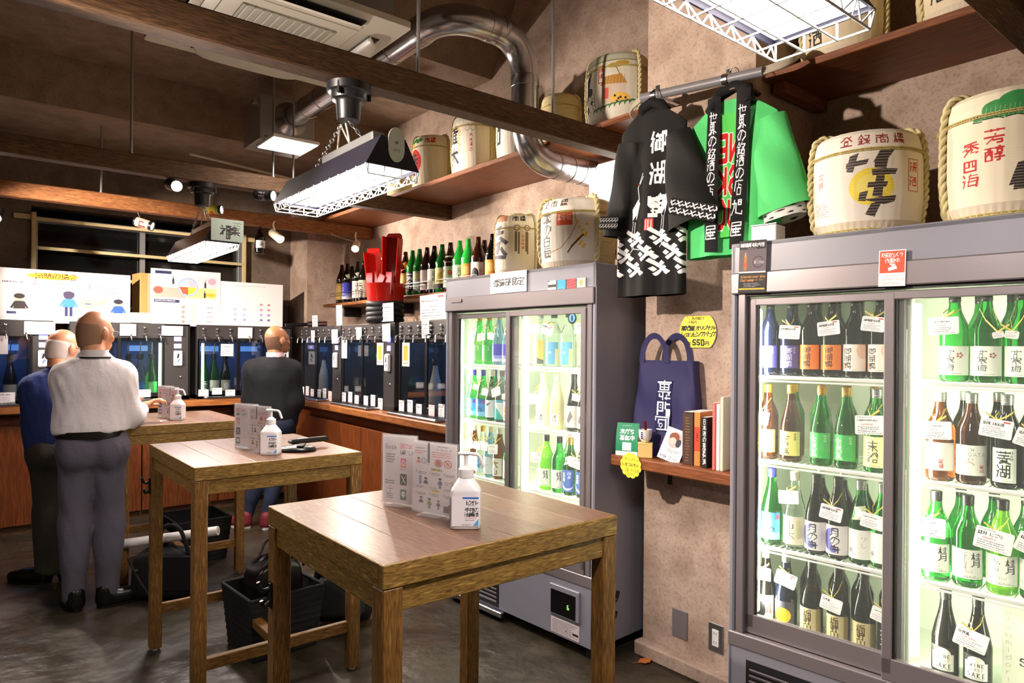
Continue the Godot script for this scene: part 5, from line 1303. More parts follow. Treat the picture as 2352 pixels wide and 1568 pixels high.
func build_fridges():
	F1 = at(Vector3(2.262, 0, -3.425), -87)
	F2 = at(Vector3(2.318, 0, -1.52), -84.5)
	fridge(F1, "grey glass-door fridge in the middle with the seasonal sign on its header", [[0.085, -0.06, 0.5, 0.85], [0.64, -0.07, 0.5, 0.8], [1.12, -0.07, -0.4, 0.45]])
	fridge(F2, "grey glass-door fridge at the right edge with two straw barrels on top", [[0.085, -0.06, 0.5, 1.0], [0.625, -0.07, 0.5, 1.0], [1.12, -0.07, -0.4, 0.45]])
	# right-hand fridge
	var n_ = "%s %s shelf, right-hand fridge"
	var P = [0.035, 0.132, 1.2]
	fill_shelf(F2, n_ % ["top", "left"], SHELVES[0], [
		[0.098, "glass_navy", "std", "cap_black", "l_purple", [0.03, 0.115, 1.1], [], []], [0.181, "glass_navy", "std", "cap_black", "l_purple", [0.03, 0.115, 1.1], ["tag_a", 0.165, 0.012, -0.05], []], [0.256, "glass_black", "std", "cap_black", "l_orange", [0.028, 0.118, 1.15], [], []],
		[0.333, "glass_black", "std", "cap_black", "l_orange", [0.028, 0.118, 1.15], ["tag_a", 0.178, 0.003, 0.12], []], [0.411, "glass_black", "std", "cap_black", "l_peach", [0.025, 0.12, 1.3], [], []], [0.494, "glass_black", "std", "cap_black", "l_peach", [0.025, 0.12, 1.3], ["tag_a", 0.19, -0.008, -0.12], []]])
	back_row(F2, n_ % ["top", "left"], SHELVES[0], [0.135, 0.22, 0.3, 0.375, 0.455, 0.53], "glass_black", "cap_black")
	fill_shelf(F2, n_ % ["top", "right"], SHELVES[0], [
		[0.716, "glass_green", "wide", "cap_black", "l_plum", [0.022, 0.115, 1.35], ["tag_e", 0.18, -0.02, 0.06, 0.085], []], [0.802, "glass_green", "wide", "cap_black", "l_plum", [0.022, 0.115, 1.35], ["tag_f", 0.15, 0.038, 0.2, 0.03], []], [0.893, "glass_green", "wide", "cap_black", "l_plum", [0.022, 0.115, 1.35], ["tag_f", 0.15, -0.014, -0.12, 0.036], []], [0.985, "glass_green", "wide", "cap_black", "l_plum", [0.022, 0.115, 1.35], [], []]])
	back_row(F2, n_ % ["top", "right"], SHELVES[0], [0.76, 0.845, 0.94], "glass_green_dark", "cap_black")
	fill_shelf(F2, n_ % ["second", "left"], SHELVES[1], [
		[0.092, "glass_brown", "std", "cap_gold", "l_yellow", [0.028, 0.115, 1.15], ["tag_b", 0.16, -0.012, -0.1], []], [0.184, "glass_brown", "slope", "cap_gold", "l_yellow", [0.024, 0.115, 1.2], [], []], [0.297, "glass_green", "slope", "cap_gold", "l_green", [0.028, 0.12, 1.2], [], []], [0.383, "glass_green", "slope", "cap_gold", "l_green", [0.028, 0.12, 1.2], [], []], [0.485, "glass_green", "wide", "cap_silver", "l_pale", [0.018, 0.125, 1.3], ["tag_e", 0.165, -0.006, 0.05, 0.1], []]])
	back_row(F2, n_ % ["second", "left"], SHELVES[1], [0.14, 0.235, 0.34, 0.43, 0.52], "glass_green_dark", "cap_gold")
	fill_shelf(F2, n_ % ["second", "right"], SHELVES[1], [
		[0.678, "glass_brown", "wide", "cap_silver", "l_white_red", [0.035, 0.125, 1.3], ["tag_e", 0.165, 0.0, 0.05, 0.088], []], [0.765, "glass_brown", "wide", "cap_silver", "l_niigata", [0.03, 0.125, 1.35], [], []], [0.858, "glass_black", "wide", "cap_silver", "l_hishi", [0.02, 0.125, 0.8], ["tag_c", 0.185, -0.018, -0.12, 0.086], []], [0.935, "glass_black", "wide", "cap_silver", "l_black", [0.02, 0.135, 1.1], ["tag_c", 0.16, -0.01, -0.3, 0.08], []], [1.02, "glass_black", "wide", "cap_silver", "l_black", [0.02, 0.135, 1.1], [], []]])
	back_row(F2, n_ % ["second", "right"], SHELVES[1], [0.72, 0.81, 0.9], "glass_black", "cap_silver")
	fill_shelf(F2, n_ % ["third", "left"], SHELVES[2], [
		[0.11, "glass_green_dark", "slope", "cap_blue", "l_blue", [0.022, 0.125, 1.25], [], []], [0.2, "glass_clear", "slope", "cap_white", "l_cream", [0.02, 0.125, 1.25], ["tag_e", 0.195, -0.01, 0.1, 0.075], []], [0.28, "glass_black", "slope", "cap_black", "l_moon", [0.016, 0.12, 1.3], [], []], [0.357, "glass_black", "slope", "cap_black", "l_moon", [0.016, 0.12, 1.3], ["tag_a", 0.165, -0.008, -0.14], []], [0.436, "glass_green", "slope", "cap_silver", "l_white", [0.018, 0.12, 1.35], [], [["l_white_disc", 0.155, 0.045, 0.006]]], [0.508, "glass_green", "slope", "cap_silver", "l_white", [0.018, 0.12, 1.35], ["tag_e", 0.16, -0.02, -0.12, 0.075], []]])
	back_row(F2, n_ % ["third", "left"], SHELVES[2], [0.245, 0.32, 0.4, 0.47], "glass_black", "cap_silver")
	fill_shelf(F2, n_ % ["third", "right"], SHELVES[2], [
		[0.668, "glass_green", "wide", "cap_black", "l_katsu", [0.03, 0.122, 1.3], ["tag_e", 0.175, -0.008, 0.02, 0.095], []], [0.757, "glass_green", "wide", "cap_black", "l_katsu", [0.03, 0.122, 1.3], [], []], [0.849, "glass_lime", "wide", "cap_black", "l_nigori", [0.03, 0.122, 1.3], ["tag_d", 0.168, -0.012, -0.14, 0.1], []], [0.935, "glass_green_dark", "wide", "cap_black", "l_katsu", [0.03, 0.122, 1.3], ["tag_d", 0.17, 0.0, -0.35, 0.09], []]])
	back_row(F2, n_ % ["third", "right"], SHELVES[2], [0.71, 0.8, 0.89], "glass_green_dark", "cap_black")
	fill_shelf(F2, n_ % ["lowest", "left"], SHELVES[3], [
		[0.085, "glass_black", "slope", "cap_silver", "l_red_dot", [0.022, 0.12, 1.2], ["tag_e", 0.2, 0.0, 0.04, 0.072], []], [0.165, "glass_navy", "slope", "cap_silver", "l_yellow_dot", [0.02, 0.115, 1.2], ["tag_a", 0.2, 0.012, -0.22, 0.08], []], [0.262, "glass_black", "slope", "cap_black", "l_gold", [0.02, 0.115, 1.3], [], []], [0.357, "glass_black", "slope", "cap_black", "l_gold", [0.02, 0.115, 1.3], ["tag_b", 0.155, -0.008, -0.16, 0.075], []], [0.445, "glass_black", "slope", "cap_black", "l_gold", [0.02, 0.115, 1.3], [], []], [0.53, "glass_navy", "slope", "cap_black", "l_black", [0.02, 0.115, 1.2], ["tag_e", 0.16, -0.012, -0.2, 0.07], []]], -0.14)
	back_row(F2, n_ % ["lowest", "left"], SHELVES[3], [0.21, 0.31, 0.4, 0.49], "glass_black", "cap_black")
	fill_shelf(F2, n_ % ["lowest", "right"], SHELVES[3], [
		[0.695, "glass_black", "slope", "cap_black", "l_wine", [0.03, 0.11, 1.1], [], []], [0.785, "glass_black", "slope", "cap_black", "l_wine", [0.03, 0.11, 1.1], ["tag_b", 0.16, -0.012, -0.22, 0.09], []]], -0.14)
	var bd = sheet_thing("sake_box_sleeve", "tall pale printed card standing at the right end of the lowest fridge shelf", "card", F2 * Transform3D(Basis(), Vector3(0.93, SHELVES[3] + 0.15, -0.14)), 0.16, 0.3, "l_stoky", 0.01)
	# middle fridge
	n_ = "%s %s shelf, middle fridge"
	fill_shelf(F1, n_ % ["top", "left"], SHELVES[0], [
		[0.16, "glass_green", "slope", "cap_gold", "l_green", [0.02, 0.115, 1.2], [], []], [0.25, "glass_green", "slope", "cap_gold", "l_green", [0.02, 0.115, 1.2], ["tag_e", 0.16, -0.02, 0.1, 0.07], []], [0.34, "glass_blue", "slope", "cap_white", "l_royal", [0.02, 0.12, 1.3], ["tag_f", 0.165, -0.02, -0.1, 0.062], []], [0.425, "glass_blue", "slope", "cap_white", "l_royal", [0.02, 0.12, 1.3], [], [["l_mini", 0.17, 0.045, 0.0]]]])
	fill_shelf(F1, n_ % ["top", "right"], SHELVES[0], [
		[0.68, "glass_clear", "slope", "cap_silver", "l_goldgrey", [0.015, 0.14, 1.2], ["tag_e", 0.2, -0.01, 0.05, 0.075], []], [0.78, "glass_clear", "wide", "cap_black", "l_skyblue", [0.015, 0.13, 1.25], ["tag_a", 0.195, -0.01, -0.3, 0.085], []], [0.885, "glass_clear", "wide", "cap_black", "l_skyblue", [0.015, 0.13, 1.25], [], []], [1.02, "glass_clear", "wide", "cap_black", "l_limited", [0.02, 0.135, 1.25], ["tag_e", 0.195, -0.01, -0.1, 0.085], []]])
	fill_shelf(F1, n_ % ["second", "left"], SHELVES[1], [
		[0.11, "glass_green", "slope", "cap_blue", "l_blue", [0.02, 0.12, 1.2], [], []], [0.197, "glass_green", "slope", "cap_blue", "l_blue", [0.02, 0.12, 1.2], ["tag_f", 0.19, -0.022, -0.15, 0.048], []], [0.282, "glass_green_dark", "slope", "cap_white", "l_bird", [0.02, 0.12, 1.2], ["tag_f", 0.165, -0.012, -0.1, 0.06], []], [0.365, "glass_blue", "slope", "cap_black", "l_teal", [0.015, 0.125, 1.25], ["tag_e", 0.17, 0.0, 0.3, 0.075], []], [0.44, "glass_navy", "slope", "cap_black", "l_orange_print", [0.015, 0.12, 1.2], ["tag_f", 0.15, 0.006, 0.1, 0.05], []]])
	back_row(F1, n_ % ["second", "left"], SHELVES[1], [0.15, 0.24, 0.32], "glass_green_dark", "cap_blue")
	fill_shelf(F1, n_ % ["second", "right"], SHELVES[1], [
		[0.705, "glass_milk", "slope", "cap_white", "l_bright", [0.02, 0.08, 1.0], ["tag_e", 0.15, -0.03, 0.02, 0.08], []], [0.805, "glass_cream", "slope", "cap_white", "l_bright", [0.02, 0.08, 1.0], [], []], [0.925, "glass_black", "slope", "cap_black", "l_feather", [0.02, 0.13, 1.25], [], []], [1.0, "glass_black", "slope", "cap_black", "l_feather", [0.02, 0.13, 1.25], ["tag_f", 0.175, -0.02, -0.12, 0.055], []], [1.07, "glass_black", "slope", "cap_black", "l_white_red", [0.02, 0.13, 1.25], [], []]])
	fill_shelf(F1, n_ % ["third", "left"], SHELVES[2], [
		[0.12, "glass_brown", "slope", "cap_white", "l_dots", [0.02, 0.12, 1.2], ["tag_e", 0.175, 0.0, 0.1, 0.075], []], [0.195, "glass_clear", "slope", "cap_gold", "l_blue_kanji", [0.025, 0.12, 1.2], ["tag_e", 0.175, 0.0, -0.1, 0.065], []], [0.27, "glass_blue", "slope", "cap_white", "l_ring", [0.02, 0.12, 1.2], ["tag_f", 0.18, -0.01, -0.05, 0.075], []], [0.352, "glass_brown", "slope", "cap_white", "l_gold_kanji", [0.02, 0.12, 1.2], ["tag_e", 0.17, -0.01, 0.1, 0.085], []], [0.44, "glass_green", "slope", "cap_silver", "l_white", [0.018, 0.12, 1.3], [], []]])
	fill_shelf(F1, n_ % ["third", "right"], SHELVES[2], [
		[0.73, "glass_lime", "wide", "cap_black", "l_katsu", [0.025, 0.115, 1.25], ["tag_f", 0.17, -0.025, 0.02, 0.075], []], [0.825, "glass_green", "wide", "cap_black", "l_nigori", [0.025, 0.12, 1.25], [], []], [0.905, "glass_green_dark", "slope", "cap_gold", "l_wave", [0.02, 0.13, 1.3], [], [["l_mini", 0.155, 0.04, 0.01]]], [0.995, "glass_green_dark", "slope", "cap_gold", "l_wave", [0.02, 0.13, 1.3], ["tag_f", 0.175, -0.02, -0.15, 0.078], []], [1.075, "glass_brown", "slope", "cap_gold", "l_yellow", [0.02, 0.13, 1.3], [], []]])
	back_row(F1, n_ % ["third", "right"], SHELVES[2], [0.775, 0.87, 0.955], "glass_green_dark", "cap_gold")
	# prints and stickers on the fridges
	sheet_thing("paper_sign", "white paper sign with large black signs on the header of the middle fridge", "sign", F1 * Transform3D(Basis(), Vector3(0.565, 1.835, 0.006)), 0.292, 0.112, "season_sign")
	for k in 4:
		sheet_thing("fridge_magnet", ["black and white square magnet", "turquoise square magnet", "red square magnet", "cream and orange square magnet"][k] + " on the header of the middle fridge", "magnet", F1 * Transform3D(Basis(), Vector3([0.897, 0.962, 1.03, 1.093][k], 1.792, 0.004)), 0.055, 0.058, "magnet_%d" % k, 0.006)
	var st := MB.new()
	st.T = Transform3D(Basis(Vector3.RIGHT, PI / 2), Vector3.ZERO)
	st.lathe([Vector2(0, 0.001), Vector2(0.028, 0.001), Vector2(0.028, 0)], 20)
	var s2 = thing("round_sticker", "round black and blue penguin sticker on the glass of the middle fridge", "sticker", F1 * Transform3D(Basis(), Vector3(1.03, 1.63, 0.0)))
	part(s2, "rim", st, M.black_plastic)
	var si := MB.new()
	si.T = Transform3D(Basis(Vector3.RIGHT, PI / 2), Vector3(0, 0, 0.001))
	si.lathe([Vector2(0, 0.001), Vector2(0.02, 0.001), Vector2(0.02, 0)], 20)
	part(s2, "disc", si, M.cap_sky)
	part(s2, "figure", bx(Vector3(0, 0, 0.0025), Vector3(0.009, 0.026, 0.001), 0.0004), M.black_plastic)
	var wp = sheet_thing("wine_award_poster", "small dark award poster with a bottle picture taped to the right-hand fridge", "poster", F2 * Transform3D(Basis(Vector3.BACK, -0.03), Vector3(0.095, 1.795, 0.018)), 0.106, 0.196, "wine_poster", 0.002)
	sheet_thing("camera_warning_sign", "orange and white security camera sticker on the right-hand fridge header", "sign", F2 * Transform3D(Basis(Vector3.BACK, -0.02), Vector3(0.572, 1.752, 0.016)), 0.08, 0.118, "camera_sign")
	solo("fridge_nameplate", bx(Vector3.ZERO, Vector3(0.1, 0.02, 0.003), 0.001), M.fridge_frame, "little nameplate strip on the header rail of the middle fridge", "nameplate", F1 * Transform3D(Basis(), Vector3(0.12, 1.755, 0.016)))
	var cb = thing("switch_box", "small white steel box on top of the right-hand fridge behind the coat", "box", F2 * Transform3D(Basis(), Vector3(0.1, 1.89, -0.1)))
	part(cb, "body", bx(Vector3(0.0, 0.035, 0), Vector3(0.1, 0.07, 0.08), 0.003), M.white_plastic)
	part(cb, "lid", bx(Vector3(0.0, 0.072, 0), Vector3(0.104, 0.006, 0.084), 0.002), M.steel)
# ---------------------------------------------------------------- straw-wrapped sake barrels
func barrel(xf: Transform3D, r: float, h: float, art_: String, label: String, half := 1.15, turn := 0.0, ropes := [-1.25, 1.25], stamp := false):
	var t = thing("straw_barrel", label, "barrel", xf * Transform3D(Basis(Vector3.UP, turn), Vector3.ZERO), "straw-wrapped sake barrels")
	var prof = [Vector2(0.0, 0.004), Vector2(r * 0.78, 0.0), Vector2(r * 0.86, 0.012), Vector2(r * 0.955, h * 0.12), Vector2(r * 1.0, h * 0.35), Vector2(r * 1.0, h * 0.7), Vector2(r * 0.97, h * 0.86), Vector2(r * 0.92, h * 0.945), Vector2(r * 0.84, h * 0.985), Vector2(r * 0.6, h), Vector2(0, h)]
	var m := MB.new()
	# ribbed matting
	var pr = []
	for i in prof.size() - 1:
		var k = maxi(1, int(absf(prof[i + 1].y - prof[i].y) / 0.012))
		for j in k:
			var p = prof[i].lerp(prof[i + 1], float(j) / k)
			if j % 2 == 1: p.x += 0.0018
			pr.append(p)
	pr.append(prof[-1])
	m.lathe(pr, 40)
	part(t, "straw_mat", m, M.straw)
	# printed wrap on the front
	var P = []
	for i in range(3, 9):
		var row = PackedVector3Array()
		for j in 33:
			var a = -half + 2 * half * j / 32.0
			var rr = prof[i].x + 0.004 + 0.0012 * sin(j * 2.3 + i)
			row.append(Vector3(rr * sin(a), prof[i].y, rr * cos(a)))
		P.append(row)
	var w := MB.new()
	_grid_y(w, P, ART[art_], prof[3].y, prof[8].y)
	part(t, "printed_wrap", w, M.print)
	# pleated lower hem of the wrap
	var hem := MB.new()
	var H = []
	for i in 4:
		var row = PackedVector3Array()
		for j in 65:
			var a = -half + 2 * half * j / 64.0
			var f = i / 3.0
			var rr = lerpf(r * 0.87, prof[3].x + 0.004, f) + 0.003 * sin(j * 1.9) * (1 - f) + 0.003
			row.append(Vector3(rr * sin(a), lerpf(0.008, prof[3].y, f), rr * cos(a)))
		H.append(row)
	hem.grid(H)
	part(t, "hem", hem, M.wrap_white)
	# thick twisted ropes up the sides and over the lid
	for a in ropes:
		var path = []
		for p in [Vector2(r * 0.8, 0.012), Vector2(r * 0.97, h * 0.12), Vector2(r * 1.04, h * 0.35), Vector2(r * 1.04, h * 0.7), Vector2(r * 1.01, h * 0.88), Vector2(r * 0.94, h * 0.99), Vector2(r * 0.8, h * 1.03), Vector2(r * 0.5, h * 1.02), Vector2(0.02, h * 1.015)]:
			path.append(Vector3(p.x * sin(a), p.y, p.x * cos(a)))
		var q := MB.new()
		q.rope(path, r * 0.062, r * 0.3, 6)
		part(t, "side_rope", q, M.rope_straw)
	var bow := MB.new()
	var bp = []
	for k in 17:
		var a = TAU * k / 16.0
		bp.append(Vector3(0.1 * r * 4 * cos(a) * 0.8, h * 1.04, 0.25 * r * sin(a)))
	bow.rope(bp, r * 0.06, r * 0.3, 6)
	part(t, "lid_rope", bow, M.rope_straw)
	# thin band ropes
	for y in [0.775, 0.035]:
		var tp = []
		var rr = r * (1.0 if y > 0.5 else 0.9) + 0.004
		for k in 41:
			var a = TAU * k / 40.0
			tp.append(Vector3(rr * sin(a), h * y, rr * cos(a)))
		for s in 2:
			var b2 := MB.new()
			var sp = []
			for p in tp: sp.append(p + Vector3(0, s * r * 0.032, 0))
			b2.rope(sp, r * 0.016, r * 0.09, 4)
			part(t, "band_rope", b2, M.twine)
	if stamp:
		var sm_ := MB.new()
		var S = []
		for y in [h * 0.2, h * 0.68]:
			var row = PackedVector3Array()
			for j in 7:
				var a = 1.72 + 0.42 * j / 6.0
				row.append(Vector3((r + 0.003) * sin(a), y, (r + 0.003) * cos(a)))
			S.append(row)
		sm_.grid(S, false, ART.barrel_stamp)
		part(t, "stamp", sm_, M.print)
	return t

func _grid_y(m: MB, P: Array, r: Rect2, y0: float, y1: float):   # rows spaced unevenly: the print follows the height
	for i in P.size() - 1:
		var f0 = (P[i][0].y - y0) / (y1 - y0)
		var f1 = (P[i + 1][0].y - y0) / (y1 - y0)
		m.grid([P[i], P[i + 1]], false, Rect2(r.position.x, r.position.y + r.size.y * (1 - f1), r.size.x, r.size.y * (f1 - f0)))

func build_barrels():
	sm("hanger_wood", rgb(60, 30, 24), 0.4)
	var wm = sm("wrap_white", rgb(238, 224, 198), 0.7)
	barrel(F2 * at(Vector3(0.4, 1.89, -0.25)), 0.186, 0.37, "barrel_a", "white-wrapped barrel with a yellow sun and black brush writing on the right-hand fridge", 1.2, 0.4, [-1.3, 1.3])
	barrel(F2 * at(Vector3(0.84, 1.89, -0.26)), 0.2, 0.41, "barrel_b", "large straw-coloured barrel with a green pine print at the right edge on the fridge", 1.15, 0.33, [-1.22, 1.25])
	barrel(F1 * at(Vector3(0.328, 1.89, -0.27)), 0.124, 0.36, "barrel_c", "slim barrel with a grey lion print beside the bottle row on the middle fridge", 1.22, 0.55, [1.3, -1.35])
	barrel(F1 * at(Vector3(0.79, 1.89, -0.3)), 0.205, 0.38, "barrel_d", "wide barrel with an orange stamp and plum branch on the middle fridge", 0.95, 0.36, [0.86, -1.0], true)
	var y = 2.66
	barrel(at(Vector3(2.82, y, -4.92), -90), 0.13, 0.33, "barrel_e", "plain clay-coloured barrel half hidden behind the lamp at the left of the long shelf", 0.4, 3.0, [0.8, -0.8])
	barrel(at(Vector3(2.82, y, -4.465), -90), 0.155, 0.42, "barrel_e", "barrel with a big red sun print on the long shelf", 1.15, 0.6, [1.24, -1.2])
	barrel(at(Vector3(2.82, y, -3.9), -90), 0.168, 0.43, "barrel_f", "barrel with two tall black brush signs next to the red sun barrel", 1.08, 0.42, [1.14, -1.15])
	barrel(at(Vector3(2.82, y, -3.43), -90), 0.14, 0.4, "barrel_g", "barrel mostly hidden by the vertical steel duct on the long shelf", 1.0, 0.2, [1.1, -1.1])
	barrel(at(Vector3(2.86, y, -3.08), -90), 0.12, 0.36, "barrel_g", "bare straw barrel peeping out to the right of the vertical duct", 0.4, 3.0, [0.7, -0.7])
	barrel(at(Vector3(2.82, y, -2.555), -90), 0.178, 0.4, "barrel_h", "barrel with a shrine and pine picture at the right end of the long shelf", 1.02, 0.22, [1.1, -1.1])
	barrel(at(Vector3(2.88, y, -1.36), -90), 0.17, 0.36, "barrel_i", "straw barrel with a green leaf print behind the nearest lamp on the upper right shelf", 1.0, 0.4, [1.1, -1.1])
	barrel(at(Vector3(2.88, y, -0.9), -90), 0.17, 0.38, "barrel_i", "straw barrel cut by the top edge on the upper right shelf", 1.0, 0.35, [1.1, -1.1])

# ---------------------------------------------------------------- rail and happi coats
func coat_body(w_top: float, w_bot: float, h: float, d: float, rip: float, y_top: float, seed_: float, neck: float) -> Array:   # closed rings, top to hem reversed
	var rows = []
	var K = 64
	var R_ = 26
	for i in R_:
		var f = 1.0 - float(i) / (R_ - 1)   # from hem (1) up to the shoulder (0)
		var row = PackedVector3Array()
		for j in K:
			var a = TAU * j / K
			var ca = cos(a)
			var sa = sin(a)
			var hw = lerpf(w_top, w_bot, pow(f, 0.7))
			var x = hw * signf(sa) * pow(absf(sa), 0.75)
			var fold = rip * f * (sin(x * 38 + seed_ + f * 1.5) * 0.5 + sin(x * 71 + seed_ * 2.0) * 0.3)
			var z = d * (0.35 + 0.65 * f) * signf(ca) * pow(absf(ca), 0.7) + fold
			var drop = 0.0
			if f < 0.3: drop = (1.0 - f / 0.3) * 0.085 * pow(clampf((absf(x) - neck) / maxf(0.01, w_top - neck), 0, 1), 1.2)
			row.append(Vector3(x, y_top - f * h - drop, z))
		rows.append(row)
	return rows

func planar_uv(m: MB, rows: Array, r: Rect2, x0: float, x1: float, y0: float, y1: float):
	m.grid(rows, true)
	for i in m.v.size():
		var p = m.v[i]
		m.uv[i] = Vector2(r.position.x + r.size.x * clampf((p.x - x0) / (x1 - x0), 0, 1), r.end.y - r.size.y * clampf((p.y - y0) / (y1 - y0), 0, 1))

func sleeve(from: Vector3, to: Vector3, w0: float, w1: float, d: float, seed_: float) -> Array:
	var rows = []
	var dir = to - from
	var side = Vector3(dir.y, -dir.x, 0).normalized()
	for i in 16:
		var f = maxf(0.0, (i - 2) / 13.0)
		var row = PackedVector3Array()
		for j in 32:
			var a = TAU * j / 32
			var w = lerpf(w0, w1, pow(f, 0.8)) * [0.05, 0.7, 1.0][mini(i, 2)]
			var ca = cos(a)
			var sa = sin(a)
			var q = from + dir * f + side * (w * signf(ca) * pow(absf(ca), 0.8)) + Vector3(0, 0, d * (0.55 + f * 0.6) * [0.1, 0.8, 1.0][mini(i, 2)] * sa + 0.006 * sin(f * 9 + seed_ + ca * 3))
			row.append(q)
		rows.append(row)
	return rows

func hanger(t: Node, y: float, w: float, mat: Material):
	var p = []
	for k in 13:
		var f = k / 6.0 - 1.0
		p.append(Vector3(f * w, y - 0.055 * f * f, 0.0))
	var m := MB.new()
	m.tube(p, 0.011, 8)
	part(t, "hanger", m, mat)
	var hk := MB.new()
	var q = [Vector3(0, y, 0)]
	for k in 9:
		var a = -PI / 2 + PI * 1.25 * k / 8.0
		q.append(Vector3(0.026 * cos(a) * 0.9, y + 0.06 + 0.026 * sin(a), 0.0))
	hk.tube(q, 0.0022, 6)
	part(t, "hook", hk, M.steel)

func build_rail_and_coats():
	var t = thing("conduit_rail", "grey pipe rail with clamps fixed along the pillar, carrying the coats", "rail")
	var p0 = Vector3(2.42, 2.63, -2.06)
	var p1 = Vector3(2.5, 2.6, -1.5)
	var m := MB.new()
	m.tube([p0, p1], 0.02, 16)
	part(t, "pipe", m, M.grey_pipe)
	var cb := MB.new()
	for k in 4:
		var o = Vector3(0.004 * (k - 1.5), 0.009 * (k - 1.5), 0)
		cb.tube(bend([p0.lerp(p1, 0.98) + o, p1 + Vector3(0.04, 0.02, 0.1) + o, Vector3(2.64, 2.68 + 0.01 * k, -1.42), Vector3(2.9, 2.7, -1.5)], 0.06), 0.006, 6)
		cb.tube(bend([p0 + o, p0 + Vector3(0, -0.03, -0.08) + o, Vector3(2.6, 2.56, -2.2), Vector3(2.8, 2.56, -2.23)], 0.05), 0.006, 6)
	part(t, "cables", cb, M.cable)
	for f in [0.12, 0.72]:
		var c = p0.lerp(p1, f)
		var k := MB.new()
		k.tube([c - (p1 - p0).normalized() * 0.012, c + (p1 - p0).normalized() * 0.012], 0.025, 16)
		k.box(c + Vector3(0.08, 0.0, 0), Vector3(0.18, 0.012, 0.024), 0.002)
		k.box(c + Vector3(0.02, 0.0, 0), Vector3(0.006, 0.1, 0.024), 0.002)
		part(t, "clamp", k, M.steel)
	# black coat (its back to the room)
	var b = thing("happi_coat", "black happi coat with white crane and key-fret print hung in front", "coat", at(Vector3(2.4, 0, -1.975), -82))
	var body := MB.new()
	planar_uv(body, coat_body(0.165, 0.172, 0.83, 0.045, 0.028, 2.55, 1.0, 0.05), ART.coat_black, -0.175, 0.175, 1.72, 2.55)
	part(b, "coat_body", body, M.print_cloth)
	var s1 := MB.new()
	s1.grid(sleeve(Vector3(0.12, 2.42, 0.0), Vector3(0.225, 2.02, 0.02), 0.06, 0.13, 0.055, 1.0), true, Rect2(), true)
	part(b, "sleeve", s1, M.cloth_black)
	var s2 := MB.new()
	s2.grid(sleeve(Vector3(-0.12, 2.42, 0.0), Vector3(-0.185, 2.0, -0.02), 0.06, 0.085, 0.055, 4.0), true, Rect2(), true)
	part(b, "sleeve", s2, M.cloth_black)
	for e in [[Vector3(0.24, 2.06, 0.085), 0.22, 0.07, -0.28], [Vector3(-0.195, 2.06, 0.06), 0.1, 0.06, -0.1]]:
		var f := MB.new()
		f.T = Transform3D(Basis(Vector3.BACK, e[3]), e[0])
		f.quad(Vector3(-e[1] / 2, -e[2] / 2, 0), Vector3(e[1] / 2, -e[2] / 2, 0), Vector3(e[1] / 2, e[2] / 2, 0), Vector3(-e[1] / 2, e[2] / 2, 0), ART.sleeve_fret)
		part(b, "sleeve_band", f, M.print_cloth)
	var nk := MB.new()
	nk.tube([Vector3(-0.062, 2.53, -0.01), Vector3(-0.045, 2.56, 0.012), Vector3(0, 2.575, 0.02), Vector3(0.045, 2.56, 0.012), Vector3(0.062, 2.53, -0.01)], 0.024, 10)
	part(b, "collar", nk, M.cloth_black)
	hanger(b, 2.555, 0.1, M.hanger_wood)
	# green coat, open front
	var g = thing("happi_coat", "bright green happi coat with black lettered lapels hanging open", "coat", at(Vector3(2.475, 0, -1.62), -84))
	var gb := MB.new()
	gb.grid(coat_body(0.19, 0.205, 0.64, 0.05, 0.022, 2.51, 3.0, 0.06), true)
	part(g, "coat_body", gb, M.happi_green)
	for e in [[Vector3(0.15, 2.4, 0.0), Vector3(0.235, 2.02, 0.03), 0.07, 0.105, 2.0], [Vector3(-0.15, 2.4, -0.01), Vector3(-0.21, 2.05, -0.02), 0.07, 0.1, 5.0]]:
		var s := MB.new()
		s.grid(sleeve(e[0], e[1], e[2], e[3], 0.055, e[4]), true, Rect2(), true)
		part(g, "sleeve", s, M.happi_green)
	var dots := MB.new()
	var dr = sleeve(Vector3(0.222, 2.07, 0.03), Vector3(0.238, 1.985, 0.035), 0.1, 0.08, 0.05, 2.0)
	dots.grid(dr, true, ART.dots, true)
	part(g, "sleeve_lining", dots, M.print_cloth)
	var lin := MB.new()
	lin.quad(Vector3(-0.055, 1.94, 0.056), Vector3(0.055, 1.94, 0.056), Vector3(0.055, 2.45, 0.03), Vector3(-0.055, 2.45, 0.03), ART.coat_lining)
	part(g, "lining", lin, M.print_cloth)
	for s in [-1, 1]:
		var P = []
		for k in 9:
			var f = k / 8.0
			var y = lerpf(1.885, 2.53, f)
			var xc = s * lerpf(0.058, 0.068, pow(f, 2.0))
			var z = lerpf(0.072, 0.04, f) + 0.008 * sin(f * 6 + s)
			P.append(PackedVector3Array([Vector3(xc - 0.03, y, z), Vector3(xc, y, z + 0.006), Vector3(xc + 0.03, y, z)]))
		var lp := MB.new()
		lp.grid(P, false, ART.coat_band)
		part(g, "lapel", lp, M.print_cloth)
	var gk := MB.new()
	gk.tube([Vector3(-0.085, 2.47, 0.03), Vector3(-0.06, 2.545, 0.0), Vector3(0, 2.575, -0.015), Vector3(0.06, 2.545, 0.0), Vector3(0.085, 2.47, 0.03)], 0.026, 10)
	part(g, "collar", gk, M.cloth_black)
	hanger(g, 2.56, 0.11, M.hanger_wood)
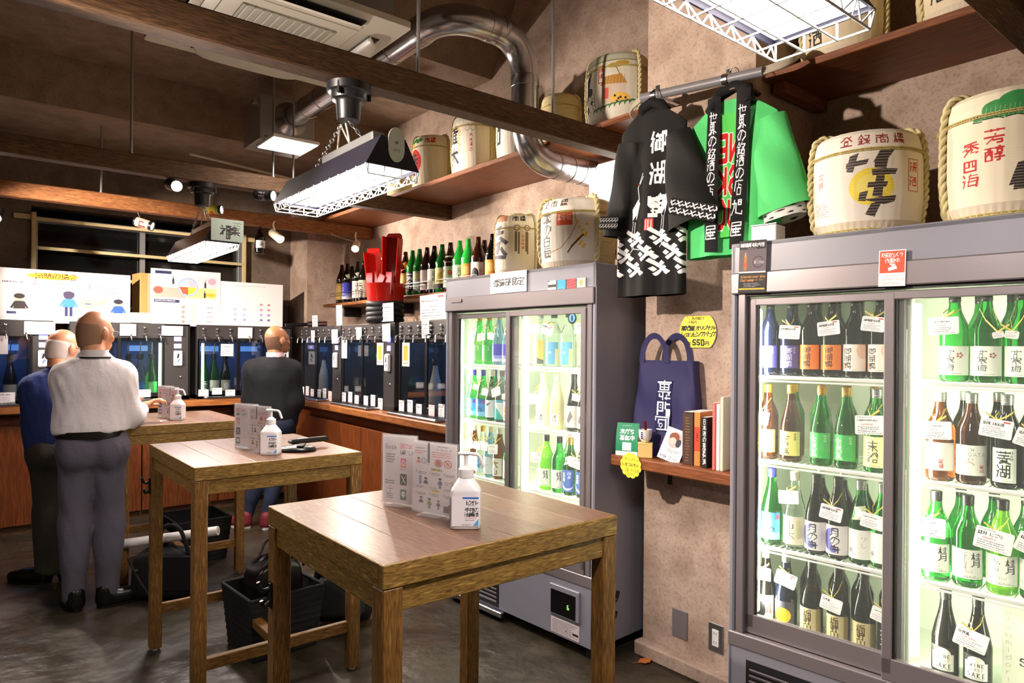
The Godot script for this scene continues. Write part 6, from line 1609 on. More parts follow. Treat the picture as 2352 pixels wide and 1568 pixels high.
# ---------------------------------------------------------------- tasting machines
func machine(xf: Transform3D, w: float, side: float, label: String, cards: int, extra := {}) -> Node3D:
	# local: x along the front, y from the counter top, z outwards; front face at z = 0
	var t = thing("tasting_machine", label, "drink dispenser", xf, "sake tasting machines on the counters")
	var H = 0.665
	var D = 0.4
	var W = w + side
	part(t, "back_wall", bx(Vector3(W / 2, H / 2, -D + 0.01), Vector3(W, H, 0.02), 0.003), M.machine_paint)
	for x in [0.008, w, W - 0.008]:
		part(t, "side_wall", bx(Vector3(x, H / 2, -D / 2), Vector3(0.016, H, D), 0.003), M.machine_paint)
	part(t, "roof", bx(Vector3(W / 2, H - 0.01, -D / 2), Vector3(W, 0.02, D), 0.004), M.machine_paint)
	part(t, "floor_plate", bx(Vector3(W / 2, 0.02, -D / 2), Vector3(W, 0.04, D), 0.003), M.machine_dark)
	part(t, "control_panel", bx(Vector3(w / 2, H - 0.065, -0.01), Vector3(w - 0.004, 0.128, 0.03), 0.004), M.machine_paint)
	part(t, "side_panel", bx(Vector3(w + side / 2, H / 2, -0.012), Vector3(side - 0.004, H - 0.004, 0.024), 0.004), M.machine_paint)
	part(t, "lower_rail", bx(Vector3(w / 2, 0.035, -0.008), Vector3(w - 0.01, 0.07, 0.016), 0.003), M.machine_dark)
	part(t, "post", bx(Vector3(w / 2, 0.29, -0.008), Vector3(0.03, 0.5, 0.016), 0.002), M.machine_dark)
	for x in [0.012, w - 0.012]:
		part(t, "post", bx(Vector3(x, 0.29, -0.008), Vector3(0.02, 0.5, 0.016), 0.002), M.machine_dark)
	for k in 2:
		var x0 = [0.02, w / 2 + 0.012][k]
		var x1 = [w / 2 - 0.012, w - 0.02][k]
		part(t, "window_pane", bx(Vector3((x0 + x1) / 2, 0.3, -0.008), Vector3(x1 - x0, 0.47, 0.004)), M.pane_dark)
		part(t, "liner", bx(Vector3((x0 + x1) / 2, 0.29, -D + 0.03), Vector3(x1 - x0, 0.46, 0.01)), M.machine_liner)
		var gl := bx(Vector3(lerpf(x0, x1, 0.55 if k == 0 else 0.6), 0.45, -D + 0.04), Vector3((x1 - x0) * 0.5, 0.05, 0.006))
		part(t, "led_panel", gl, M.blue_glow)
		area_light("machine_light", xf * Transform3D(Basis(Vector3.RIGHT, -PI / 2), Vector3((x0 + x1) / 2, 0.52, -0.2)), Vector2((x1 - x0) * 0.7, 0.1), extra.get("light", 0.06), Color(0.4, 0.65, 1.0))
	var nt = 6
	for k in nt:
		var x = 0.05 + (w - 0.1) * (k + (0.0 if k < 3 else 0.35)) / (nt - 0.65)
		var kn := MB.new()
		kn.T = Transform3D(Basis(Vector3.RIGHT, PI / 2), Vector3(x, H - 0.04, 0.005))
		kn.lathe([Vector2(0.013, 0), Vector2(0.013, 0.012), Vector2(0.009, 0.016), Vector2(0.0, 0.017)], 12)
		kn.T = Transform3D(Basis(Vector3.RIGHT, PI / 2), Vector3(x, H - 0.066, 0.005))
		kn.lathe([Vector2(0.009, 0), Vector2(0.009, 0.012), Vector2(0.0, 0.014)], 10)
		part(t, "knob", kn, M.chrome)
		var sp := MB.new()
		sp.tube(bend([Vector3(x, H - 0.098, 0.0), Vector3(x, H - 0.096, 0.05), Vector3(x + 0.006, H - 0.15, 0.058)], 0.02, 4), 0.0065, 8)
		sp.tube([Vector3(x, H - 0.098, 0.004), Vector3(x, H - 0.098, 0.02)], 0.013, 10)
		part(t, "tap", sp, M.chrome)
		if k < cards:
			var pc = ["price_0", "price_1", "price_2", "price_pink"][(k * 3 + int(extra.get("seed", 0))) % 4] if extra.get("pink", false) else ["price_0", "price_1"][(k + int(extra.get("seed", 0))) % 2]
			flat_print(t, "price_card", Vector3(x + 0.005, 0.055 + 0.012 * sin(k * 2.0), 0.004), extra.get("cw", 0.075), extra.get("ch", 0.085), pc, 0.003)
	# side panel: two displays, card reader, key
	for k in 2:
		part(t, "display", bx(Vector3(w + side / 2, 0.535 - k * 0.062, 0.002), Vector3(minf(side - 0.03, 0.06), 0.04, 0.006), 0.001), M.display_blue)
		part(t, "display_digit", bx(Vector3(w + side / 2, 0.535 - k * 0.062, 0.0055), Vector3(0.02, 0.02, 0.001)), M.display_digit)
	part(t, "card_reader", bx(Vector3(w + side / 2, 0.365, 0.012), Vector3(0.07, 0.135, 0.024), 0.008), M.white_plastic)
	flat_print(t, "reader_card", Vector3(w + side / 2, 0.365, 0.025), 0.058, 0.12, "machine_card", 0.002)
	var ky := MB.new()
	ky.T = Transform3D(Basis(Vector3.RIGHT, PI / 2), Vector3(w + side * 0.62, 0.2, 0.0))
	ky.lathe([Vector2(0.011, 0), Vector2(0.011, 0.006), Vector2(0.0, 0.007)], 12)
	part(t, "key_lock", ky, M.chrome)
	# drip tray
	part(t, "drip_tray", bx(Vector3(w / 2, 0.012, 0.065), Vector3(w * 0.86, 0.022, 0.12), 0.008), M.steel)
	var gr := MB.new()
	for k in 24: gr.box(Vector3(w * (0.1 + 0.8 * k / 23.0), 0.0235, 0.065), Vector3(0.006, 0.002, 0.09))
	part(t, "tray_grid", gr, M.machine_dark)
	return t

func build_machines():
	sm("machine_liner", rgb(60, 80, 110), 0.5)
	var B1 = at(Vector3(-0.33, 1.003, -6.5))
	var B2 = at(Vector3(0.69, 1.003, -6.5))
	var B3 = at(Vector3(1.65, 1.003, -6.5))
	machine(B1, 0.78, 0.13, "black tasting machine at the left edge of the photo on the back counter", 5, {"cw": 0.12, "ch": 0.08, "seed": 1, "light": 0.12})
	machine(B2, 0.7, 0.2, "black tasting machine behind the man in the white shirt", 5, {"cw": 0.09, "ch": 0.065, "light": 0.12})
	machine(B3, 0.72, 0.14, "black tasting machine behind the man in the dark suit", 4, {"cw": 0.085, "ch": 0.06, "light": 0.12})
	var RC = Transform3D(Basis(Vector3.UP, deg_to_rad(-91.8)), Vector3(2.435, 1.0, -6.238))
	var R1 = RC * at(Vector3(-0.15, 0, -0.12))
	var R2 = RC * at(Vector3(0.82, 0, -0.12))
	var R3 = RC * at(Vector3(1.84, 0, -0.12))
	machine(R1, 0.77, 0.17, "farthest black tasting machine on the right counter, violet light on its taps", 6, {"pink": true, "seed": 0})
	machine(R2, 0.78, 0.17, "middle black tasting machine on the right counter", 6, {"pink": true, "seed": 1})
	machine(R3, 0.78, 0.14, "nearest black tasting machine on the right counter, next to the middle fridge", 6, {"pink": true, "seed": 2})
	# bottles inside
	var lo = Basis.from_scale(Vector3(1.15, 1.2, 1.15))
	var put = func(X: Transform3D, x: float, g: String, lab: String, label: String):
		var t = bottle(g, "slope", "", lab, label, X * Transform3D(lo, Vector3(x, 0.042, -0.13)), "", [0.012, 0.1, 1.2])
		var c := MB.new()
		c.lathe([Vector2(0.02, 0.262), Vector2(0.02, 0.262), Vector2(0.024, 0.3), Vector2(0.0, 0.3)], 12)
		part(t, "stopper", c, M.black_plastic)
		c = MB.new()
		c.tube([Vector3(0, 0.3, 0), Vector3(0.004, 0.385, 0)], 0.004, 6)
		part(t, "hose", c, M.steel)
	put.call(B1, 0.36, "glass_clear", "l_blue_kanji", "pale bottle inside the leftmost tasting machine, first in its window")
	put.call(B1, 0.5, "glass_black", "l_white", "dark bottle inside the leftmost tasting machine, in the middle of its window")
	put.call(B1, 0.64, "glass_black", "l_white_red", "dark bottle inside the leftmost tasting machine, last in its window")
	put.call(B2, 0.44, "glass_green", "l_royal", "green bottle with blue label inside the machine behind the white shirt")
	put.call(B2, 0.53, "glass_clear", "l_blue", "clear bottle inside the machine behind the white shirt")
	put.call(B2, 0.62, "glass_green", "l_green", "bright green bottle at the right inside the machine behind the white shirt")
	put.call(B3, 0.09, "glass_green", "l_black", "green bottle at the left inside the machine beside the suited man")
	put.call(B3, 0.18, "glass_green", "l_white", "green bottle with a red neck label inside the machine beside the suited man")
	put.call(B3, 0.28, "glass_black", "l_white_disc", "black slender bottle inside the machine beside the suited man")
	put.call(R1, 0.24, "glass_milk", "l_white", "white bottle inside the farthest machine on the right counter")
	put.call(R1, 0.6, "glass_lime", "l_pale", "yellow-green bottle inside the farthest machine on the right counter")
	put.call(R2, 0.67, "glass_green", "l_blue_kanji", "green bottle with a pale label inside the middle machine on the right counter")
	put.call(R3, 0.3, "glass_milk", "l_white_red", "white bottle with a red dot inside the nearest machine on the right counter")
	put.call(R3, 0.64, "glass_green", "l_teal", "green bottle inside the nearest machine on the right counter")
	# bright strips of light in two machines
	for e in [[B2, 0.67], [B3, 0.06]]:
		var s := MB.new()
		s.box(Vector3(e[1], 0.28, -0.05), Vector3(0.024, 0.44, 0.012), 0.004)
		solo("light_tube", s, M.led_cool, "white light tube inside the tasting machine %s" % ("behind the white shirt" if e[1] > 0.3 else "beside the suited man"), "light tube", e[0])
		area_light("tube_light", e[0] * Transform3D(Basis(), Vector3(e[1], 0.28, -0.062)), Vector2(0.024, 0.42), 0.05, Color(0.85, 1, 0.8))
	# notices clipped to the right machines
	var N = [[R1, 0.32, 0.71, 0.13, 0.12, "notice_0", "small white notice standing on the farthest machine of the right counter"], [R1, 0.88, 0.73, 0.12, 0.22, "notice_2", "tall white notice standing between the two far machines of the right counter"], [R1, 0.36, 0.58, 0.09, 0.1, "notice_plain", "white slip over the taps of the farthest machine"], [R1, 0.86, 0.57, 0.13, 0.12, "notice_plain", "white slip above the displays of the farthest machine"], [R2, 0.78, 0.745, 0.26, 0.14, "notice_3", "wide white notice standing on the middle machine of the right counter"], [R2, 0.38, 0.59, 0.1, 0.1, "notice_0", "white slip over the taps of the middle machine"], [R2, 0.86, 0.59, 0.13, 0.13, "notice_plain", "white slip above the displays of the middle machine"], [R3, 0.46, 0.755, 0.34, 0.17, "notice_1", "large white notice on the nearest machine, left of the middle fridge"], [R3, 0.42, 0.605, 0.1, 0.12, "notice_3", "white slip over the taps of the nearest machine"],
		[B1, 0.82, 0.605, 0.2, 0.1, "notice_plain", "white slip hanging over the leftmost machine beside the two men"], [B1, 0.25, 0.62, 0.12, 0.12, "notice_plain", "white slip at the left edge of the photo over the taps"], [B2, 0.41, 0.605, 0.12, 0.1, "notice_plain", "white slip over the taps to the right of the white-shirted man's head"], [B2, 0.75, 0.605, 0.17, 0.085, "notice_red", "red-lettered slip above the blue displays on the back counter"], [B3, 0.41, 0.6, 0.13, 0.1, "notice_plain", "white slip over the taps left of the suited man"], [B3, 0.25, 0.44, 0.11, 0.11, "notice_0", "pale card stuck on the window of the machine left of the suited man"], [B1, 0.42, 0.47, 0.4, 0.14, "notice_red", "wide red-lettered card on the window of the leftmost machine"]]
	for e in N: sheet_thing("notice", e[6], "notice", e[0] * Transform3D(Basis(Vector3.RIGHT, 0.03), Vector3(e[1], e[2], 0.022 if e[2] < 0.7 else -0.01)), e[3], e[4], e[5], 0.002)
	for e in [[R2, 0.03, 0.47, "notice_0", "dim brown card at the upper left of the middle machine's window"], [R2, 0.7, 0.43, "orange_card", "orange beer card on the right window of the middle machine"], [R3, 0.09, 0.43, "orange_card", "orange beer card on the left window of the nearest machine"]]:
		sheet_thing("window_card", e[4], "card", e[0] * Transform3D(Basis(), Vector3(e[1] + 0.02, e[2], 0.002)), 0.11, 0.17, e[3], 0.002)

func build_posters():
	sheet_thing("poster", "long white how-to poster with drawn figures and a yellow heading on the back machines", "poster", at(Vector3(0.56, 1.86, -6.545)), 1.13, 0.42, "poster_how", 0.006)
	sheet_thing("poster", "poster with a round taste chart and coloured fields in the middle of the back counter", "poster", at(Vector3(1.567, 1.9, -6.54)), 0.575, 0.495, "poster_taste", 0.006)
	sheet_thing("poster", "nearly blank white poster with small coloured bars behind the suited man", "poster", at(Vector3(2.143, 1.86, -6.543)), 0.58, 0.43, "poster_card", 0.006)
	sheet_thing("poster", "low white strip between the how-to poster and the taste chart", "poster", at(Vector3(1.2, 1.715, -6.535)), 0.16, 0.085, "notice_plain", 0.004)
	var b = thing("cardboard_box", "brown cardboard box behind the posters before the window", "box", at(Vector3(1.3, 1.67, -6.75), 8))
	part(b, "body", bx(Vector3(0, 0.22, 0), Vector3(0.2, 0.44, 0.2), 0.004), M.card_brown)
	part(b, "tape", bx(Vector3(-0.02, 0.22, 0.101), Vector3(0.03, 0.44, 0.002)), M.cable)
	var e = thing("black_cooler", "dark appliance standing behind the posters at the right corner", "appliance", at(Vector3(2.52, 1.0, -7.0)))
	part(e, "body", bx(Vector3(0, 0.45, 0), Vector3(0.24, 0.9, 0.16), 0.01), M.black_plastic)
	part(e, "top_rim", bx(Vector3(0, 0.9, 0), Vector3(0.25, 0.02, 0.17), 0.004), M.machine_paint)
	var bar = thing("machine_arm", "short black rod with a steel end above the corner of the counters", "rod", at(Vector3(2.52, 1.69, -6.35)))
	var m := MB.new()
	m.tube([Vector3(-0.13, -0.01, 0), Vector3(0.09, 0.005, 0)], 0.018, 10)
	part(bar, "rod", m, M.black_plastic)
	m = MB.new()
	m.tube([Vector3(0.09, 0.005, 0), Vector3(0.26, 0.01, 0.05)], 0.03, 12)
	part(bar, "end", m, M.steel)
	var pole := MB.new()
	pole.tube([Vector3(0.2, -0.02, 0.02), Vector3(0.2, -0.05, 0.02)], 0.012, 8)
	part(bar, "stud", pole, M.steel)

# ---------------------------------------------------------------- rack of tall bottles, pourers
func build_bottle_rack():
	var Z = [-6.122, -5.999, -6.155, -5.781, -5.66, -5.418, -5.3, -5.03, -4.92, -4.808, -4.699, -4.588, -4.482, -4.372, -4.259, -4.139, -4.029, -3.906, -3.995, -3.74]
	var L = [["brown_opaque", "l_disc_yellow", "with a round yellow label"], ["glass_black", "l_royal", "with a lilac label"], ["glass_black", "l_silver", "with a silver label"], ["glass_black", "l_bright", "with a white brush-written label"], ["glass_black", "l_tan", "half hidden by the red pourers"], ["glass_black", "l_white", "showing between the red pourers"], ["brown_opaque", "l_cream", "behind the taller red pourer"], ["green_opaque", "l_tan", "with a tan label"], ["brown_opaque", "l_orange_big", "with a large orange label"], ["green_opaque", "l_black", "with a black label and white writing"], ["green_opaque", "l_silver", "with a silver-green label"], ["brown_opaque", "l_pink_mount", "with a pale pink mountain label"], ["glass_black", "l_bright", "with a plain cream label"], ["green_opaque", "l_yellow_wide", "with a yellow painted label"], ["brown_opaque", "l_fan", "with a white disc on its shoulder"], ["green_bright", "l_bright", "of smooth bright glass"], ["green_bright", "l_orange_big", "with orange-and-cream label"], ["brown_opaque", "l_red_dot", "with a red streak on its side"], ["brown_opaque", "l_bright", "with brush-written cream label"], ["glass_black", "l_orange_big", "beside the slim lion barrel"]]
	for i in Z.size():
		var ex = []
		if i == 14: ex = [["l_white_disc", 0.22, 0.05, 0.0]]
		if i == 8: ex = [["l_orange", 0.215, 0.06, 0.02]]
		if i in [1, 2, 3]: ex = [["l_white_disc", 0.22, 0.045, 0.012]]
		var base = {"brown_opaque": "brown bottle ", "glass_black": "black bottle ", "green_opaque": "green bottle ", "green_bright": "green bottle "}[L[i][0]]
		bottle(L[i][0], "big", "", L[i][1], "tall " + base + L[i][2] + ", wall shelf, place %d from left" % (i + 1), at(Vector3(2.97 if i in [2, 18] else 2.85, 1.894, Z[i]), -55 + 6 * sin(i * 1.3)), "tall bottles on the right wall shelf", [], [], ex)
	var t = thing("rope_bound_tub", "red lacquer tub bound with black rope standing behind the right counter machines", "tub", at(Vector3(2.6, 1.02, -4.8), -90) * Transform3D(Basis.from_scale(Vector3(0.94, 0.956, 0.94)), Vector3.ZERO))
	var m := MB.new()
	m.lathe([Vector2(0, 0.68), Vector2(0.12, 0.68), Vector2(0.125, 0.7), Vector2(0.125, 0.84), Vector2(0, 0.84)], 28)
	part(t, "stand", m, M.black_plastic)
	for k in 4:
		var p = []
		for j in 33:
			var a = TAU * j / 32.0
			p.append(Vector3(0.135 * cos(a), 0.71 + k * 0.042 + 0.006 * sin(a * 2 + k), 0.135 * sin(a)))
		m = MB.new()
		m.tube(p, 0.026, 8, false)
		part(t, "black_rope", m, M.rope_black)
	m = MB.new()
	m.lathe([Vector2(0.14, 0.84), Vector2(0.145, 0.84), Vector2(0.168, 1.0), Vector2(0.168, 1.0), Vector2(0.15, 1.0), Vector2(0.15, 1.0), Vector2(0.135, 0.88), Vector2(0, 0.88)], 32)
	part(t, "red_tub", m, M.red_lacquer)
	for e in [["tall red lacquer wooden pourer with a slanted end standing in the tub", -0.075, 0.39, 0.12, 0.06, -0.12, true], ["tall red lacquer pourer with a rounded end, right in the tub", 0.06, 0.5, 0.15, 0.05, 0.04, false]]:
		var q = thing("lacquer_pourer", e[0], "pourer", at(Vector3(2.6, 1.87, -4.8), -65) * Transform3D(Basis(Vector3.BACK, -e[5]), Vector3(e[1], 0, 0.02)))
		var w = e[3] / 2
		var h = e[2]
		var poly = PackedVector2Array([Vector2(-w * 0.75, 0), Vector2(w * 0.75, 0), Vector2(w, h * 0.9), Vector2(w * 0.92, h), Vector2(-w, h * 1.04), Vector2(-w, h * 0.95)]) if e[6] else PackedVector2Array([Vector2(-w * 0.85, 0), Vector2(w * 0.85, 0), Vector2(w, h * 0.9), Vector2(w * 0.9, h * 0.97), Vector2(w * 0.7, h), Vector2(-w * 0.7, h), Vector2(-w * 0.9, h * 0.97), Vector2(-w, h * 0.9)])
		m = MB.new()
		m.prism(poly, -0.03, -0.018)
		part(q, "blade", m, M.dark_lacquer if not e[6] else M.red_lacquer)
		m = MB.new()
		m.box(Vector3(-w * 0.9, h * 0.48, 0.0), Vector3(0.012, h * 0.94, 0.06), 0.002, Basis(Vector3.BACK, 0.03))
		m.box(Vector3(w * 0.9, h * 0.46, 0.0), Vector3(0.012, h * 0.9, 0.06), 0.002, Basis(Vector3.BACK, -0.03))
		part(q, "side_wall", m, M.red_lacquer)
	for k in 3:
		var r = thing("lacquer_paddle", ["short red lacquer box corner standing at the left in the tub", "short slanted red lacquer piece in the middle of the tub", "short red lacquer piece at the right of the tub"][k], "pourer", at(Vector3(2.57, 1.87, -4.8), -65) * Transform3D(Basis(Vector3.BACK, [0.03, -0.5, -0.06][k]), Vector3([-0.06, -0.02, 0.11][k], 0.02, 0.06)))
		part(r, "blade", bx(Vector3(0, 0.08, 0), Vector3(0.07, 0.18, 0.012), 0.002), M.red_lacquer)
		part(r, "rib", bx(Vector3(0.03, 0.08, 0.012), Vector3(0.01, 0.18, 0.02), 0.002), M.red_lacquer)

# ---------------------------------------------------------------- shelf on the pillar
func build_pillar_shelf():
	var sh = thing("pillar_shelf", "short thick dark wooden shelf with a rough edge on the pillar between the fridges", "shelf")
	part(sh, "board", bx(Vector3(2.49, 0.965, -1.86), Vector3(0.24, 0.05, 0.66), 0.006), M.shelf_z)
	part(sh, "bracket", bx(Vector3(2.57, 0.9, -2.0), Vector3(0.012, 0.09, 0.02), 0.002), M.black_plastic)
	part(sh, "bracket", bx(Vector3(2.53, 0.935, -2.0), Vector3(0.12, 0.01, 0.02), 0.002), M.black_plastic)
	# yellow round sign on the wall
	var rs = thing("round_price_sign", "round yellow sign advertising the shopping bag for 550 on the pillar", "sign", at(Vector3(2.604, 1.563, -1.877), -90))
	var poly := PackedVector2Array()
	for k in 40:
		var a = TAU * k / 40
		poly.append(Vector2(0.098 * cos(a), clampf(0.098 * sin(a), -0.072, 0.072)))
	var m := MB.new()
	m.prism(poly, -0.001, 0.002)
	part(rs, "board", m, M.paper)
	var q := MB.new()
	var t = Geometry2D.triangulate_polygon(poly)
	for i in range(0, t.size(), 3):
		var p = []
		var u = []
		for j in 3:
			var v_ = poly[t[i + j]]
			p.append(Vector3(v_.x, v_.y, 0.0026))
			u.append(ART.round_sign.position + ART.round_sign.size * Vector2(v_.x / 0.198 + 0.5, 0.5 - v_.y / 0.15))
		q.tri(p[0], p[1], p[2], Vector3.BACK, Vector3.BACK, Vector3.BACK, u[0], u[1], u[2])
	part(rs, "print", q, M.print)
	# shopping bag
	var B = at(Vector3(2.54, 0.99, -2.0), -84)
	var b = thing("shopping_bag", "dark blue cloth shopping bag with white lettering leaning on the pillar", "bag", B)
	var rows = []
	for i in 15:
		var f = i / 14.0
		var w = lerpf(0.18, 0.145, f)
		var d = lerpf(0.05, 0.03, f)
		var row = PackedVector3Array()
		for k in 40:
			var a = TAU * k / 40 + PI / 4
			var ca = cos(a)
			var sa = sin(a)
			row.append(Vector3(w * signf(ca) * pow(absf(ca), 0.28) , f * 0.44, d * signf(sa) * pow(absf(sa), 0.28) + 0.004 * sin(f * 12 + ca * 4) - 0.02 * f))
		rows.append(row)
	m = MB.new()
	m.grid(rows, true, Rect2(), true)
	part(b, "bag_body", m, M.navy_bag)
	m = MB.new()
	m.box(Vector3(0, 0.435, 0.005), Vector3(0.28, 0.012, 0.004))
	part(b, "rim", m, M.navy_bag)
	for e in [[-0.06, 0.012, 0.02], [0.022, -0.05, -0.02]]:
		var P = []
		for k in 17:
			var a = PI * k / 16.0
			var c = Vector3(e[0] - 0.068 * cos(a), 0.43 + 0.125 * sin(a), e[1])
			P.append(PackedVector3Array([c - Vector3(-cos(a), sin(a), 0.2 * sin(a)) * 0.014, c + Vector3(-cos(a), sin(a), 0.2 * sin(a)) * 0.014]))
		m = MB.new()
		m.grid(P)
		part(b, "handle", m, M.navy_bag)
	m = MB.new()
	m.quad(Vector3(-0.035, 0.12, 0.0435), Vector3(0.045, 0.12, 0.0435), Vector3(0.045, 0.35, 0.0228), Vector3(-0.035, 0.35, 0.0228), ART.bag)
	part(b, "lettering", m, M.print_cloth)
	# small green folded card
	var g = thing("folded_card", "small green folded card with white writing at the left end of the pillar shelf", "card", at(Vector3(2.43, 0.99, -2.13), -65))
	m = MB.new()
	var G_ = []
	for k in 7:
		var f = k / 6.0
		G_.append(PackedVector3Array([Vector3(-0.052, 0.0 + f * 0.148, 0.035 - 0.03 * f - 0.012 * sin(f * PI) * -1), Vector3(0.052, 0.0 + f * 0.148, 0.035 - 0.03 * f + 0.012 * sin(f * PI))]))
	m.grid(G_, false, ART.green_card)
	part(g, "front", m, M.print)
	m = MB.new()
	m.quad(Vector3(0.052, 0, -0.05), Vector3(-0.052, 0, -0.05), Vector3(-0.052, 0.148, 0.004), Vector3(0.052, 0.148, 0.004))
	m.prism(PackedVector2Array([Vector2(-0.05, 0), Vector2(0.05, 0), Vector2(0.05, 0.002), Vector2(-0.05, 0.002)]), -0.05, 0.035)
	part(g, "back", m, M.paper)
	# cardboard cube with cup
	var cb = thing("small_box", "small pale yellow cardboard box under the white cup", "box", at(Vector3(2.435, 0.99, -2.035), -50) * Transform3D(Basis.from_scale(Vector3.ONE * 0.86), Vector3.ZERO))
	part(cb, "body", bx(Vector3(0, 0.038, 0), Vector3(0.075, 0.074, 0.075), 0.002), M.card_yellow)
	part(cb, "lid", bx(Vector3(0, 0.0755, 0), Vector3(0.077, 0.004, 0.077), 0.001), M.card_yellow)
	var cup = thing("sake_cup", "white cup with blue writing standing on the small yellow box", "cup", at(Vector3(2.435, 1.0575, -2.035), -60) * Transform3D(Basis.from_scale(Vector3.ONE * 0.95), Vector3.ZERO))
	m = MB.new()
	m.lathe([Vector2(0, 0.0), Vector2(0.017, 0.0), Vector2(0.019, 0.008), Vector2(0.026, 0.014), Vector2(0.031, 0.03), Vector2(0.033, 0.062), Vector2(0.031, 0.062), Vector2(0.028, 0.03), Vector2(0.0, 0.016)], 24)
	part(cup, "cup_body", m, M.china)
	m = MB.new()
	for k in 4: m.box(Vector3(-0.012, 0.022 + k * 0.009, 0.0315), Vector3(0.008, 0.006, 0.002), 0.0005, Basis(Vector3.UP, -0.35))
	part(cup, "lettering", m, M.cap_blue)
	var st = solo("stick", bx(Vector3(0, 0.03, 0), Vector3(0.012, 0.08, 0.006), 0.002), M.dark_lacquer, "reddish wooden stick in the white cup", "stick", at(Vector3(2.43, 1.085, -2.025), -60) * Transform3D(Basis(Vector3.BACK, 0.1), Vector3.ZERO))
	# leaflet on a slanted stand
	var lf = thing("leaflet_stand", "white slanted leaflet with a round portrait in the middle of the pillar shelf", "leaflet", at(Vector3(2.43, 0.99, -1.9), -68) * Transform3D(Basis(Vector3.BACK, -0.3), Vector3.ZERO))
	var ll := MB.new()
	ll.T = Transform3D(Basis(Vector3.RIGHT, -0.3), Vector3(0, 0.005, 0.02))
	ll.quad(Vector3(-0.05, 0, 0), Vector3(0.05, 0, 0), Vector3(0.05, 0.145, 0), Vector3(-0.05, 0.145, 0), ART.photo_card)
	part(lf, "front", ll, M.print)
	ll = MB.new()
	ll.T = Transform3D(Basis(Vector3.RIGHT, -0.3), Vector3(0, 0.005, 0.0185))
	ll.box(Vector3(0, 0.0725, -0.0005), Vector3(0.1, 0.145, 0.002))
	part(lf, "board", ll, M.paper)
	ll = MB.new()
	ll.T = Transform3D(Basis(Vector3.RIGHT, 0.35), Vector3(0, 0.0, -0.045))
	ll.box(Vector3(0, 0.045, 0), Vector3(0.06, 0.09, 0.002))
	part(lf, "strut", ll, M.paper)
	# books
	var bk = func(z: float, w: float, h: float, d: float, spine: String, mat: Material, label: String):
		var o = thing("book", label, "book", at(Vector3(2.5, 0.99, z), -84), "books on the pillar shelf")
		part(o, "cover", bx(Vector3(0, h / 2, 0), Vector3(w, h, d), 0.002), mat)
		part(o, "pages", bx(Vector3(0, h / 2 + 0.001, -0.003), Vector3(w * 0.82, h, d * 0.96)), M.paper)
		if spine != "":
			var s := MB.new()
			s.quad(Vector3(-w / 2 + 0.0005, 0.002, d / 2 + 0.0006), Vector3(w / 2 - 0.0005, 0.002, d / 2 + 0.0006), Vector3(w / 2 - 0.0005, h - 0.002, d / 2 + 0.0006), Vector3(-w / 2 + 0.0005, h - 0.002, d / 2 + 0.0006), ART[spine])
			part(o, "spine_print", s, M.print)
	bk.call(-1.8, 0.05, 0.225, 0.16, "book_spine_old", M.leather_brown, "old dark brown leather book, leftmost of the books on the pillar shelf")
	bk.call(-1.755, 0.028, 0.228, 0.15, "book_box", M.card_brown, "ochre slip case with a red field beside the old brown book")
	bk.call(-1.71, 0.024, 0.21, 0.18, "book_spine_title", M.black_matt, "thin black book with white title lettering on its spine")
	bk.call(-1.66, 0.012, 0.275, 0.2, "", M.cover_pink, "thin pink-backed magazine right of the black titled book")
	bk.call(-1.64, 0.014, 0.27, 0.2, "", M.paper, "white magazine next to the pink one")
	bk.call(-1.622, 0.012, 0.3, 0.2, "", M.cover_pale, "tall pale yellow magazine, rightmost against the fridge")
	# cloud-shaped sign on the shelf edge
	var cl = thing("cloud_sign", "yellow cloud-shaped price sign stuck to the front edge of the pillar shelf", "sign", at(Vector3(2.366, 0.955, -2.06), -90))
	poly = PackedVector2Array()
	for k in 60:
		var a = TAU * k / 60
		var r = 0.052 + 0.006 * absf(sin(a * 6))
		poly.append(Vector2(r * cos(a) * 1.08, r * sin(a)))
	m = MB.new()
	m.prism(poly, -0.001, 0.001)
	part(cl, "board", m, M.cover_yellow)
	q = MB.new()
	t = Geometry2D.triangulate_polygon(poly)
	for i in range(0, t.size(), 3):
		var p = []
		var u = []
		for j in 3:
			var v_ = poly[t[i + j]]
			p.append(Vector3(v_.x, v_.y, 0.0015))
			u.append(ART.cloud_sign.position + ART.cloud_sign.size * Vector2(v_.x / 0.128 + 0.5, 0.5 - v_.y / 0.118))
		q.tri(p[0], p[1], p[2], Vector3.BACK, Vector3.BACK, Vector3.BACK, u[0], u[1], u[2])
	part(cl, "print", q, M.print)

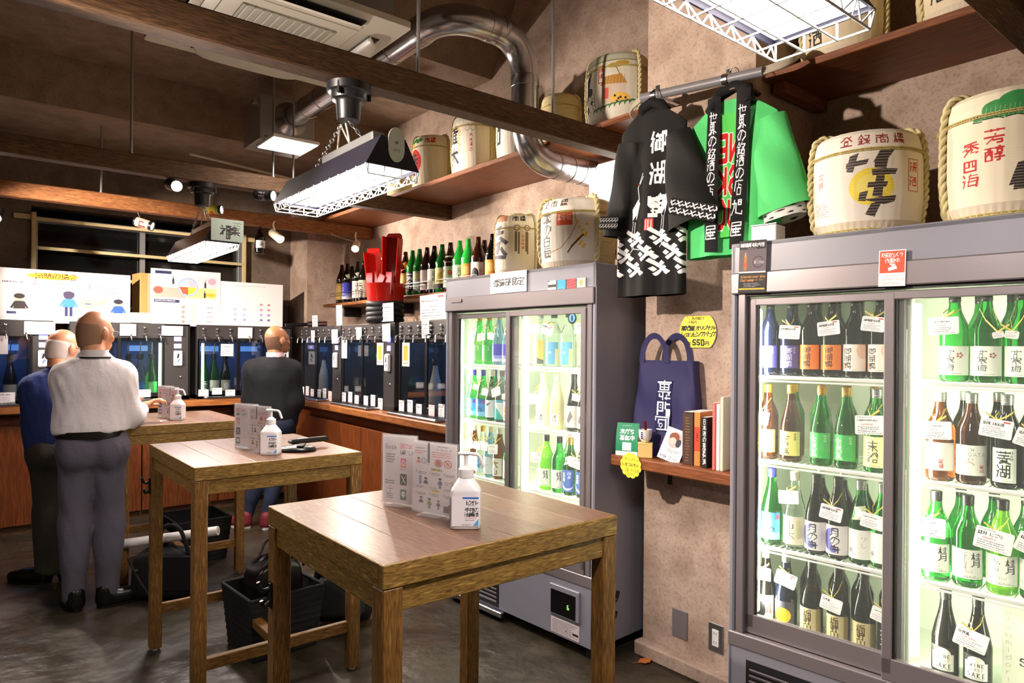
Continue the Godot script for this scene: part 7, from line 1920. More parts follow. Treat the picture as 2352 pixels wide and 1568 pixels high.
# ---------------------------------------------------------------- tables and what stands on them
func table(x0: float, x1: float, z0: float, z1: float, label: String, hooks: Array):
	var t = thing("bar_table", label, "table", at(Vector3((x0 + x1) / 2, 0, (z0 + z1) / 2)), "tall wooden standing tables")
	var w = x1 - x0
	var d = z1 - z0
	var n_ = 6
	for k in n_:
		var pw = (w - 0.012) / n_
		part(t, "plank", bx(Vector3(-w / 2 + 0.006 + pw * (k + 0.5), 0.985, 0), Vector3(pw - 0.0012, 0.03, d - 0.012), 0.0012), M["plank_%d" % (posmod(k * 3 + int(z0 * 7), 4))])
	for s in [-1, 1]:
		part(t, "edge_board", bx(Vector3(0, 0.972, s * (d / 2 - 0.011)), Vector3(w, 0.055, 0.022), 0.002), M.table_edge_x)
		part(t, "edge_board", bx(Vector3(s * (w / 2 - 0.011), 0.972, 0), Vector3(0.022, 0.055, d - 0.044), 0.002), M.table_edge_z)
		part(t, "apron", bx(Vector3(0, 0.915, s * (d / 2 - 0.018)), Vector3(w - 0.1, 0.058, 0.02), 0.002), M.table_edge_x)
		part(t, "apron", bx(Vector3(s * (w / 2 - 0.018), 0.915, 0), Vector3(0.02, 0.058, d - 0.1), 0.002), M.table_edge_z)
		part(t, "stretcher", bx(Vector3(0, 0.2, s * (d / 2 - 0.035)), Vector3(w - 0.1, 0.05, 0.026), 0.003), M.table_leg_x)
	part(t, "stretcher", bx(Vector3(0, 0.2, 0), Vector3(0.045, 0.04, d - 0.09), 0.003), M.table_leg_z)
	for sx in [-1, 1]:
		for sz in [-1, 1]:
			var l = part(t, "leg", bx(Vector3(sx * (w / 2 - 0.027), 0.479, sz * (d / 2 - 0.027)), Vector3(0.052, 0.93, 0.052), 0.003), M.table_leg_y)
			var f := MB.new()
			f.lathe([Vector2(0.013, 0), Vector2(0.016, 0.004), Vector2(0.016, 0.014), Vector2(0, 0.014)], 12)
			part(l, "foot_glide", f, M.white_plastic, at(Vector3(sx * (w / 2 - 0.027), 0.001, sz * (d / 2 - 0.027))))
	for h in hooks:
		var m := MB.new()
		var p = h[0] - Vector3((x0 + x1) / 2, 0, (z0 + z1) / 2)
		m.box(p, h[1] * 0.004 + (Vector3.ONE - h[1].abs()) * Vector3(0.022, 0.07, 0.022), 0.001)
		var o = h[1]
		m.tube(bend([p + Vector3(0, 0.02, 0), p + o * 0.026 + Vector3(0, 0.015, 0), p + o * 0.036 + Vector3(0, 0.045, 0)], 0.015), 0.006, 8)
		m.tube(bend([p - Vector3(0, 0.02, 0), p + o * 0.02 - Vector3(0, 0.035, 0), p + o * 0.026 - Vector3(0, 0.012, 0)], 0.012), 0.006, 8)
		part(t, "coat_hook", m, M.black_plastic)

func acrylic_stand(xf: Transform3D, w: float, h: float, arts: Array, label: String):
	var t = thing("menu_stand", label, "card stand", xf, "clear card stands on the tables")
	part(t, "base", bx(Vector3(0, 0.0015, 0), Vector3(w * 0.5, 0.003, 0.07), 0.001), M.acrylic)
	for z in [-0.0035, 0.0035]:
		part(t, "sheet", bx(Vector3(0, h / 2 + 0.006, z), Vector3(w + 0.006, h + 0.008, 0.002), 0.0005), M.acrylic)
	part(t, "card", bx(Vector3(0, h / 2 + 0.006, 0), Vector3(w, h, 0.0015)), M.paper)
	var x = -w / 2
	for a in arts:
		var q := MB.new()
		q.quad(Vector3(x, 0.006, 0.001), Vector3(x + a[1], 0.006, 0.001), Vector3(x + a[1], 0.006 + a[2], 0.001), Vector3(x, 0.006 + a[2], 0.001), ART[a[0]])
		part(t, "print", q, M.print)
		x += a[1]
	return t

func sanitiser(xf: Transform3D, label: String):
	var t = thing("sanitiser_bottle", label, "pump bottle", xf * Transform3D(Basis.from_scale(Vector3(0.95, 0.85, 0.95)), Vector3.ZERO), "white hand sanitiser bottles")
	var rows = []
	for e in [[0.036, 0.0, 0.9], [0.042, 0.004, 0.9], [0.0425, 0.02, 1], [0.0425, 0.115, 1], [0.039, 0.125, 1], [0.026, 0.148, 1], [0.02, 0.158, 1.2], [0.019, 0.166, 1.3]]:
		var row = PackedVector3Array()
		for k in 40:
			var a = TAU * k / 40
			var ca = cos(a)
			var sa = sin(a)
			var pw = lerpf(0.32, 1.0, clampf((e[1] - 0.12) / 0.04, 0, 1))
			row.append(Vector3(e[0] * signf(sa) * pow(absf(sa), pw), e[1], e[0] * lerpf(0.82, 1.0, clampf((e[1] - 0.12) / 0.04, 0, 1)) * signf(ca) * pow(absf(ca), pw)))
		rows.append(row)
	var m := MB.new()
	m.grid(rows, true)
	var bot = rows[0]
	for k in 40: m.flat(Vector3.ZERO, bot[(k + 1) % 40], bot[k])
	part(t, "body", m, M.sanitiser_body)
	m = MB.new()
	m.lathe([Vector2(0.0215, 0.158), Vector2(0.0215, 0.158), Vector2(0.0215, 0.182), Vector2(0.0205, 0.186), Vector2(0.014, 0.188), Vector2(0.012, 0.194), Vector2(0.0065, 0.196), Vector2(0.0062, 0.228)], 20)
	part(t, "collar", m, M.white_plastic)
	m = MB.new()
	m.box(Vector3(-0.006, 0.232, 0), Vector3(0.036, 0.012, 0.018), 0.005)
	m.tube(bend([Vector3(0.0, 0.232, 0), Vector3(0.036, 0.229, 0), Vector3(0.05, 0.188, 0.002)], 0.012), 0.0055, 10)
	part(t, "pump_head", m, M.white_plastic)
	m = MB.new()
	m.quad(Vector3(-0.037, 0.012, 0.0356), Vector3(0.037, 0.012, 0.0356), Vector3(0.037, 0.105, 0.0356), Vector3(-0.037, 0.105, 0.0356), ART.sanitiser)
	part(t, "front_label", m, M.print)
	m = MB.new()
	m.quad(Vector3(-0.0433, 0.014, -0.028), Vector3(-0.0433, 0.014, 0.028), Vector3(-0.0433, 0.1, 0.028), Vector3(-0.0433, 0.1, -0.028), ART.sanitiser_side)
	part(t, "side_label", m, M.print)

func build_tables():
	table(0.727, 1.485, -2.06, -1.342, "nearest tall wooden table with the large card stand", [[Vector3(1.487, 0.72, -1.37), Vector3(1, 0, 0)], [Vector3(0.725, 0.74, -2.03), Vector3(-1, 0, 0)]])
	table(0.722, 1.442, -3.69, -2.87, "middle tall wooden table with a black pouch on it", [[Vector3(0.72, 0.8, -3.66), Vector3(-1, 0, 0)]])
	table(0.735, 1.455, -5.38, -4.55, "farthest tall wooden table beside the man in the white shirt", [])
	# nearest table
	acrylic_stand(at(Vector3(1.045, 1.0, -1.83), -66), 0.125, 0.205, [["card_search", 0.058, 0.195], ["card_sns", 0.067, 0.205]], "clear stand with two narrow info cards on the nearest table, left of the rules stand")
	acrylic_stand(at(Vector3(1.062, 1.0, -1.66), -74), 0.165, 0.2, [["card_rules", 0.165, 0.2]], "clear stand with the tasting rules sheet beside the sanitiser on the nearest table")
	sanitiser(at(Vector3(1.06, 1.0, -1.5), -38), "white pump bottle of hand sanitiser on the nearest table")
	# middle table
	acrylic_stand(at(Vector3(1.055, 1.0, -3.29), -66), 0.15, 0.2, [["card_sns", 0.075, 0.2], ["card_search", 0.075, 0.2]], "clear stand with two narrow info cards on the middle table")
	acrylic_stand(at(Vector3(1.066, 1.0, -3.14), -74), 0.16, 0.2, [["card_rules", 0.16, 0.2]], "clear stand with the tasting rules sheet on the middle table")
	sanitiser(at(Vector3(1.08, 1.0, -3.03), -38), "white pump bottle of hand sanitiser on the middle table")
	var p = thing("black_pouch", "flat black leather pouch lying on the middle table", "pouch", at(Vector3(1.21, 1.0, -3.06), -30))
	var rows = []
	for i in 7:
		var f = i / 6.0
		var row = PackedVector3Array()
		for k in 32:
			var a = TAU * k / 32
			var r = 0.085 * (0.6 if i == 0 else 1.0) * sqrt(maxf(0.0, 1.0 - pow(f, 4))) + 0.002
			row.append(Vector3(r * sin(a) * 1.0, 0.028 * f, r * cos(a) * 0.7))
		rows.append(row)
	var m := MB.new()
	m.grid(rows, true)
	part(p, "body", m, M.leather)
	part(p, "strap", bx(Vector3(0.02, 0.028, 0), Vector3(0.03, 0.006, 0.1), 0.002), M.leather)
	var f = thing("glasses_case", "long black glasses case lying across the pouch on the middle table", "case", at(Vector3(1.295, 1.03, -3.13), 8))
	m = MB.new()
	m.box(Vector3(0, 0.006, 0), Vector3(0.2, 0.022, 0.045), 0.008)
	part(f, "case_body", m, M.leather)
	part(f, "label", bx(Vector3(-0.03, 0.0178, 0), Vector3(0.05, 0.001, 0.012)), M.white_plastic)
	# far table
	acrylic_stand(at(Vector3(1.085, 1.0, -5.05), -66), 0.15, 0.2, [["card_sns", 0.075, 0.2], ["card_search", 0.075, 0.2]], "clear stand with two narrow info cards on the farthest table")
	acrylic_stand(at(Vector3(1.09, 1.0, -4.9), -74), 0.16, 0.2, [["card_rules", 0.16, 0.2]], "clear stand with the tasting rules sheet on the farthest table")
	sanitiser(at(Vector3(1.1, 1.0, -4.78), -38), "white pump bottle of hand sanitiser on the farthest table")
	var d = thing("glass_dish", "tiny clear glass dish on the farthest table", "dish", at(Vector3(0.99, 1.0, -4.7)))
	m = MB.new()
	m.lathe([Vector2(0, 0), Vector2(0.02, 0), Vector2(0.032, 0.012), Vector2(0.03, 0.012), Vector2(0.0, 0.004)], 20)
	part(d, "dish_body", m, M.acrylic)

# ---------------------------------------------------------------- bags and baskets on the floor
func basket(xf: Transform3D, w0: float, w1: float, d0: float, d1: float, h: float, label: String):
	var t = thing("storage_basket", label, "basket", xf)
	var th = 0.008
	for s in 4:
		var q = Basis(Vector3.UP, PI / 2 * s)
		var a0 = (w0 if s % 2 == 0 else d0) / 2
		var a1 = (w1 if s % 2 == 0 else d1) / 2
		var b0 = (d0 if s % 2 == 0 else w0) / 2
		var b1 = (d1 if s % 2 == 0 else w1) / 2
		var m := MB.new()
		m.T = Transform3D(q, Vector3.ZERO)
		m.quad(Vector3(-a0, 0, b0), Vector3(a0, 0, b0), Vector3(a1, h, b1), Vector3(-a1, h, b1))
		m.quad(Vector3(a0, 0, b0 - th), Vector3(-a0, 0, b0 - th), Vector3(-a1, h, b1 - th), Vector3(a1, h, b1 - th))
		m.quad(Vector3(-a1, h, b1), Vector3(a1, h, b1), Vector3(a1, h, b1 - th), Vector3(-a1, h, b1 - th))
		for k in 9:
			var f = (k + 0.5) / 9.0
			m.box(Vector3(0, h * f, lerpf(b0, b1, f) + 0.001), Vector3(lerpf(a0, a1, f) * 2, h / 22.0, 0.004), 0.001)
		part(t, "wall", m, M.bag_black)
		m = MB.new()
		m.T = Transform3D(q, Vector3.ZERO)
		m.box(Vector3(0, h, b1 - 0.003), Vector3(a1 * 2, 0.016, 0.016), 0.004)
		part(t, "rim", m, M.bag_black)
	part(t, "bottom", bx(Vector3(0, 0.006, 0), Vector3(w0 - 0.01, 0.01, d0 - 0.01)), M.bag_black)
	return t

func soft_box(w: float, h: float, d: float, sag: float, seed_: float) -> MB:
	var rows = []
	for i in 13:
		var f = i / 12.0
		var k = sqrt(maxf(0.0, 1.0 - pow(absf(f * 2 - 1), 8))) * (1.0 - sag * f)
		var row = PackedVector3Array()
		for j in 40:
			var a = TAU * j / 40
			var ca = cos(a)
			var sa = sin(a)
			var r = 1.0 + 0.03 * sin(a * 3 + seed_ + f * 5)
			row.append(Vector3(w / 2 * k * r * signf(sa) * pow(absf(sa), 0.4), f * h * (1.0 + 0.04 * sin(a * 2 + seed_)), d / 2 * k * r * signf(ca) * pow(absf(ca), 0.4)))
		rows.append(row)
	var m := MB.new()
	m.grid(rows, true)
	return m

func build_bags():
	# briefcase bag with a paper roll beside the men
	var b = thing("shoulder_bag", "black soft shoulder bag on the floor beside the white-shirted man's shoe", "bag", at(Vector3(0.955, 0.0, -4.4), -36))
	part(b, "body", soft_box(0.39, 0.3, 0.2, 0.2, 0.7), M.bag_black)
	part(b, "flap", bx(Vector3(0.1, 0.17, 0.098), Vector3(0.18, 0.2, 0.012), 0.005), M.bag_black)
	var m := MB.new()
	m.tube(bend([Vector3(-0.02, 0.26, 0.04), Vector3(0.0, 0.44, 0.06), Vector3(0.1, 0.44, 0.06), Vector3(0.17, 0.22, 0.05)], 0.06), 0.012, 8)
	part(b, "handle", m, M.bag_black)
	m = MB.new()
	m.tube(bend([Vector3(-0.19, 0.24, 0.05), Vector3(-0.1, 0.14, 0.12), Vector3(-0.03, 0.05, 0.13)], 0.06), 0.009, 6)
	part(b, "strap", m, M.bag_black)
	part(b, "clasp", bx(Vector3(-0.12, 0.19, 0.1), Vector3(0.02, 0.014, 0.008), 0.002), M.chrome)
	var r = thing("paper_roll", "long white paper roll sticking out of the black shoulder bag", "roll", at(Vector3(0.95, 0.34, -4.42), -36))
	m = MB.new()
	m.tube([Vector3(-0.27, -0.035, 0.0), Vector3(0.31, 0.045, 0.0)], 0.027, 20)
	part(r, "tube", m, M.paper)
	m = MB.new()
	m.tube([Vector3(0.309, 0.0449, 0), Vector3(0.312, 0.0452, 0)], 0.014, 14)
	part(r, "inner_hole", m, M.cable)
	basket(at(Vector3(1.3, 0, -5.12), 3), 0.3, 0.36, 0.34, 0.4, 0.29, "black box basket on the floor under the farthest table")
	# under the middle table
	basket(at(Vector3(1.22, 0, -3.38), 4), 0.32, 0.37, 0.3, 0.36, 0.3, "black woven basket under the middle table, behind the nearest table's leg")
	var k = thing("black_handbag", "black handbag with thin straps standing in the woven basket", "bag", at(Vector3(1.22, 0.03, -3.38), 10))
	part(k, "body", soft_box(0.27, 0.42, 0.2, 0.1, 2.0), M.leather)
	for s in [-1, 1]:
		m = MB.new()
		m.tube(bend([Vector3(-0.05, 0.4, 0.05 * s), Vector3(0.0, 0.49, 0.06 * s), Vector3(0.12, 0.47, 0.06 * s), Vector3(0.14, 0.34, 0.05 * s)], 0.05), 0.006, 6)
		part(k, "strap", m, M.leather)
	var p = thing("backpack", "dark backpack leaning on the right of the woven basket", "backpack", at(Vector3(1.62, 0, -3.42), -35))
	part(p, "body", soft_box(0.34, 0.5, 0.24, 0.25, 4.0), M.bag_black)
	var fp := MB.new()
	fp = soft_box(0.26, 0.24, 0.1, 0.1, 1.0)
	part(p, "front_pocket", fp, M.bag_grey, at(Vector3(0, 0.06, 0.11)))
	m = MB.new()
	m.tube(bend([Vector3(-0.06, 0.46, 0.02), Vector3(-0.03, 0.54, 0.02), Vector3(0.05, 0.53, 0.02), Vector3(0.06, 0.45, 0.02)], 0.03), 0.01, 8)
	part(p, "grab_handle", m, M.bag_black)
	part(p, "badge", bx(Vector3(-0.08, 0.4, 0.085), Vector3(0.06, 0.02, 0.004), 0.001, ), M.grey_pipe)

func build_small_things():
	for k in 2:
		sheet_thing("wall_notice", ["brown paper notice on the right wall under the bottle shelf", "small brown slip beside the paper notice under the bottle shelf"][k], "notice", at(Vector3(3.096, [1.69, 1.66][k], [-5.05, -5.24][k]), -90), [0.26, 0.09][k], [0.2, 0.16][k], "notice_plain", 0.002, "", M.print_brown)
	# dead leaf on the floor by the plinth
	var m := MB.new()
	var P = []
	for i in 7:
		var f = i / 6.0
		var w = 0.03 * sin(PI * clampf(f * 0.9 + 0.05, 0, 1)) * (1.0 if i % 2 == 0 else 0.75)
		P.append(PackedVector3Array([Vector3(-w, 0.006 + 0.006 * f, f * 0.07), Vector3(0, 0.003 + 0.012 * f * f, f * 0.07), Vector3(w, 0.007 + 0.004 * f, f * 0.07)]))
	m.grid(P, false, Rect2(), true)
	var l = thing("dead_leaf", "small dry orange leaf on the floor by the foot of the pillar", "leaf", at(Vector3(2.5, 0.0, -2.12), 70))
	part(l, "blade", m, M.leaf_orange)
	var s := MB.new()
	s.tube([Vector3(0, 0.004, 0), Vector3(0.004, 0.006, -0.03)], 0.0012, 5)
	part(l, "stalk", s, M.leaf_orange)
	# thin cable from the lamp cap to the wall
	m = MB.new()
	m.tube(bend([Vector3(2.5, 2.62, -6.0), Vector3(2.7, 2.5, -5.95), Vector3(2.86, 2.46, -5.86)], 0.1), 0.004, 6)
	solo("lamp_wire", m, M.cable, "thin pale wire between the two cream spotlights under the reddish beam", "wire")
	m = MB.new()
	m.tube(bend([Vector3(3.08, 3.0, -4.8), Vector3(3.07, 2.9, -4.85), Vector3(3.05, 2.7, -5.0)], 0.1), 0.006, 6)
	solo("wall_cable", m, M.black_plastic, "black cable running down the right wall above the big lamp", "cable")
	m = MB.new()
	m.tube(bend([Vector3(1.5, 3.1, -6.2), Vector3(2.6, 3.0, -6.15), Vector3(3.05, 2.9, -5.8), Vector3(3.08, 2.68, -5.2)], 0.2), 0.012, 8)
	solo("wall_conduit", m, M.cable, "pale conduit bending along the back corner towards the long shelf", "conduit")
# ---------------------------------------------------------------- people: smooth skin over a skeleton, by surface nets
class Field:
	var lo: Vector3
	var c: float
	var nx: int
	var ny: int
	var nz: int
	var a := PackedFloat32Array()
	var k: float
	func _init(lo_: Vector3, hi: Vector3, cell: float, k_: float):
		lo = lo_; c = cell; k = k_
		nx = int((hi.x - lo.x) / c) + 2
		ny = int((hi.y - lo.y) / c) + 2
		nz = int((hi.z - lo.z) / c) + 2
		a.resize(nx * ny * nz)
		a.fill(0.0)
	func _range(p: Vector3, q: Vector3) -> Array:
		return [maxi(0, int((p.x - lo.x) / c)), mini(nx - 1, int((q.x - lo.x) / c) + 1), maxi(0, int((p.y - lo.y) / c)), mini(ny - 1, int((q.y - lo.y) / c) + 1), maxi(0, int((p.z - lo.z) / c)), mini(nz - 1, int((q.z - lo.z) / c) + 1)]
	func cap(p: Vector3, q: Vector3, rp: float, rq: float):
		var m = maxf(rp, rq) + 3.5 * k
		var g = _range(p.min(q) - Vector3(m, m, m), p.max(q) + Vector3(m, m, m))
		var d = q - p
		var dd = maxf(d.length_squared(), 1e-9)
		for z in range(g[4], g[5] + 1):
			for y in range(g[2], g[3] + 1):
				var i = (z * ny + y) * nx + g[0]
				var s = Vector3(lo.x + g[0] * c, lo.y + y * c, lo.z + z * c) - p
				for x in range(g[0], g[1] + 1):
					var t = clampf(s.dot(d) / dd, 0.0, 1.0)
					var e = (s - d * t).length() - lerpf(rp, rq, t)
					if e < m: a[i] += exp(-e / k)
					s.x += c
					i += 1
	func ell(p: Vector3, r: Vector3, b := Basis()):
		var R = maxf(r.x, maxf(r.y, r.z))
		var mr = minf(r.x, minf(r.y, r.z))
		var m = R + 3.5 * k
		var g = _range(p - Vector3(m, m, m), p + Vector3(m, m, m))
		var inv = b.transposed()
		for z in range(g[4], g[5] + 1):
			for y in range(g[2], g[3] + 1):
				var i = (z * ny + y) * nx + g[0]
				var s = Vector3(lo.x + g[0] * c, lo.y + y * c, lo.z + z * c) - p
				for x in range(g[0], g[1] + 1):
					var q = (inv * s) / r
					var l = q.length()
					var e = (l - 1.0) * (mr if l < 0.001 else (q * r).length() / l)
					if e < 3.5 * k: a[i] += exp(-e / k)
					s.x += c
					i += 1
	func cut_below(y0: float):
		for z in nz:
			for y in ny:
				if lo.y + y * c < y0:
					for x in nx: a[(z * ny + y) * nx + x] = 0.0
	func cut_above(y0: float):
		for z in nz:
			for y in ny:
				if lo.y + y * c > y0:
					for x in nx: a[(z * ny + y) * nx + x] = 0.0
	func into(out: MB, wrinkle := 0.0, seed_ := 1):
		var f := PackedFloat32Array()
		f.resize(a.size())
		for i in a.size():
			f[i] = -k * log(a[i]) if a[i] > 0.02 else 3.9 * k
		var id := PackedInt32Array()
		id.resize(a.size())
		id.fill(-1)
		var V := PackedVector3Array()
		var sx = 1
		var sy = nx
		var sz = nx * ny
		var off = [0, sx, sy, sx + sy, sz, sx + sz, sy + sz, sx + sy + sz]
		var ed = [[0, 1], [2, 3], [4, 5], [6, 7], [0, 2], [1, 3], [4, 6], [5, 7], [0, 4], [1, 5], [2, 6], [3, 7]]
		var nzs := FastNoiseLite.new()
		nzs.seed = seed_
		nzs.frequency = 7.0
		nzs.fractal_octaves = 3
		for z in nz - 1:
			for y in ny - 1:
				var i0 = z * sz + y * sy
				for x in nx - 1:
					var i = i0 + x
					var s0 = f[i] < 0.0
					if s0 == (f[i + 1] < 0.0) and s0 == (f[i + sy] < 0.0) and s0 == (f[i + sz] < 0.0) and s0 == (f[i + 1 + sy] < 0.0) and s0 == (f[i + 1 + sz] < 0.0) and s0 == (f[i + sy + sz] < 0.0) and s0 == (f[i + 1 + sy + sz] < 0.0): continue
					var p = Vector3.ZERO
					var n_ = 0
					for e in ed:
						var fa = f[i + off[e[0]]]
						var fb = f[i + off[e[1]]]
						if (fa < 0.0) != (fb < 0.0):
							var t = fa / (fa - fb)
							var A_ = Vector3(e[0] & 1, (e[0] >> 1) & 1, e[0] >> 2)
							var B_ = Vector3(e[1] & 1, (e[1] >> 1) & 1, e[1] >> 2)
							p += A_.lerp(B_, t)
							n_ += 1
					id[i] = V.size()
					V.append(lo + (Vector3(x, y, z) + p / n_) * c)
		var T := PackedInt32Array()
		for z in range(1, nz - 1):
			for y in range(1, ny - 1):
				var i0 = z * sz + y * sy
				for x in range(1, nx - 1):
					var i = i0 + x
					var s0 = f[i] < 0.0
					if s0 != (f[i + sx] < 0.0): _quad(T, id, i, sy, sz, s0)
					if s0 != (f[i + sy] < 0.0): _quad(T, id, i, sz, sx, s0)
					if s0 != (f[i + sz] < 0.0): _quad(T, id, i, sx, sy, s0)
		var N := PackedVector3Array()
		for pass_ in (2 if wrinkle > 0.0 else 1):
			N = PackedVector3Array()
			N.resize(V.size())
			for j in range(0, T.size(), 3):
				var q = (V[T[j + 1]] - V[T[j]]).cross(V[T[j + 2]] - V[T[j]])
				N[T[j]] += q; N[T[j + 1]] += q; N[T[j + 2]] += q
			if wrinkle > 0.0 and pass_ == 0:
				for j in V.size():
					var v_ = V[j]
					var w = nzs.get_noise_3d(v_.x * 0.85 + v_.y * 0.25, v_.y * 0.22, v_.z * 0.85)
					V[j] = v_ + N[j].normalized() * wrinkle * (absf(w) * 2.2 - 0.45)
		for j in range(0, T.size(), 3):
			out.tri(V[T[j]], V[T[j + 1]], V[T[j + 2]], N[T[j]], N[T[j + 1]], N[T[j + 2]])
	func _quad(T: PackedInt32Array, id: PackedInt32Array, i: int, u: int, w: int, inside: bool):
		var p = id[i]
		var q = id[i - u]
		var r = id[i - u - w]
		var s = id[i - w]
		if p < 0 or q < 0 or r < 0 or s < 0: return
		if inside: T.append_array(PackedInt32Array([r, s, p, r, p, q]))
		else: T.append_array(PackedInt32Array([r, p, s, r, q, p]))

func head_frame(c: Vector3, yaw: float, pitch: float) -> Transform3D:   # yaw > 0 turns towards the person's right
	return Transform3D(Basis(Vector3.UP, -yaw) * Basis(Vector3.RIGHT, pitch), c)

func add_head(out: MB, H: Transform3D, neck: Vector3, s := 1.0):
	var F = Field.new(H.origin - Vector3(0.15, 0.24, 0.16), H.origin + Vector3(0.15, 0.16, 0.16), 0.0055, 0.007)
	var b = H.basis
	var e = func(p: Vector3, r: Vector3): F.ell(H * (p * s), r * s, b)
	e.call(Vector3(0, 0.035, 0.018), Vector3(0.074, 0.088, 0.092))
	e.call(Vector3(0, 0.0, 0.035), Vector3(0.068, 0.07, 0.068))
	e.call(Vector3(0, 0.01, -0.035), Vector3(0.062, 0.075, 0.055))
	e.call(Vector3(0, -0.062, -0.04), Vector3(0.047, 0.05, 0.052))
	e.call(Vector3(0, -0.095, -0.068), Vector3(0.024, 0.018, 0.02))
	for q in [-1, 1]:
		e.call(Vector3(q * 0.038, -0.028, -0.068), Vector3(0.022, 0.022, 0.018))
		e.call(Vector3(q * 0.08, -0.012, 0.012), Vector3(0.009, 0.031, 0.02))
		e.call(Vector3(q * 0.083, -0.002, 0.018), Vector3(0.006, 0.02, 0.014))
	F.cap(H * (Vector3(-0.035, 0.022, -0.082) * s), H * (Vector3(0.035, 0.022, -0.082) * s), 0.009, 0.009)
	F.cap(H * (Vector3(0, 0.012, -0.09) * s), H * (Vector3(0, -0.03, -0.107) * s), 0.007, 0.012)
	F.cap(H * (Vector3(-0.02, -0.062, -0.088) * s), H * (Vector3(0.02, -0.062, -0.088) * s), 0.007, 0.007)
	F.cap(H * (Vector3(-0.016, -0.073, -0.087) * s), H * (Vector3(0.016, -0.073, -0.087) * s), 0.007, 0.007)
	F.cap(H * (Vector3(0, -0.03, 0.025) * s), neck, 0.056, 0.06)
	F.cap(H * (Vector3(0, -0.05, 0.045) * s), neck + Vector3(0, 0, 0.02), 0.042, 0.05)
	F.into(out)

func add_hand(out: MB, W: Transform3D, curl: float, right: bool):   # W: origin at the wrist, -y along the fingers, palm towards +z
	var F = Field.new(W.origin - Vector3(0.19, 0.19, 0.19), W.origin + Vector3(0.19, 0.19, 0.19), 0.0065, 0.004)
	var m = 1.0 if right else -1.0
	F.ell(W * Vector3(0, -0.05, 0), Vector3(0.04, 0.05, 0.015), W.basis)
	F.cap(W * Vector3(0, 0.02, 0), W * Vector3(0, -0.03, 0), 0.026, 0.028)
	for k in 4:
		var x = (-0.03 + k * 0.02) * m
		var L = [0.066, 0.078, 0.074, 0.056][k]
		var p = Vector3(x, -0.088, 0.0)
		var an = 0.15 + curl * 0.5
		for j in 3:
			var l = L * [0.45, 0.32, 0.23][j]
			var q = p + Vector3((k - 1.5) * 0.002 * m, -cos(an) * l, sin(an) * l)
			F.cap(W * p, W * q, 0.009 - j * 0.0009, 0.0085 - j * 0.001)
			p = q
			an += curl * 0.75
	var t0 = Vector3(-0.03 * m, -0.03, 0.006)
	var t1 = Vector3(-0.058 * m, -0.06, 0.02)
	var t2 = Vector3(-0.055 * m, -0.092, 0.034 + curl * 0.01)
	F.cap(W * t0, W * t1, 0.014, 0.011)
	F.cap(W * t1, W * t2, 0.011, 0.0085)
	F.into(out)

func fringe(H: Transform3D, y0: float, y1: float, spread: float, grow := 0.0025) -> MB:   # short hair round the back of the head
	var P = []
	var K = [[-0.09, 0.06, 0.06, 0.028], [-0.05, 0.066, 0.08, 0.024], [-0.02, 0.0725, 0.09, 0.02], [0.03, 0.0755, 0.0935, 0.018], [0.07, 0.068, 0.086, 0.018]]
	for i in 13:
		var y = lerpf(y0, y1, i / 12.0)
		var q = 0
		while q < 3 and K[q + 1][0] < y: q += 1
		var f = clampf((y - K[q][0]) / (K[q + 1][0] - K[q][0]), 0.0, 1.0)
		var g = grow * (0.2 if i == 0 or i == 12 else 1.0)
		var row = PackedVector3Array()
		for j in 33:
			var sp = spread * (1.0 - 0.25 * pow(i / 12.0, 3))
			var a = -sp + 2 * sp * j / 32.0
			var e = 0.0 if j == 0 or j == 32 else g
			row.append(H * Vector3((lerpf(K[q][1], K[q + 1][1], f) + e) * sin(a), y, lerpf(K[q][3], K[q + 1][3], f) + (lerpf(K[q][2], K[q + 1][2], f) + e) * cos(a)))
		P.append(row)
	var m := MB.new()
	m.grid(P)
	return m

func glasses(H: Transform3D, t: Node3D, mat: Material):
	var m := MB.new()
	for s in [-1, 1]:
		m.tube([H * Vector3(0.082 * s, 0.008, 0.02), H * Vector3(0.084 * s, 0.012, -0.03), H * Vector3(0.07 * s, 0.01, -0.1)], 0.0022, 6)
		var ring_ = []
		for k in 15:
			var a = TAU * k / 14
			ring_.append(H * Vector3(0.036 * s + 0.026 * cos(a), -0.002 + 0.018 * sin(a), -0.104))
		m.tube(ring_, 0.0018, 5, false)
	part(t, "glasses", m, mat)
	var eyes := MB.new()
	for s in [-1, 1]:
		var L = []
		for i in 7:
			var th = PI * i / 6.0
			var row = PackedVector3Array()
			for j in 10:
				var a = TAU * j / 10
				row.append(H * (Vector3(0.031 * s, 0.004, -0.079) + Vector3(sin(th) * sin(a), -cos(th), sin(th) * cos(a)) * 0.0115))
			L.append(row)
		eyes.grid(L, true)
	part(t, "eyes", eyes, M.white_plastic)

func shoe(F: Field, heel: Vector3, dir: Vector3, len_: float, w := 0.042):
	var h = heel + Vector3(0, w + 0.002, 0)
	F.cap(h, h + dir * len_ * 0.45, w, w)
	F.cap(h + dir * len_ * 0.3, h + dir * len_ * 0.78 + Vector3(0, -0.006, 0), w * 0.95, w * 0.8)
	F.cap(h, h + Vector3(0, 0.05, 0), w * 0.95, w * 1.05)

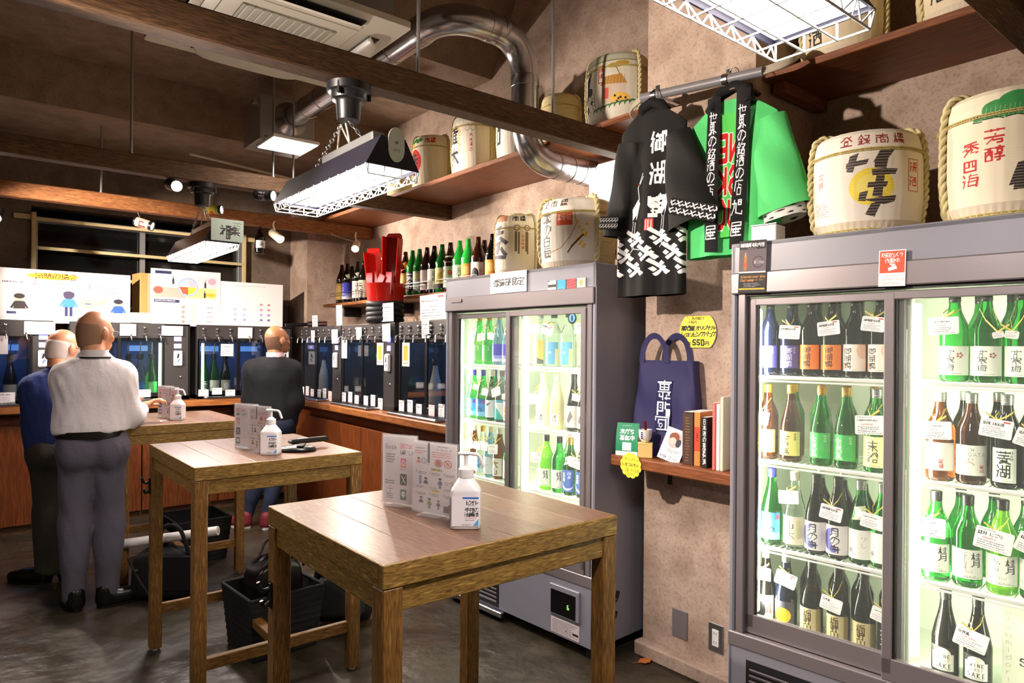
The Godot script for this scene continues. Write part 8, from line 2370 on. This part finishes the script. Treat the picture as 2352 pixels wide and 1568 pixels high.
func shoes(t: Node3D, heels: Array, dirs: Array, mat: Material, sole: Material, len_ := 0.25):
	for k in 2:
		var F = Field.new(heels[k] - Vector3(0.35, 0.01, 0.35), heels[k] + Vector3(0.35, 0.16, 0.35), 0.009, 0.012)
		shoe(F, heels[k], dirs[k], len_)
		F.cut_below(heels[k].y + 0.012)
		var m := MB.new()
		F.into(m)
		var o = part(t, "shoe", m, mat)
		var s := MB.new()
		var d = dirs[k]
		var side = d.cross(Vector3.UP)
		var pts := []
		for j in 28:
			var a = TAU * j / 28
			var f = cos(a) * 0.5 + 0.5
			var w = 0.043 * sqrt(maxf(0.0, 1.0 - pow(cos(a), 4))) * (0.92 + 0.15 * sin(f * 5.0))
			pts.append(heels[k] + d * lerpf(-0.042, len_ * 0.78 + 0.034, f) + side * w * signf(sin(a)))
		var R_ = []
		for y in [0.0, 0.0, 0.018, 0.018]:
			var row = PackedVector3Array()
			for p in pts: row.append(p + Vector3(0, y, 0))
			R_.append(row)
		s.grid(R_, true)
		for j in 26:
			s.flat(R_[3][0], R_[3][j + 1], R_[3][j + 2])
			s.flat(R_[0][0], R_[0][j + 2], R_[0][j + 1])
		part(o, "sole", s, sole)

func person(label: String, X: Transform3D, J: Dictionary):
	var t = thing("person", label, "person", X)
	# the body under the clothes, one continuous surface
	var body := MB.new()
	var lo = Vector3(-0.42, -0.02, -0.5)
	var hi = Vector3(0.5, 1.75, 0.35)
	var F = Field.new(lo, hi, 0.016, 0.018)
	skeleton(F, J, -0.018, true, true, true)
	F.cut_above(J.neck.y + 0.05)
	F.into(body)
	add_head(body, J.head, J.neck)
	for h in J.hands: add_hand(body, h[0], h[1], h[2])
	part(t, "body", body, J.skin)
	# clothes
	var up = Field.new(lo, hi, 0.0125, 0.02)
	skeleton(up, J, J.top_grow, true, true, false)
	up.cut_below(J.top_hem)
	up.cut_above(J.top_neck)
	var m := MB.new()
	up.into(m, J.top_wrinkle, 5)
	part(t, J.top_name, m, J.top)
	var dn = Field.new(lo, hi, 0.0125, 0.016)
	skeleton(dn, J, J.leg_grow, false, false, true)
	dn.cut_above(J.waist_y)
	dn.cut_below(0.032)
	m = MB.new()
	dn.into(m, 0.006, 9)
	part(t, "trousers", m, J.legs)
	return t

func skeleton(F: Field, J: Dictionary, g: float, torso: bool, arms: bool, legs: bool):
	var n_ = J.neck
	if torso:
		F.cap(n_ + Vector3(0, -0.02, 0), n_ + Vector3(0, -0.1, 0.0), 0.06 + g * 0.6, 0.085 + g)
		for s in [0, 1]:
			F.cap(n_.lerp(J.sh[s], 0.3) + Vector3(0, -0.05, 0), J.sh[s] + Vector3(0, -0.01, 0), 0.058 + g, 0.066 + g)
			var sx = -1.0 if s == 0 else 1.0
			F.cap(J.chest + Vector3(0.075 * sx * J.wide, 0.08, 0), J.waist + Vector3(0.07 * sx * J.wide, 0.0, 0), 0.112 + g, 0.095 + g)
			F.cap(J.chest + Vector3(0.055 * sx * J.wide, 0.06, -0.02), J.waist + Vector3(0.055 * sx * J.wide, 0.02, -0.04), 0.105 + g, 0.105 + g)
			F.cap(J.waist + Vector3(0.07 * sx * J.wide, 0.02, 0), J.hip[s] + Vector3(0, 0.02, 0), 0.095 + g, 0.09 + g)
	if arms:
		for s in [0, 1]:
			F.cap(J.sh[s], J.el[s], 0.056 + g, 0.044 + g)
			F.cap(J.el[s], J.wr[s], 0.044 + g, 0.03 + g)
	if legs:
		if not torso:
			for s in [0, 1]:
				var sx = -1.0 if s == 0 else 1.0
				F.cap(J.waist + Vector3(0.075 * sx * J.wide, 0.05, 0), J.hip[s] + Vector3(0, 0.02, 0.01), 0.088 + g, 0.098 + g)
				F.ell(J.hip[s] + Vector3(0.0, 0.0, 0.055), Vector3(0.08 + g, 0.092 + g, 0.07 + g))
		for s in [0, 1]:
			F.cap(J.hip[s], J.kn[s], 0.084 + g, 0.06 + g)
			F.cap(J.kn[s], J.an[s], 0.06 + g, 0.044 + g * J.get("cuff", 1.0))
			F.cap(J.kn[s] + Vector3(0, -0.06, 0.012), J.kn[s].lerp(J.an[s], 0.55) + Vector3(0, 0, 0.012), 0.055 + g, 0.042 + g)

func belt_ring(c: Vector3, rx: float, rz: float, h: float) -> MB:
	var P = []
	for y in [-h / 2, h / 2]:
		var row = PackedVector3Array()
		for k in 48:
			var a = TAU * k / 48
			row.append(c + Vector3(rx * signf(sin(a)) * pow(absf(sin(a)), 0.85), y, rz * signf(cos(a)) * pow(absf(cos(a)), 0.85)))
		P.append(row)
	var m := MB.new()
	m.grid(P, true)
	return m

func build_people():
	# man in the white shirt, seen from behind, his right hand at a glass
	var X = at(Vector3(0.607, 0, -4.527), -8)
	var H = head_frame(Vector3(-0.002, 1.548, 0.0), 0.75, -0.05)
	var J = {"neck": Vector3(-0.012, 1.43, 0.03), "head": H, "sh": [Vector3(-0.132, 1.3, 0.02), Vector3(0.122, 1.305, 0.0)], "el": [Vector3(-0.125, 1.1, -0.12), Vector3(0.182, 1.07, -0.02)], "wr": [Vector3(-0.03, 1.08, -0.32), Vector3(0.235, 1.085, -0.2)],
		"chest": Vector3(-0.012, 1.16, 0.01), "waist": Vector3(-0.022, 1.0, 0.02), "hip": [Vector3(-0.082, 0.88, 0.02), Vector3(0.066, 0.88, 0.01)], "kn": [Vector3(-0.1, 0.48, 0.0), Vector3(0.078, 0.47, -0.01)], "an": [Vector3(-0.092, 0.08, 0.04), Vector3(0.068, 0.08, 0.05)], "wide": 0.78,
		"hands": [[Transform3D(Basis(Vector3(0.0, 0.0, 1.0), Vector3(-0.55, -0.35, 0.75).normalized(), Vector3(1, 0, 0)).orthonormalized(), Vector3(0.24, 1.09, -0.23)), 0.75, true], [Transform3D(Basis(Vector3.RIGHT, 1.3), Vector3(-0.02, 1.08, -0.35)), 0.5, false]],
		"skin": M.skin_a, "top": M.shirt_white, "top_name": "shirt", "top_grow": 0.016, "top_hem": 0.985, "top_neck": 1.45, "top_wrinkle": 0.009, "legs": M.trouser_grey, "leg_grow": 0.009, "waist_y": 1.005, "cuff": 1.6}
	var t = person("bald man in a white shirt and grey trousers standing with his back to the camera", X, J)
	part(t, "belt", belt_ring(Vector3(-0.022, 0.982, 0.008), 0.172, 0.15, 0.036), M.leather)
	part(t, "cropped_hair", fringe(H, -0.088, 0.05, 1.6, 0.0022), M.stubble)
	part(t, "collar", belt_ring(J.neck + Vector3(0.005, 0.002, 0.0), 0.07, 0.078, 0.04), M.shirt_white)
	part(t, "lanyard", belt_ring(J.neck + Vector3(0.01, -0.022, 0.006), 0.084, 0.09, 0.01), M.black_plastic)
	glasses(H, t, M.black_plastic)
	shoes(t, [Vector3(-0.085, 0, 0.06), Vector3(0.055, 0, 0.07)], [Vector3(-0.3, 0, -0.9).normalized(), Vector3(0.95, 0, -0.2).normalized()], M.leather, M.leather, 0.26)
	var gl = thing("tasting_glass", "small stemmed tasting glass held by the man in the white shirt", "glass", X * at(Vector3(0.235, 1.06, -0.32)))
	var g := MB.new()
	g.lathe([Vector2(0, 0), Vector2(0.028, 0.0), Vector2(0.028, 0.002), Vector2(0.004, 0.008), Vector2(0.0035, 0.05), Vector2(0.012, 0.06), Vector2(0.026, 0.08), Vector2(0.028, 0.1), Vector2(0.022, 0.13), Vector2(0.021, 0.13), Vector2(0.026, 0.1), Vector2(0.022, 0.08), Vector2(0.0, 0.065)], 20)
	part(gl, "bowl", g, M.acrylic)
	g = MB.new()
	g.lathe([Vector2(0, 0.0655), Vector2(0.021, 0.08), Vector2(0.0245, 0.092), Vector2(0, 0.092)], 16)
	part(gl, "sake", g, M.glass_amber)
	# older man in the navy polo shirt, half hidden
	X = at(Vector3(0.461, 0, -5.16), -5)
	H = head_frame(Vector3(0.058, 1.45, -0.03), 0.85, -0.25)
	J = {"neck": Vector3(0.025, 1.325, 0.02), "head": H, "sh": [Vector3(-0.085, 1.215, 0.02), Vector3(0.145, 1.22, 0.0)], "el": [Vector3(-0.09, 1.0, -0.08), Vector3(0.17, 1.0, -0.05)], "wr": [Vector3(0.0, 0.98, -0.28), Vector3(0.15, 0.98, -0.26)],
		"chest": Vector3(0.022, 1.07, 0.0), "waist": Vector3(0.02, 0.9, 0.0), "hip": [Vector3(-0.03, 0.8, 0.01), Vector3(0.09, 0.8, 0.0)], "kn": [Vector3(-0.02, 0.43, -0.01), Vector3(0.08, 0.43, -0.02)], "an": [Vector3(-0.032, 0.07, 0.03), Vector3(0.07, 0.07, 0.03)], "wide": 0.7,
		"hands": [[Transform3D(Basis(Vector3.RIGHT, 1.3), Vector3(0.01, 0.98, -0.3)), 0.5, false], [Transform3D(Basis(Vector3.RIGHT, 1.3), Vector3(0.15, 0.98, -0.29)), 0.5, true]],
		"skin": M.skin_b, "top": M.polo_navy, "top_name": "polo_shirt", "top_grow": 0.016, "top_hem": 0.83, "top_neck": 1.335, "top_wrinkle": 0.007, "legs": M.trouser_olive, "leg_grow": 0.01, "waist_y": 0.9, "cuff": 1.6}
	t = person("older man in a navy shirt, mostly hidden behind the man in white", X, J)
	part(t, "hair", fringe(H, -0.08, 0.035, 1.75, 0.005), M.hair_white)
	part(t, "collar", belt_ring(J.neck + Vector3(0.008, 0.0, 0.0), 0.072, 0.08, 0.035), M.polo_navy)
	part(t, "belt", belt_ring(Vector3(0.02, 0.835, 0.0), 0.152, 0.142, 0.03), M.leather)
	glasses(H, t, M.black_plastic)
	shoes(t, [Vector3(-0.035, 0, 0.04), Vector3(0.075, 0, 0.04)], [Vector3(-0.75, 0, -0.5).normalized(), Vector3(0.2, 0, -0.95).normalized()], M.leather, M.leather, 0.25)
	# man in the dark suit at the corner
	X = at(Vector3(2.014, 0, -5.639), -20)
	H = head_frame(Vector3(0.042, 1.53, 0.0), 0.85, 0.14)
	J = {"neck": Vector3(0.018, 1.4, 0.02), "head": H, "sh": [Vector3(-0.138, 1.285, 0.02), Vector3(0.15, 1.28, 0.0)], "el": [Vector3(-0.16, 1.04, -0.02), Vector3(0.178, 1.02, 0.03)], "wr": [Vector3(-0.08, 0.98, -0.24), Vector3(0.13, 0.94, -0.18)],
		"chest": Vector3(0.005, 1.12, 0.0), "waist": Vector3(0.01, 0.95, 0.0), "hip": [Vector3(-0.062, 0.84, 0.0), Vector3(0.092, 0.84, 0.0)], "kn": [Vector3(-0.094, 0.44, -0.02), Vector3(0.046, 0.44, 0.0)], "an": [Vector3(-0.188, 0.07, 0.0), Vector3(-0.04, 0.06, 0.08)], "wide": 0.9,
		"hands": [[Transform3D(Basis(Vector3.RIGHT, 1.3), Vector3(-0.07, 0.98, -0.27)), 0.5, false], [Transform3D(Basis(Vector3.RIGHT, 1.3), Vector3(0.12, 0.93, -0.21)), 0.5, true]],
		"skin": M.skin_c, "top": M.suit_black, "top_name": "jacket", "top_grow": 0.024, "top_hem": 0.72, "top_neck": 1.395, "top_wrinkle": 0.005, "legs": M.jeans, "leg_grow": 0.0, "waist_y": 0.92, "cuff": 1.0}
	t = person("bald man in dark suit jacket and jeans at the back corner, looking up", X, J)
	part(t, "cropped_hair", fringe(H, -0.088, 0.045, 1.6, 0.0022), M.stubble_dark)
	part(t, "shirt_collar", belt_ring(J.neck + Vector3(0.005, 0.008, 0.0), 0.07, 0.08, 0.045), M.collar_pink)
	glasses(H, t, M.black_plastic)
	shoes(t, [Vector3(-0.19, 0, 0.02), Vector3(-0.035, 0, 0.1)], [Vector3(-0.75, 0, -0.6).normalized(), Vector3(0.3, 0, -0.95).normalized()], M.sneaker_red, M.sneaker_sole, 0.25)
# ---------------------------------------------------------------- mesh helpers
class MB:
	var v := PackedVector3Array()
	var n := PackedVector3Array()
	var uv := PackedVector2Array()
	var T := Transform3D()
	func tri(a: Vector3, b: Vector3, c: Vector3, na: Vector3, nb: Vector3, nc: Vector3, ua := Vector2(), ub := Vector2(), uc := Vector2()):
		v.append(T * a); v.append(T * c); v.append(T * b)
		n.append((T.basis * na).normalized()); n.append((T.basis * nc).normalized()); n.append((T.basis * nb).normalized())
		uv.append(ua); uv.append(uc); uv.append(ub)
	func flat(a: Vector3, b: Vector3, c: Vector3):
		var k = (b - a).cross(c - a)
		if k.length_squared() < 1e-16: return
		tri(a, b, c, k, k, k)
	func quad(a: Vector3, b: Vector3, c: Vector3, d: Vector3, r := Rect2()):
		var k = (b - a).cross(c - a) + (c - a).cross(d - a)
		var u0 = Vector2(r.position.x, r.end.y)
		var u1 = r.end
		var u2 = Vector2(r.end.x, r.position.y)
		var u3 = r.position
		tri(a, b, c, k, k, k, u0, u1, u2)
		tri(a, c, d, k, k, k, u0, u2, u3)
	# rows of points; outward normal = (along a row) x (from row to row)
	func grid(P: Array, wrap := false, r := Rect2(), flip := false):
		var R = P.size()
		var K = P[0].size()
		var N = []
		for i in R:
			var row = PackedVector3Array()
			var up = i
			var dn = i
			if i + 1 < R and not (P[i + 1][0].is_equal_approx(P[i][0]) and P[i + 1][K / 2].is_equal_approx(P[i][K / 2])): up = i + 1
			if i > 0 and not (P[i - 1][0].is_equal_approx(P[i][0]) and P[i - 1][K / 2].is_equal_approx(P[i][K / 2])): dn = i - 1
			for j in K:
				var ja = j - 1
				var jb = j + 1
				if wrap:
					ja = (j - 1 + K) % K
					jb = (j + 1) % K
				else:
					ja = maxi(ja, 0)
					jb = mini(jb, K - 1)
				var du = P[i][jb] - P[i][ja]
				var dv = P[up][j] - P[dn][j]
				if du.length_squared() < 1e-14: du = P[up][jb] - P[up][ja] + P[dn][jb] - P[dn][ja]
				var k = du.cross(dv)
				row.append(-k if flip else k)
			N.append(row)
		for i in R - 1:
			for j in (K if wrap else K - 1):
				var j2 = (j + 1) % K
				var a = P[i][j]
				var b = P[i][j2]
				var c = P[i + 1][j2]
				var d = P[i + 1][j]
				if a.is_equal_approx(d) and b.is_equal_approx(c): continue
				var u0 = Vector2()
				var u1 = Vector2()
				var u2 = Vector2()
				var u3 = Vector2()
				if r.size.x > 0:
					var m = float(K if wrap else K - 1)
					var x0 = r.position.x + r.size.x * j / m
					var x1 = r.position.x + r.size.x * (j + 1) / m
					var y0 = r.end.y - r.size.y * i / float(R - 1)
					var y1 = r.end.y - r.size.y * (i + 1) / float(R - 1)
					u0 = Vector2(x0, y0); u1 = Vector2(x1, y0); u2 = Vector2(x1, y1); u3 = Vector2(x0, y1)
				if flip:
					tri(a, c, b, N[i][j], N[i + 1][j2], N[i][j2], u0, u2, u1)
					tri(a, d, c, N[i][j], N[i + 1][j], N[i + 1][j2], u0, u3, u2)
				else:
					if not a.is_equal_approx(b): tri(a, b, c, N[i][j], N[i][j2], N[i + 1][j2], u0, u1, u2)
					if not c.is_equal_approx(d): tri(a, c, d, N[i][j], N[i + 1][j2], N[i + 1][j], u0, u2, u3)
	func lathe(prof: Array, sides := 24, r := Rect2()):   # prof: Vector2(radius, y), bottom to top; repeat a point for a crease
		var P = []
		for p in prof:
			var row = PackedVector3Array()
			for j in sides:
				var t = TAU * j / sides
				row.append(Vector3(p.x * sin(t), p.y, p.x * cos(t)))
			P.append(row)
		grid(P, true, r)
	func tube(path: Array, rad, sides := 8, caps := true):
		var P = []
		var m = path.size()
		var ref = Vector3.UP
		var t0 = (path[1] - path[0]).normalized()
		if absf(t0.y) > 0.9: ref = Vector3.RIGHT
		var x = ref.cross(t0).normalized()
		for i in m:
			var t = (path[mini(i + 1, m - 1)] - path[maxi(i - 1, 0)]).normalized()
			x = (x - t * x.dot(t)).normalized()
			var y = t.cross(x)
			var rr = rad[i] if rad is Array else rad
			var row = PackedVector3Array()
			for j in sides:
				var a = TAU * j / sides
				row.append(path[i] + (x * cos(a) + y * sin(a)) * rr)
			P.append(row)
		grid(P, true)
		if caps:
			for j in sides:
				flat(path[0], P[0][(j + 1) % sides], P[0][j])
				flat(path[m - 1], P[m - 1][j], P[m - 1][(j + 1) % sides])
	func box(c: Vector3, s: Vector3, b := 0.0, q := Basis()):
		var h = s * 0.5
		b = minf(b, minf(h.x, minf(h.y, h.z)) * 0.95)
		var g = func(sx, sy, sz, ax): # corner point lying on the face of axis ax
			var p = Vector3(sx * h.x, sy * h.y, sz * h.z)
			for k in 3:
				if k != ax: p[k] -= signf(p[k]) * b
			return c + q * p
		for ax in 3:
			var u = (ax + 1) % 3
			var w = (ax + 2) % 3
			for s1 in [1, -1]:
				var e = []
				for t in ([[-1, -1], [1, -1], [1, 1], [-1, 1]] if s1 > 0 else [[-1, -1], [-1, 1], [1, 1], [1, -1]]):
					var k = [0, 0, 0]
					k[ax] = s1; k[u] = t[0]; k[w] = t[1]
					e.append(g.call(k[0], k[1], k[2], ax))
				quad(e[0], e[1], e[2], e[3], Rect2(0, 0, 1, 1))
		if b <= 0: return
		for ax in 3:            # edges along axis ax
			var u = (ax + 1) % 3
			var w = (ax + 2) % 3
			for su in [1, -1]:
				for sw in [1, -1]:
					var k0 = [0, 0, 0]
					k0[ax] = -1; k0[u] = su; k0[w] = sw
					var k1 = k0.duplicate()
					k1[ax] = 1
					var a0 = g.call(k0[0], k0[1], k0[2], u)
					var a1 = g.call(k1[0], k1[1], k1[2], u)
					var b0 = g.call(k0[0], k0[1], k0[2], w)
					var b1 = g.call(k1[0], k1[1], k1[2], w)
					if su * sw > 0: quad(a0, b0, b1, a1)
					else: quad(a0, a1, b1, b0)
		for sx in [1, -1]:
			for sy in [1, -1]:
				for sz in [1, -1]:
					var a = g.call(sx, sy, sz, 0)
					var d = g.call(sx, sy, sz, 1)
					var e = g.call(sx, sy, sz, 2)
					if sx * sy * sz > 0: flat(a, d, e)
					else: flat(a, e, d)
	func prism(poly: PackedVector2Array, z0: float, z1: float, smooth := false):   # outline counter-clockwise in x,y
		if Geometry2D.is_polygon_clockwise(poly): poly.reverse()
		# Godot calls y-down counter-clockwise outlines clockwise: make sure of the sign
		var area = 0.0
		for i in poly.size():
			area += poly[i].cross(poly[(i + 1) % poly.size()])
		if area < 0: poly.reverse()
		var m = poly.size()
		for i in m:
			var a = poly[i]
			var b = poly[(i + 1) % m]
			quad(Vector3(a.x, a.y, z0), Vector3(b.x, b.y, z0), Vector3(b.x, b.y, z1), Vector3(a.x, a.y, z1))
		var t = Geometry2D.triangulate_polygon(poly)
		for i in range(0, t.size(), 3):
			var a = poly[t[i]]
			var b = poly[t[i + 1]]
			var c = poly[t[i + 2]]
			if (b - a).cross(c - a) < 0:
				var s = b
				b = c
				c = s
			flat(Vector3(a.x, a.y, z1), Vector3(b.x, b.y, z1), Vector3(c.x, c.y, z1))
			flat(Vector3(a.x, a.y, z0), Vector3(c.x, c.y, z0), Vector3(b.x, b.y, z0))
	func patch(rad: float, y0: float, y1: float, half: float, r: Rect2, seg := 10, back := false):   # printed patch on a cylinder round y, facing +z
		var P = []
		for yy in [y0, y1]:
			var row = PackedVector3Array()
			for j in seg + 1:
				var t = -half + 2.0 * half * j / seg
				row.append(Vector3(rad * sin(t), yy, rad * cos(t)))
			P.append(row)
		grid(P, false, r)
	func rope(path: Array, rad: float, pitch: float, sides := 5):   # two twisted strands
		var L = [0.0]
		for i in range(1, path.size()): L.append(L[-1] + path[i].distance_to(path[i - 1]))
		var total = L[-1]
		var m = maxi(6, int(total / pitch * 7))
		for s in 2:
			var pts = []
			var k = 0
			for i in m + 1:
				var q = total * i / m
				while k < L.size() - 2 and L[k + 1] < q: k += 1
				var f = (q - L[k]) / maxf(1e-6, L[k + 1] - L[k])
				var p = path[k].lerp(path[k + 1], f)
				var t = (path[k + 1] - path[k]).normalized()
				var x = t.cross(Vector3(0.31, 0.52, 0.8)).normalized()
				var y = t.cross(x)
				var a = TAU * q / pitch + PI * s
				pts.append(p + (x * cos(a) + y * sin(a)) * rad * 0.5)
			tube(pts, rad * 0.62, sides)
	func mesh() -> ArrayMesh:
		var a = []
		a.resize(Mesh.ARRAY_MAX)
		a[Mesh.ARRAY_VERTEX] = v
		a[Mesh.ARRAY_NORMAL] = n
		a[Mesh.ARRAY_TEX_UV] = uv
		var m = ArrayMesh.new()
		m.add_surface_from_arrays(Mesh.PRIMITIVE_TRIANGLES, a)
		return m

# ---------------------------------------------------------------- scene helpers
func thing(called: String, label: String, category: String, xf := Transform3D(), group := "") -> Node3D:
	var o := Node3D.new()
	o.name = called
	o.transform = xf
	add_child(o, true)
	tag(o, label, category, group)
	return o

func tag(o, label: String, category: String, group := ""):
	o.set_meta("label", label)
	o.set_meta("category", category)
	if group != "": o.set_meta("group", group)
	return o

func part(parent: Node, called: String, mesh, mat: Material, xf := Transform3D()) -> MeshInstance3D:
	var o := MeshInstance3D.new()
	o.name = called
	o.mesh = mesh.mesh() if mesh is MB else mesh
	o.material_override = mat
	o.transform = xf
	parent.add_child(o, true)
	return o

func solo(called: String, mesh, mat: Material, label: String, category: String, xf := Transform3D(), group := "") -> MeshInstance3D:
	return tag(part(self, called, mesh, mat, xf), label, category, group)

func struct(called: String, mesh, mat: Material, xf := Transform3D(), parent: Node = null) -> MeshInstance3D:
	var o = part(self if parent == null else parent, called, mesh, mat, xf)
	if parent == null: o.set_meta("kind", "structure")
	return o

func at(p: Vector3, yaw := 0.0) -> Transform3D:
	return Transform3D(Basis(Vector3.UP, deg_to_rad(yaw)), p)

func bx(c: Vector3, s: Vector3, b := 0.0) -> MB:
	var m = MB.new()
	m.box(c, s, b)
	return m

func bend(pts: Array, rad: float, steps := 6) -> Array:   # rounds the corners of a path
	var o = [pts[0]]
	for i in range(1, pts.size() - 1):
		var a = pts[i] + (pts[i - 1] - pts[i]).normalized() * rad
		var b = pts[i] + (pts[i + 1] - pts[i]).normalized() * rad
		for k in steps + 1:
			var f = float(k) / steps
			o.append(a.lerp(pts[i], f).lerp(pts[i].lerp(b, f), f))
	o.append(pts[-1])
	return o

func area_light(called: String, xf: Transform3D, size: Vector2, energy: float, col: Color, parent: Node = null) -> AreaLight3D:
	var l := AreaLight3D.new()
	l.name = called
	l.transform = xf
	l.area_size = size
	l.light_energy = energy
	l.light_color = col
	l.shadow_enabled = true
	l.set("area_range", 12.0)
	(self if parent == null else parent).add_child(l, true)
	return l

func spot_light(called: String, p: Vector3, towards: Vector3, energy: float, col: Color, angle := 30.0, size := 0.02):
	var l := SpotLight3D.new()
	l.name = called
	l.spot_range = 12.0
	l.spot_attenuation = 2.0
	l.spot_angle = angle
	l.spot_angle_attenuation = 0.6
	l.light_energy = energy
	l.light_color = col
	l.light_size = size
	l.shadow_enabled = true
	add_child(l, true)
	l.position = p
	l.basis = Basis.looking_at(towards - p, Vector3.UP if absf((towards - p).normalized().y) < 0.95 else Vector3.RIGHT)
